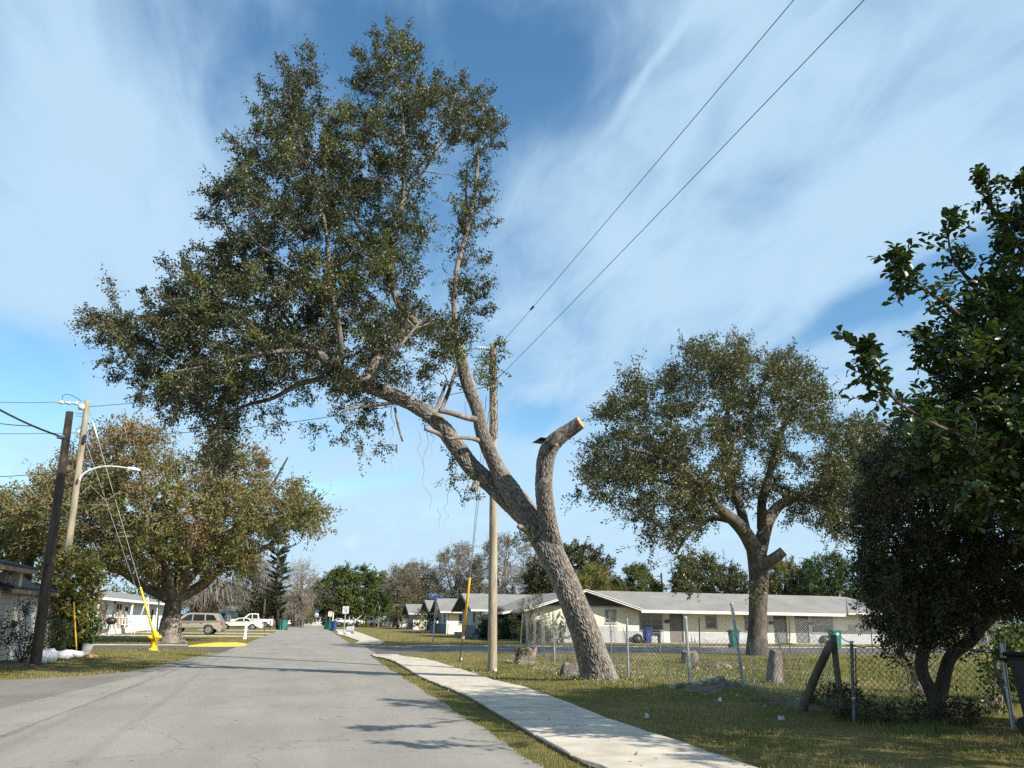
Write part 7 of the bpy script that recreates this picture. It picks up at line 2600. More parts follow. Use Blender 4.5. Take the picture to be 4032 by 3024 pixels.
w1a = ptop + np.array([.30, -.2, .05])
w1m = at(3075, 0, 7.9)
wire('upper wire running overhead from the tip of the middle pole', w1a, w1m + (w1m - w1a) * 1.6, .25, .0068, m_alu, extra=.115)
w2a = at(1952, 1498, 23.2)
w2m = at(3350, 0, 6.9)
wire('lower wire running overhead from below the tip of the middle pole', w2a, w2m + (w2m - w2a) * 1.5, .2, .0068, m_alu)
wire('top wire crossing from the grey pole to the middle pole insulator', gt + (.1, 0, -.28), ptop + np.array([-.56, .03, -.20]), .25, .011, m_cable)
wire('lower wire crossing the road from the grey pole to the middle pole', at(345, 1712, Yg), at(1912, 1524, 23.2), .45, .011, m_cable)
wire('uppermost wire leaving the grey pole toward the left', gt + (-1.15, -.08, -.20), at(-260, 1562, 31), .1, .011, m_cable)
wire('neutral wire leaving the grey pole toward the left at clamp height', at(305, 1704, Yg), at(-260, 1702, 33), .05, .011, m_cable)
wire('thick twisted cable rising from the dark pole to the upper left', at(232, 1716, Yd), at(-260, 1450, 20), .15, .030, m_cable)
wire('thin cable joining the thick twisted cable from the left', at(140, 1678, Yd - 2.4), at(-260, 1610, 22), .1, .012, m_cable)
wire('low telephone wire passing from the left behind the dark pole', at(155, 1866, 36), at(-260, 1876, 36), .08, .014, m_cable)


def guy(label, top, bot, gmat, g_from, g_to, r=.011, extra_top=False, name='guy_wire'):
    top, bot = np.asarray(top, float), np.asarray(bot, float)
    o = thing(name, label, 'guy wire', bot)
    mb = MB(); mb.tube([top - bot, (0, 0, 0)], r, 6); mb.build('strand', m_galv, o)
    if gmat is not None:
        a, b = top + (bot - top) * g_from, top + (bot - top) * g_to
        mb = MB(); mb.tube([a - bot, b - bot], .048, 10); mb.build('guard', gmat, o, True)
    if extra_top:
        a, b = top + (bot - top) * .035, top + (bot - top) * .10
        mb = MB(); mb.tube([a - bot, b - bot], .035, 8); mb.build('strain_insulator', m_signwhite, o)
    return o


def along_y(px, py, a, b):
    """point of the vertical plane through ground points a-b seen at px,py"""
    d = ray(px, py); n = np.array([-(b - a)[1], (b - a)[0]])
    t = (n @ a[:2]) / (n @ d[:2])
    return np.array([d[0] * t, d[1] * t, EYE + d[2] * t])


anc = P(626, 2566)
gtop = at(356, 1628, Yg)
go = guy('guy wire with a long yellow guard beside the fire hydrant', gtop, anc, None, 0, 0, .012, True)
pa, pc = np.array(anc[:2]), np.array(g0[:2])
ya, yb = along_y(553, 2312, pa, pc), along_y(618, 2540, pa, pc)
mb = MB(); mb.tube([ya - anc, yb - anc], .037, 10); mb.build('guard', m_yellowp, go, True)
mb = MB(); mb.tube([(0, 0, -.05), (yb - anc) * .9], .022, 6); mb.build('anchor_rod', m_galv, go)
guy('second thinner guy wire of the grey pole without any guard', at(340, 1748, Yg), at(545, 2345, Yg + 2.0) , None, 0, 0, .010)
anc2 = P(1808, 2607)
e3 = at(1823, 2510, 27.6)
dvec = unit(at(1850, 2275, 26.4) - e3)
go = thing('guy_wire', 'pair of guy strands with an orange yellow guard beside the stop sign', 'guy wire', anc2)
mb = MB(); mb.tube([(0, 0, -.05), e3 - anc2], .019, 6); mb.build('anchor_rod', m_jamb, go)
mb = MB(); mb.lathe([(.01, -.06), (.06, -.05), (.06, .05), (.01, .06)], tuple(e3 - anc2), 8); mb.build('anchor_eye', m_galv, go)
g1 = at(1850, 2275, 26.4)
mb = MB(); mb.tube([e3 - anc2, g1 - anc2], .040, 10); mb.build('guard', m_orange, go, True)
for tx, ty in ((1915, 1560), (1925, 1620)):
    tq = at(tx, ty, 23.4)
    mb = MB(); mb.tube([g1 - anc2 - dvec * .3, tq - anc2], .010, 6); mb.build('strand', m_galv, go)

# far pole with transformer behind the apartment roof
fp = at(2607, 2330, 88.0)
t = thing('far_utility_pole', 'small far utility pole with a transformer can above the apartment roof', 'utility pole', (float(fp[0]), 88, 0))
Hf = float(at(2607, 2256, 88)[2])
mb = MB(); mb.tube([(0, 0, 0), (0, 0, Hf)], [.16, .11], 8); mb.build('shaft', m_poled, t)
mb = MB(); mb.lathe([(.01, 0), (.26, .02), (.28, .1), (.28, .8), (.2, .9), (.01, .95)], (.32, -.1, Hf - 2.0), 12); mb.build('transformer', m_lampm, t, True)
mb = MB(); mb.box(-.55, .1, -.06, .06, Hf - .45, Hf - .33); mb.build('arm', m_poled, t)
wire('thin far wires trailing right from the small transformer pole', (float(fp[0]) + .1, 88, Hf - 1.4), at(2690, 2312, 95), .1, .02, m_cable)
wire('thin far wire trailing left from the small transformer pole', (float(fp[0]) - .4, 88, Hf - .4), at(2380, 2262, 95), .1, .02, m_cable)

# ------------------------------------------------------------------ fire hydrant
p = P(602, 2561)
t = thing('fire_hydrant', 'yellow fire hydrant standing on the grass at the street corner', 'fire hydrant', p, .5)
mb = MB(); mb.lathe([(.02, 0), (.19, 0), (.19, .06), (.135, .07), (.13, .10), (.125, .42), (.16, .44), (.16, .50), (.14, .52), (.15, .56), (.165, .60), (.165, .64), (.13, .72), (.06, .78), (.035, .79), (.035, .85), (.01, .85)], (0, 0, 0), 20)
mb.build('barrel', m_yellow, t, True)
for ax, ln_, r_ in (('x', .24, .075), ('x', -.24, .075), ('y', -.26, .095)):
    mb = MB()
    s = 1 if ln_ > 0 else -1
    mb.lathe([(.01, 0), (r_ * .8, 0), (r_ * .8, ln_ * .6), (r_, ln_ * .62), (r_, ln_), (r_ * .4, ln_ + s * .02), (r_ * .35, ln_ + s * .05), (.01, ln_ + s * .05)], (0, 0, .55), 14, ax)
    mb.build('nozzle_cap', m_yellow, t, True)
for k in range(8):
    a = k * .785
    mb = MB(); mb.lathe([(.01, 0), (.022, 0), (.022, .03), (.01, .035)], (.165 * math.cos(a), .165 * math.sin(a), .06), 6); mb.build('bolt', m_yellow, t)
mb = MB(); mb.lathe([(.01, -.05), (.21, -.05), (.21, .012), (.01, .012)], (0, 0, 0), 16); mb.build('base', m_conc2, t)

# ------------------------------------------------------------------ satellite dish on the sawn limb
dpx = at(2131, 1737, HY - 1.0)
db_ = at(2154, 1754, HY - 1.0)
t = thing('internet_dish', 'flat dark satellite internet dish mounted where the sawn limb bends', 'dish', db_)
dv_ = at(2165, 1727, HY - 1.0) - at(2096, 1743, HY - 1.0)
cc = (at(2165, 1727, HY - 1.0) + at(2096, 1743, HY - 1.0)) / 2 - db_
u_ = dv_ / 2
v_ = np.array([.05, .17, -.02])
nrm_ = unit(np.cross(u_, v_)); nrm_ = nrm_ if nrm_[2] > 0 else -nrm_
mb = MB()
dm = ((-1, 0), (-.06, -1), (.06, -1), (1, 0), (.06, 1), (-.06, 1))
mb.rings([[tuple(cc + u_ * a + v_ * b * 1.3 + nrm_ * k_) for a, b in dm] for k_ in (-.006, .006)])
mb.build('panel', m_dishm, t)
mb = MB(); mb.tube([(0.03, 0, -.06), (0, 0, 0), cc * .6 + (0, 0, -.02), cc + (0, 0, -.005)], [.03, .024, .02, .03], 8); mb.build('mast', m_dishm, t)


# ------------------------------------------------------------------ fences
def chain_link(name, parent, path, top, bot, sp, r, mat, off, bend=0.0, seed=0):
    """woven zigzag strands along a ground path; top/bot are height functions of the distance along it"""
    path = np.asarray(path, float)
    seg = np.linalg.norm(np.diff(path, axis=0), axis=1)
    s_ = np.concatenate([[0], np.cumsum(seg)])
    Ls = s_[-1]
    n = int(Ls / sp)
    kmax = int(max(top(s) for s in np.linspace(0, Ls, 50)) / sp) + 1
    I, K = np.meshgrid(np.arange(n), np.arange(kmax), indexing='ij')
    S = (I + ((K + I) % 2)) * sp
    T = np.array([top(s) for s in I[:, 0] * sp])
    Bt = np.array([bot(s) for s in I[:, 0] * sp])
    Z = Bt[:, None] + K * sp
    ok = (Z[:, :-1] < T[:, None]) & (Z[:, 1:] <= T[:, None] + sp)
    X = np.interp(S, s_, path[:, 0]); Y = np.interp(S, s_, path[:, 1])
    tx = np.gradient(path[:, 0], s_); ty = np.gradient(path[:, 1], s_)
    nx = -np.interp(S, s_, ty); ny = np.interp(S, s_, tx)
    w = np.sin(S * 1.9 + seed) * .5 + np.sin(S * 4.1 + Z * 1.3 + seed) * .3 + np.sin(S * 9.0 + Z * 3.1) * .15
    am = bend * (.25 + Z)
    X = X + nx * w * am; Y = Y + ny * w * am
    Z = Z + bend * .25 * np.sin(S * 3.3 + seed) * Z + bend * .08 * np.sin(S * 11 + Z * 9)
    Pt = np.stack([X, Y, Z], -1)
    A = Pt[:, :-1][ok]; B = Pt[:, 1:][ok]
    V, F = twig_prisms(A, B, r, r)
    o = np_mesh(name, V - np.asarray(off), [F], mat, parent)
    o['kind'] = 'stuff'
    return o


def post(parent, a, b, r, mat, off, cap=True, name='post'):
    mb = MB(); mb.tube([np.asarray(a) - off, np.asarray(b) - off], r, 10)
    if cap:
        mb.lathe([(r * 1.25, -.03), (r * 1.25, 0), (r * .8, .02), (.002, .025)], tuple(np.asarray(b) - off), 10)
    return mb.build(name, mat, parent)


# long fence beside the sidewalk
fo = np.array([8.0, 19.0, 0.0])
tf = thing('chain_link_fence', 'sagging bent chain link fence beside the sidewalk and leaning oak', 'fence', fo)
fpath = [(10.0, 37.6), (9.1, 32), (8.25, 26.9), (8.0, 23), (7.9, 19.4), (8.35, 17.4), (8.55, 15.3), (8.45, 13.3), (8.1, 11.35)]


def ftop(s):
    return float(np.interp(s, [0, 10.8, 17.5, 18.6, 20, 22, 24, 25.5, 26.8], [1.70, 1.70, 1.60, 1.05, .98, 1.0, 1.15, 1.22, 1.2])) + .06 * math.sin(s * 2.1) * (s > 17.5)


chain_link('wire_mesh', tf, fpath, ftop, lambda s: .03, .056, .0030, m_wire, fo, .13, 2)
for (bx_, by_), (tx, ty), r_ in (((2047, 2562), (2058, 2420), .026), ((2072, 2552), (2080, 2425), .022), ((2184, 2612), (2177, 2419), .030), ((2475, 2682), (2468, 2434), .030), ((2718, 2706), (2699, 2431), .036), ((2934, 2738), (2881, 2377), .034), ((2407, 2612), (2407, 2485), .022)):
    b = P(bx_, by_); tt = at(tx, ty, b[1])
    post(tf, b - (0, 0, .05), tt, r_, m_galv, fo, r_ > .03)
# corner posts and rails
cb = P(3330, 2838); ct = at(3281, 2500, cb[1])
mb = MB(); mid = (cb + ct) / 2 + (-.03, 0, 0); mb.tube(spline([cb - (0, 0, .1) - fo, mid - fo, ct - fo], 4), np.linspace(.052, .046, 9), 10); mb.build('wooden_post', m_post, tf, True)
bb_ = P(3140, 2815); bt = at(3272, 2532, bb_[1] - .9)
mb = MB(); mb.tube(spline([bb_ - (0, 0, .1) - fo, (bb_ + bt) / 2 + (.02, 0, .03) - fo, bt - fo], 4), np.linspace(.072, .062, 9), 10); mb.build('timber_brace', m_post, tf, True)
cp = P(3362, 2850); cpt = at(3353, 2533, cp[1]); post(tf, cp - (0, 0, .05), cpt, .026, pm('dull blue grey steel', (.14, .155, .185), (.09, .10, .12), 8, .6, metal=.3), fo, False, 'corner_post')
cp2 = P(3372, 2846); post(tf, cp2, at(3369, 2552, cp2[1]), .009, m_wireold, fo, False, 'tension_bar')
mb = MB()
a_, b_ = at(3300, 2500, cb[1]), cpt
mb.tube([a_ - fo, (a_ + b_) / 2 - fo + (0, 0, -.02), b_ - fo], .008, 6); mb.build('tie_wire', m_galv, tf)
for z_ in (.35, .75, 1.15):
    mb = MB(); c = cp + (cpt - cp) * z_ / cpt[2] - fo; mb.lathe([(.030, -.015), (.034, 0), (.030, .015)], tuple(c), 10); mb.build('band', m_galv, tf)

# fence turning toward the trash can
fo2 = np.array([cp[0], cp[1], 0.0])
tf2 = thing('chain_link_fence', 'rusty dark chain link panel between the corner post and the trash can', 'fence', fo2)
e_ = P(3925, 2870)
chain_link('wire_mesh', tf2, [(cp[0], cp[1]), ((cp[0] + e_[0]) / 2, (cp[1] + e_[1]) / 2 + .03), (e_[0], e_[1])], lambda s: 1.08 + .03 * math.sin(s * 3), lambda s: .02, .044, .0036, m_wireold, fo2, .035, 5)
pb_e = P(3990, 2875); post(tf2, pb_e - (0, 0, .05), at(3940, 2532, pb_e[1]), .030, m_galv, fo2, False, 'end_post')
post(tf2, at(3957, 2700, pb_e[1] - .02) , at(3955, 2505, pb_e[1] + .3), .012, m_galv, fo2, False, 'thin_post')
mb = MB()
s0, s1 = np.array([cp[0], cp[1], 1.10]), np.array([e_[0], e_[1], 1.08])
pts = [s0 + (s1 - s0) * t_ + (0, 0, .015 * math.sin(t_ * 40) - .03 * math.sin(t_ * 3.14)) for t_ in np.linspace(0, 1, 40)]
mb.tube(np.array(pts) - fo2, .006, 5); mb.build('tension_wire', m_wireold, tf2)

# fence along the side street
fo3 = np.array([10.2, 37.9, 0.0])
tf3 = thing('chain_link_fence', 'long chain link fence along the near side of the side street', 'fence', fo3)
chain_link('wire_mesh', tf3, [(10.1, 37.7), (20, 37.4), (30, 36.9), (40, 36.4)], lambda s: 1.62 - .05 * (s > 12) + .03 * math.sin(s * .8), lambda s: .03, .075, .0021, m_wire, fo3, .01, 1)
for (bx_, by_), (tx, ty) in (((2407, 2575), (2408, 2480)), ((2756, 2556), (2752, 2430)), ((3110, 2560), (3108, 2425)), ((3437, 2574), (3427, 2446)), ((2600, 2570), (2600, 2478))):
    b = at(bx_, by_, 37.3); b[2] = 0; tt = at(tx, ty, 37.3)
    post(tf3, b, tt, .028, m_jamb if bx_ > 2700 else m_galv, fo3, False)
# brighter fence farther right
fo4 = np.array([34.0, 46.5, 0.0])
tf4 = thing('chain_link_fence', 'pale chain link fence before the dark trees at the far right', 'fence', fo4)
chain_link('wire_mesh', tf4, [(30.5, 46.6), (52, 46.3)], lambda s: 1.75, lambda s: .05, .085, .0045, m_galv, fo4, .0, 1)
for px in (3640, 3885, 4026):
    q = at(px, 2500, 46.4)
    post(tf4, (float(q[0]), 46.4, 0), (float(q[0]) - .08, 46.4, 1.85), .035, m_galv, fo4)


# ------------------------------------------------------------------ stumps, logs, rubble and litter
def stump(name, label, c, rings_, mat, cutm, seed, extra=None, cat='stump'):
    t = thing(name, label, cat, c)
    r = np.random.RandomState(seed)
    n = 22
    ph = r.uniform(0, 6.28, 4)
    rr_ = []
    for x, y, z, q in rings_:
        rr_.append([(x + q * math.cos(a) * (1 + .13 * math.sin(3 * a + ph[0]) + .08 * math.sin(7 * a + ph[1])), y + q * math.sin(a) * (1 + .13 * math.sin(3 * a + ph[0]) + .08 * math.sin(7 * a + ph[1])), z + .04 * math.sin(2 * a + ph[2])) for a in np.arange(n) * 2 * math.pi / n])
    mb = MB(); mb.rings(rr_, False); mb.build('bole', mat, t, True)
    tp_ = rr_[-1]
    c0 = np.mean(np.array(tp_), 0)
    mb = MB(); mb.add(tp_ + [tuple(c0 + (0, 0, .012))], [(j, (j + 1) % n, n) for j in range(n)]); mb.build('cut_face', cutm, t)
    return t


p = P(2062, 2612)
t = stump('tree_stump', 'mossy split stump overgrown with green leaves beside the pole', p, [(0, 0, -.1, .36), (0, 0, .08, .33), (.02, 0, .3, .27), (.03, 0, .48, .24)], m_oakbark, m_cutold, 1)
for dx_, h_ in ((.38, .52), (.22, .30), (.30, .40)):
    mb = MB(); mb.tube([(dx_ * .5, -.08, -.05), (dx_ * .8, -.1, h_ * .5), (dx_ * 1.15, -.05, h_)], [.13, .10, .03], 8); mb.build('root_spur', m_cutold, t, True)
r_ = np.random.RandomState(4)
q = ellip_clumps((-.08, -.1, .38), (.27, .2, .2), 260, 8, .7)
V, F = leaf_arrays(q, r_.normal(size=(260, 3)) + (0, -.4, .2), r_.normal(size=(260, 3)) + (0, 0, .6), .07, .05)
np_mesh('ivy', V, [F], m_weed, t)
stump('tree_stump', 'low dark stump just left of the leaning oak base', P(2243, 2662), [(0, 0, -.1, .30), (0, 0, .1, .28), (.02, 0, .26, .24), (.03, .0, .31, .17)], m_bark2, m_oakbark, 2)
stump('tree_stump', 'grey stump with a fresh orange cut behind the bent fence', P(2715, 2612), [(0, 0, -.1, .33), (0, 0, .1, .30), (.02, 0, .30, .27), (-.03, 0, .40, .25)], m_bark2, m_cutold, 3)
p = P(3050, 2688)
t = stump('log_section', 'tall pale upright log behind the leaning timber brace', p, [(0, 0, -.1, .20), (.02, 0, .2, .185), (.07, 0, .5, .165), (.11, 0, .74, .15)], m_oakbark, m_cutold, 5, cat='log')
p = P(3075, 2545)
stump('log_section', 'pale fallen log end lying at the foot of the tall oak', p, [(-.5, 0, .1, .16), (-.1, 0, .15, .19), (.4, -.1, .18, .19), (.75, -.15, .16, .15)], m_twig, m_cutold, 6, cat='log')


def rocks(name, label, cat, c, sx, sy, n, smin, smax, mat, seed):
    t = thing(name, label, cat, c)
    r = np.random.RandomState(seed)
    for k in range(n):
        s = smin + (smax - smin) * r.rand() ** 2
        x, y = r.normal(0, sx), r.normal(0, sy)
        mb = MB()
        rings = []
        ph = r.uniform(0, 6, 3)
        for z, q in ((0, .75), (.25, 1.0), (.55, .9), (.8, .6), (.9, .25)):
            rings.append([(q * s * math.cos(a) * (1 + .2 * math.sin(2 * a + ph[0]) + .12 * math.sin(5 * a + ph[1])), q * s * .8 * math.sin(a) * (1 + .18 * math.sin(3 * a + ph[2])), z * s) for a in np.arange(9) * .698])
        mb.rings(rings)
        o = mb.build('chunk', mat[k % len(mat)], t)
        o.location = (x, y, mound(np.array(c[0] + x), np.array(c[1] + y)) - .02 - .15 * s)
        o.rotation_euler = (r.uniform(-.4, .4), r.uniform(-.4, .4), r.uniform(0, 6))
    return t


def dirt_patch(cx, cy, rx, ry, seed):
    r = np.random.RandomState(seed)
    ph = r.uniform(0, 6, 3)
    V, F = [(cx, cy, float(mound(np.array(cx), np.array(cy))) + .012)], []
    nr, na = 7, 40
    for i in range(1, nr + 1):
        for j in range(na):
            a = j * 2 * math.pi / na
            q = i / nr * (1 + .22 * math.sin(3 * a + ph[0]) + .13 * math.sin(7 * a + ph[1]) + .08 * math.sin(13 * a + ph[2]))
            x, y = cx + rx * q * math.cos(a), cy + ry * q * math.sin(a)
            V.append((x, y, float(mound(np.array(x), np.array(y))) + (.012 + .02 * r.rand() if i < nr else -.004)))
    for j in range(na):
        F.append((0, 1 + j, 1 + (j + 1) % na))
    Q = [(1 + (i - 1) * na + j, 1 + i * na + j, 1 + i * na + (j + 1) % na, 1 + (i - 1) * na + (j + 1) % na) for i in range(1, nr) for j in range(na)]
    setp(np_mesh('bare_soil', np.array(V), [np.array(F), np.array(Q)], m_dirt, smooth=True), kind='structure')


dirt_patch(8.35, 15.9, .75, .8, 1)
dirt_patch(8.25, 12.4, .5, .8, 2)
dirt_patch(-8.5, 26.6, .6, 1.3, 3)
rocks('rubble_heap', 'grey rubble and dirt heap at the foot of the bent fence post', 'rubble', (8.45, 16.2, 0), .38, .30, 34, .06, .17, [m_stone, m_dirt, m_stone, m_post], 3)
rocks('rubble_heap', 'dark broken pieces at the foot of the timber brace', 'rubble', (8.15, 12.7, 0), .30, .25, 16, .05, .15, [m_stone, m_dirt, m_post], 4)
rocks('root_chunks', 'brown rotten wood chunks in the lot behind the bent fence post', 'wood chunks', tuple(P(2765, 2635)), .5, .2, 10, .1, .26, [m_cutold, m_dirt], 5)
rocks('garden_stones', 'pink terracotta pieces at the end of the white sacks', 'stones', tuple(P(318, 2588)), .28, .12, 6, .1, .2, [m_terra], 6)
rocks('wood_pieces', 'small grey wood pieces on grass beside the mossy split stump', 'wood chunks', tuple(P(1995, 2605)), .15, .1, 4, .06, .12, [m_stone, m_cutold], 7)
# paper scraps
for k, (px, py, lab, s) in enumerate(((2510, 2718, 'white paper scrap beside the sidewalk grass below the bent fence', .07), (2835, 2765, 'white plastic scrap near the rubble heap', .09), (2548, 2832, 'small white scrap in the shaded grass nearest the sidewalk', .05), (3078, 2840, 'white crumpled scrap in the weeds by the timber brace', .07), (1818, 2600, 'white scrap in the clover beside the guy anchor', .06))):
    c = P(px, py); c[2] = float(mound(c[0], c[1]))
    s *= .72
    t = thing('paper_scrap', lab, 'litter', c, k * 1.1)
    mb = MB(); mb.rings([[(-s, -s * .6, .02), (s, -s * .5, .03), (s * .8, s * .6, .02), (-s * .9, s * .5, .02)], [(-s * .8, -s * .4, .05), (s * .7, -s * .3, .09), (s * .5, s * .4, .06), (-s * .6, s * .3, .08)]]); mb.build('sheet', m_bag, t)
# white buckets and bags at the NO TRUCKS post
for dx_, dy_, s, lab in ((-.35, -.3, .28, 'small white bag left of the NO TRUCKS sign post'), (.35, .2, .30, 'white bag right behind the NO TRUCKS sign post')):
    c = P(1352, 2500) + (dx_, dy_, 0)
    t = thing('plastic_bag', lab, 'bag', c)
    mb = MB(); mb.lathe([(.02, 0), (s, .02), (s * 1.1, s * .4), (s * .8, s * .75), (s * .3, s * .9), (.02, s * .85)], (0, 0, 0), 9); mb.build('sack', m_bag, t, True)
c = P(1377, 2497)
t = thing('white_bucket', 'overturned white bucket on the far sidewalk', 'bucket', c)
mb = MB(); mb.lathe([(.28, -.35), (.30, -.33), (.36, .32), (.38, .34), (.34, .34), (.27, -.3), (.01, -.3)], (0, 0, .38), 16, 'x'); mb.build('shell', m_bag, t, True)
c = P(1745, 2487)
t = thing('plastic_bag', 'light blue and white plastic bag lying beside the third cottage', 'bag', c)
mb = MB(); mb.lathe([(.02, 0), (.5, .02), (.55, .25), (.4, .5), (.02, .55)], (-.3, 0, 0), 10); mb.build('blue_bag', m_bluebag, t, True)
mb = MB(); mb.lathe([(.02, 0), (.5, .02), (.5, .2), (.3, .35), (.02, .38)], (.6, 0, 0), 10); mb.build('white_bag', m_bag, t, True)
for px, py, lab, w_ in ((1628, 2477, 'low concrete block step at the farthest cottage', 2.2), (1808, 2503, 'low grey block by the nearest cottage wall', .9)):
    c = P(px, py)
    t = thing('concrete_step', lab, 'step', c)
    mb = MB(); mb.box(-w_ / 2, w_ / 2, -.3, .3, -.02, .34, .03); mb.build('block', m_conc2, t)
# sacks along the left shrubs
for k, (px, py, L_, w_, h_, mt, lab) in enumerate(((178, 2612, .62, .36, .42, m_white, 'bright white knotted sack nearest the dark pole'), (225, 2600, .95, .32, .34, m_bag, 'long grey white sack in the middle of the row'), (268, 2594, .95, .30, .30, m_bag, 'flat grey sack at the far end of the row'), (163, 2615, .26, .2, .18, m_white, 'tiny white bundle in front of the knotted sack'))):
    c = P(px, py)
    t = thing('sack', lab, 'sack', c, .35, 'white sacks lying by the left shrubs')
    rings = []
    r_ = np.random.RandomState(k)
    for x, q in ((-1, .15), (-.85, .7), (-.4, 1.0), (.1, .92), (.55, 1.0), (.9, .7), (1.0, .12)):
        j = 1 + .12 * r_.normal()
        rings.append([(x * L_ / 2, q * j * w_ * .5 * math.cos(a), max(0, h_ * .45 + q * h_ * .5 * math.sin(a) * j)) for a in np.arange(10) * .6283])
    mb = MB(); mb.rings(rings); mb.build('cloth', mt, t, True)
p = P(303, 2590)
t = thing('plant_stake', 'thin yellow bamboo stake in front of the left shrubs', 'stake', p)
tt = at(290, 2370, p[1] + .05) - p
mb = MB(); mb.tube([(0, 0, 0), tt], .025, 7); mb.build('cane', m_orange, t)
p = P(330, 2580)
t = thing('grey_box', 'tilted grey plastic planter at the right end of the sacks', 'planter', p, .4)
mb = MB(); mb.rings([[(-.13, -.13, 0), (.13, -.13, 0), (.13, .13, 0), (-.13, .13, 0)], [(-.10, -.18, .42), (.26, -.18, .38), (.26, .18, .38), (-.10, .18, .42)]]); mb.build('shell', m_galv, t)

# shrubs at the left
sc = P(215, 2585)
shrub('tall_shrub', 'tall variegated yellow green shrub growing round the grey pole', (sc[0] - .2, sc[1] + 1.2, 0), (1.15, .8, 1.9), 42, .40, 62, .21, .085, lm_shrub, 61, 9, m_twigd, sr=.035, droop=.2)
c_ = at(262, 2290, 33.0)
shrub('tall_shrub', 'upper leafy shrub with orange tinged leaves over the white house roof corner', (float(c_[0]), 33.0, 1.7), (.95, .7, 1.0), 26, .45, 66, .23, .09, lm_shrub, 62, 4, m_twigd, droop=.3)
c_ = P(250, 2575)
shrub('green_shrub', 'dense dark green shrub at the foot of the tall left shrubs', (c_[0], c_[1], 0), (.65, .45, .95), 40, .28, 110, .12, .065, lm_green, 63, 6)
c_ = P(285, 2580)
shrub('green_shrub', 'lower green shrub behind the yellow bamboo stake', (c_[0] + .1, c_[1] + .5, 0), (.5, .4, .7), 30, .25, 100, .11, .06, lm_green, 64, 5)
shrub('sparse_bush', 'sparse dark bush before the beige siding at the left edge', (-8.45, 27.9, 0), (.75, .6, 1.0), 36, .30, 28, .09, .05, lm_dark, 65, 8, m_barkd, sr=.018, tw=.007)
shrub('green_shrub', 'spiky green shrub standing behind the white sacks', tuple(P(205, 2590) + (0, .5, 0)), (.4, .3, .6), 24, .22, 60, .14, .03, lm_green, 66, 5)
mulch = rocks('leaf_mulch', 'brown leaf mulch round the foot of the dark pole', 'mulch', tuple(P(70, 2630)), .8, .35, 30, .05, .13, [m_dirt, m_jamb], 8)
c_ = at(376, 2490, 69.0)
fountain('round_bush', 'leafless round grey bush before the white house wall', (float(c_[0]), 69.0, 0), 1.1, 1.9, 170, m_twiggrey, 5, w=.022)
# plants of the right side
c_ = at(2180, 2520, 45.9)
shrub('small_yard_tree', 'small loose yellow green tree seen through the fence left of the leaning trunk', (float(c_[0]), 50.8, 0), (1.25, 1.0, 1.6), 44, .38, 60, .14, .06, lm_shrub, 67, 8, m_twiggrey, sr=.04)
c_ = at(2130, 2525, 50.0)
shrub('spiky_plant', 'grey green spiky plant before the apartment gable wall', (float(c_[0]), 51.6, 0), (1.0, .6, .55), 24, .45, 60, .50, .04, lm_shrub, 68, 4)
c_ = at(2232, 2525, 51.5)
shrub('broad_leaf_plant', 'banana like broad leaf plant close to the leaning trunk', (float(c_[0]), 52.4, 0), (.5, .4, .75), 8, .5, 8, .75, .22, lm_mango, 69, 4, tw=.012)
for px, Yq, lab, sz in ((1900, 60.5, 'dark leafy potted plants left of the middle pole', .8), (2055, 58.5, 'dark green bushes inside the apartment porch', .9), (1985, 57.5, 'low dark plants beside the porch post', .6)):
    c_ = at(px, 2500, Yq)
    shrub('porch_plant', lab, (float(c_[0]), Yq, 0), (sz * .6, .5, sz), 24, .35, 50, .2, .08, lm_green, 70 + px % 7, 4)
c_ = at(1975, 2400, 58.0)
shrub('hanging_plant', 'dark red flowering vine on the apartment porch eave', (float(c_[0]), 58.2, 1.6), (.5, .3, .28), 12, .25, 50, .12, .08, m_redflower, 77, 1)
c_ = at(1668, 2480, 91.0)
shrub('dried_bush', 'dried dark bush at the corner of the cottage behind the stop sign', (float(c_[0]), 90.2, 0), (1.4, .8, 1.1), 34, .5, 40, .22, .1, lm_dark, 78, 8, m_barkd)
c_ = P(1684, 2478)
rocks('terracotta_pots', 'rust coloured pots and pieces before the dried bush', 'pots', (float(at(1680, 2480, 88.0)[0]), 88.0, 0), .5, .3, 8, .2, .45, [m_terra], 9)
c_ = at(1930, 2510, 60.0)
t = thing('red_can', 'red fuel can on the ground beside the dark green bin', 'can', (float(c_[0]), 60.0, 0))
mb = MB(); mb.rings([[(-.2, -.14, 0), (.2, -.14, 0), (.2, .14, 0), (-.2, .14, 0)], [(-.2, -.14, .42), (.2, -.14, .42), (.2, .14, .42), (-.2, .14, .42)], [(-.1, -.08, .55), (.1, -.08, .55), (.1, .08, .55), (-.1, .08, .55)]]); mb.build('shell', m_signred, t)
mb = MB(); mb.tube([(-.05, 0, .54), (-.15, 0, .68), (.02, 0, .66)], .025, 6); mb.build('spout', m_signred, t)
for px, py, lab, n_, s_ in ((1408, 2470, 'dark red leafed shrub below the first sapling', 9, .3), (1434, 2468, 'green yucca like shrub below the forked young tree', 12, .4), (1468, 2466, 'small red shrub in front of the loaded pickup', 7, .25), (1520, 2468, 'bushy green shrubs left of the small palm', 26, 1.2)):
    c_ = at(px, py, 140.0)
    shrub('lawn_shrub', lab, (float(c_[0]), 140.0, 0), (s_, s_ * .7, s_ * 1.6), n_, .35, 40, .25, .1, m_redflower if 'red' in lab else lm_mango, 80 + px % 9, 3)
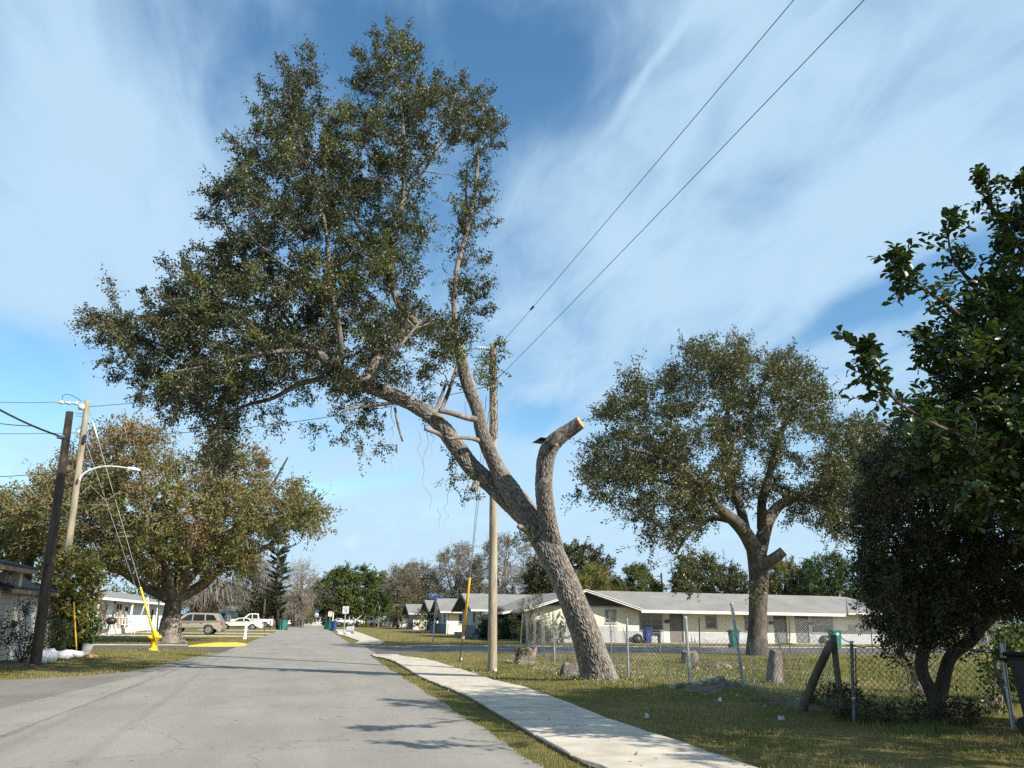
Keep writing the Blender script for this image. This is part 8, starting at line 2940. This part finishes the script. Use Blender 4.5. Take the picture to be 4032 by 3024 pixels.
# undergrowth along the corner fence
for k, (x, y, sx, h_, lab) in enumerate(((8.25, 12.0, .5, .35, 'dark weedy clump between the timber brace and the corner post'), (8.15, 11.1, .35, .30, 'dark vines climbing the foot of the metal corner post'), (8.75, 10.7, .55, .20, 'low dark undergrowth under the rusty fence panel'), (9.5, 10.4, .35, .22, 'leafy weeds at the foot of the two-stemmed tree'))):
    shrub('undergrowth', lab, (x, y, 0), (sx, .25, h_ * .62), 18, .15, 42, .06, .034, lm_dark, 90 + k, 8, m_twigd, tw=.003, sr=.006)
c_ = at(3990, 2500, 13.2)
shrub('green_shrub', 'bright leafy shrub behind the trash can at the right edge', (float(c_[0]) + .25, 13.2, 0), (.75, .7, .65), 44, .28, 60, .12, .07, lm_mango, 95, 6)
c_ = P(3890, 2640)
shrub('thin_sapling', 'thin half bare sapling behind the rake', (float(at(3905, 2600, 11.6)[0]), 11.6, 0), (.28, .25, .62), 12, .2, 34, .08, .045, lm_mango, 96, 4, m_twig, sr=.016)
c_ = at(3800, 2480, 14.5)
fountain('twiggy_bush', 'leafless twiggy bush behind the two curved stems', (float(c_[0]) - .5, 15.5, 0), .45, 1.0, 60, m_twig, 12, w=.007)

# ------------------------------------------------------------------ trash can, rake, plank
p = np.array([9.88, 9.28, 0.0])
t = thing('trash_can', 'tall dark trash can cut by the right edge beside the fence end', 'trash can', p, .2)
mb = MB()
rings = []
for z, q in ((.02, .24), (.10, .255), (.95, .31), (1.0, .33)):
    c = .06
    rings.append([(-q + c, -q, z), (q - c, -q, z), (q, -q + c, z), (q, q - c, z), (q - c, q, z), (-q + c, q, z), (-q, q - c, z), (-q, -q + c, z)])
mb.rings(rings); mb.build('body', pm('dark grey plastic', (.030, .031, .033), (.02, .021, .023), 6, .55), t)
mb = MB(); mb.box(-.35, .35, -.35, .35, 1.003, 1.06, .03); mb.build('lid', m_blackp, t)
for s in (-1, 1):
    mb = MB(); mb.lathe([(.01, -.03), (.11, -.03), (.11, .03), (.01, .03)], (0, 0, 0), 12, 'x'); o = mb.build('wheel', m_rubber, t); o.location = (s * .22, .24, .11)
mb = MB(); mb.tube([(-.28, .33, .93), (-.28, .42, .96), (.28, .42, .96), (.28, .33, .93)], .02, 6); mb.build('handle', m_blackp, t)
rb = P(3905, 2812); rt = at(3942, 2560, rb[1] + .25)
t = thing('garden_rake', 'dark garden rake leaning on the fence end post, tines down', 'rake', rb)
mb = MB(); mb.tube([(0, 0, .10), rt - rb], .014, 8); mb.build('handle', m_poled, t)
for k in range(9):
    a = (k - 4) / 4
    mb = MB(); mb.tube([(0, 0, .16), (a * .10, -.02, .07), (a * .19, -.03, .0)], .005, 5); mb.build('tine', m_wireold, t)
mb = MB(); mb.tube([(-.17, -.03, .02), (.17, -.03, .02)], .006, 5); mb.build('cross_bar', m_wireold, t)
c_ = P(4034, 2945)
t = thing('wooden_plank', 'bleached wooden plank lying on grass at the lower right edge', 'plank', (c_[0] + .12, c_[1], 0), -.74)
for k in range(3):
    mb = MB(); mb.box(-.02 + k * .15, .12 + k * .15, -.42, .42, .01, .05, .006); mb.build('board', m_plank, t)
lb = at(3960, 2680, 10.2); l2_ = at(4010, 2850, 9.9)
t = thing('fallen_branch', 'pale broken branch leaning between the rake and the trash can', 'branch', P(3990, 2855))
lo_ = np.array(t.location)
mb = MB(); mb.tube(spline([np.array(P(3998, 2858)) - lo_, at(3965, 2760, 10.2) - lo_, at(3925, 2650, 10.4) - lo_, at(3912, 2600, 10.5) - lo_], 4), np.linspace(.035, .02, 13), 8); mb.build('stem', m_oakbark, t, True)
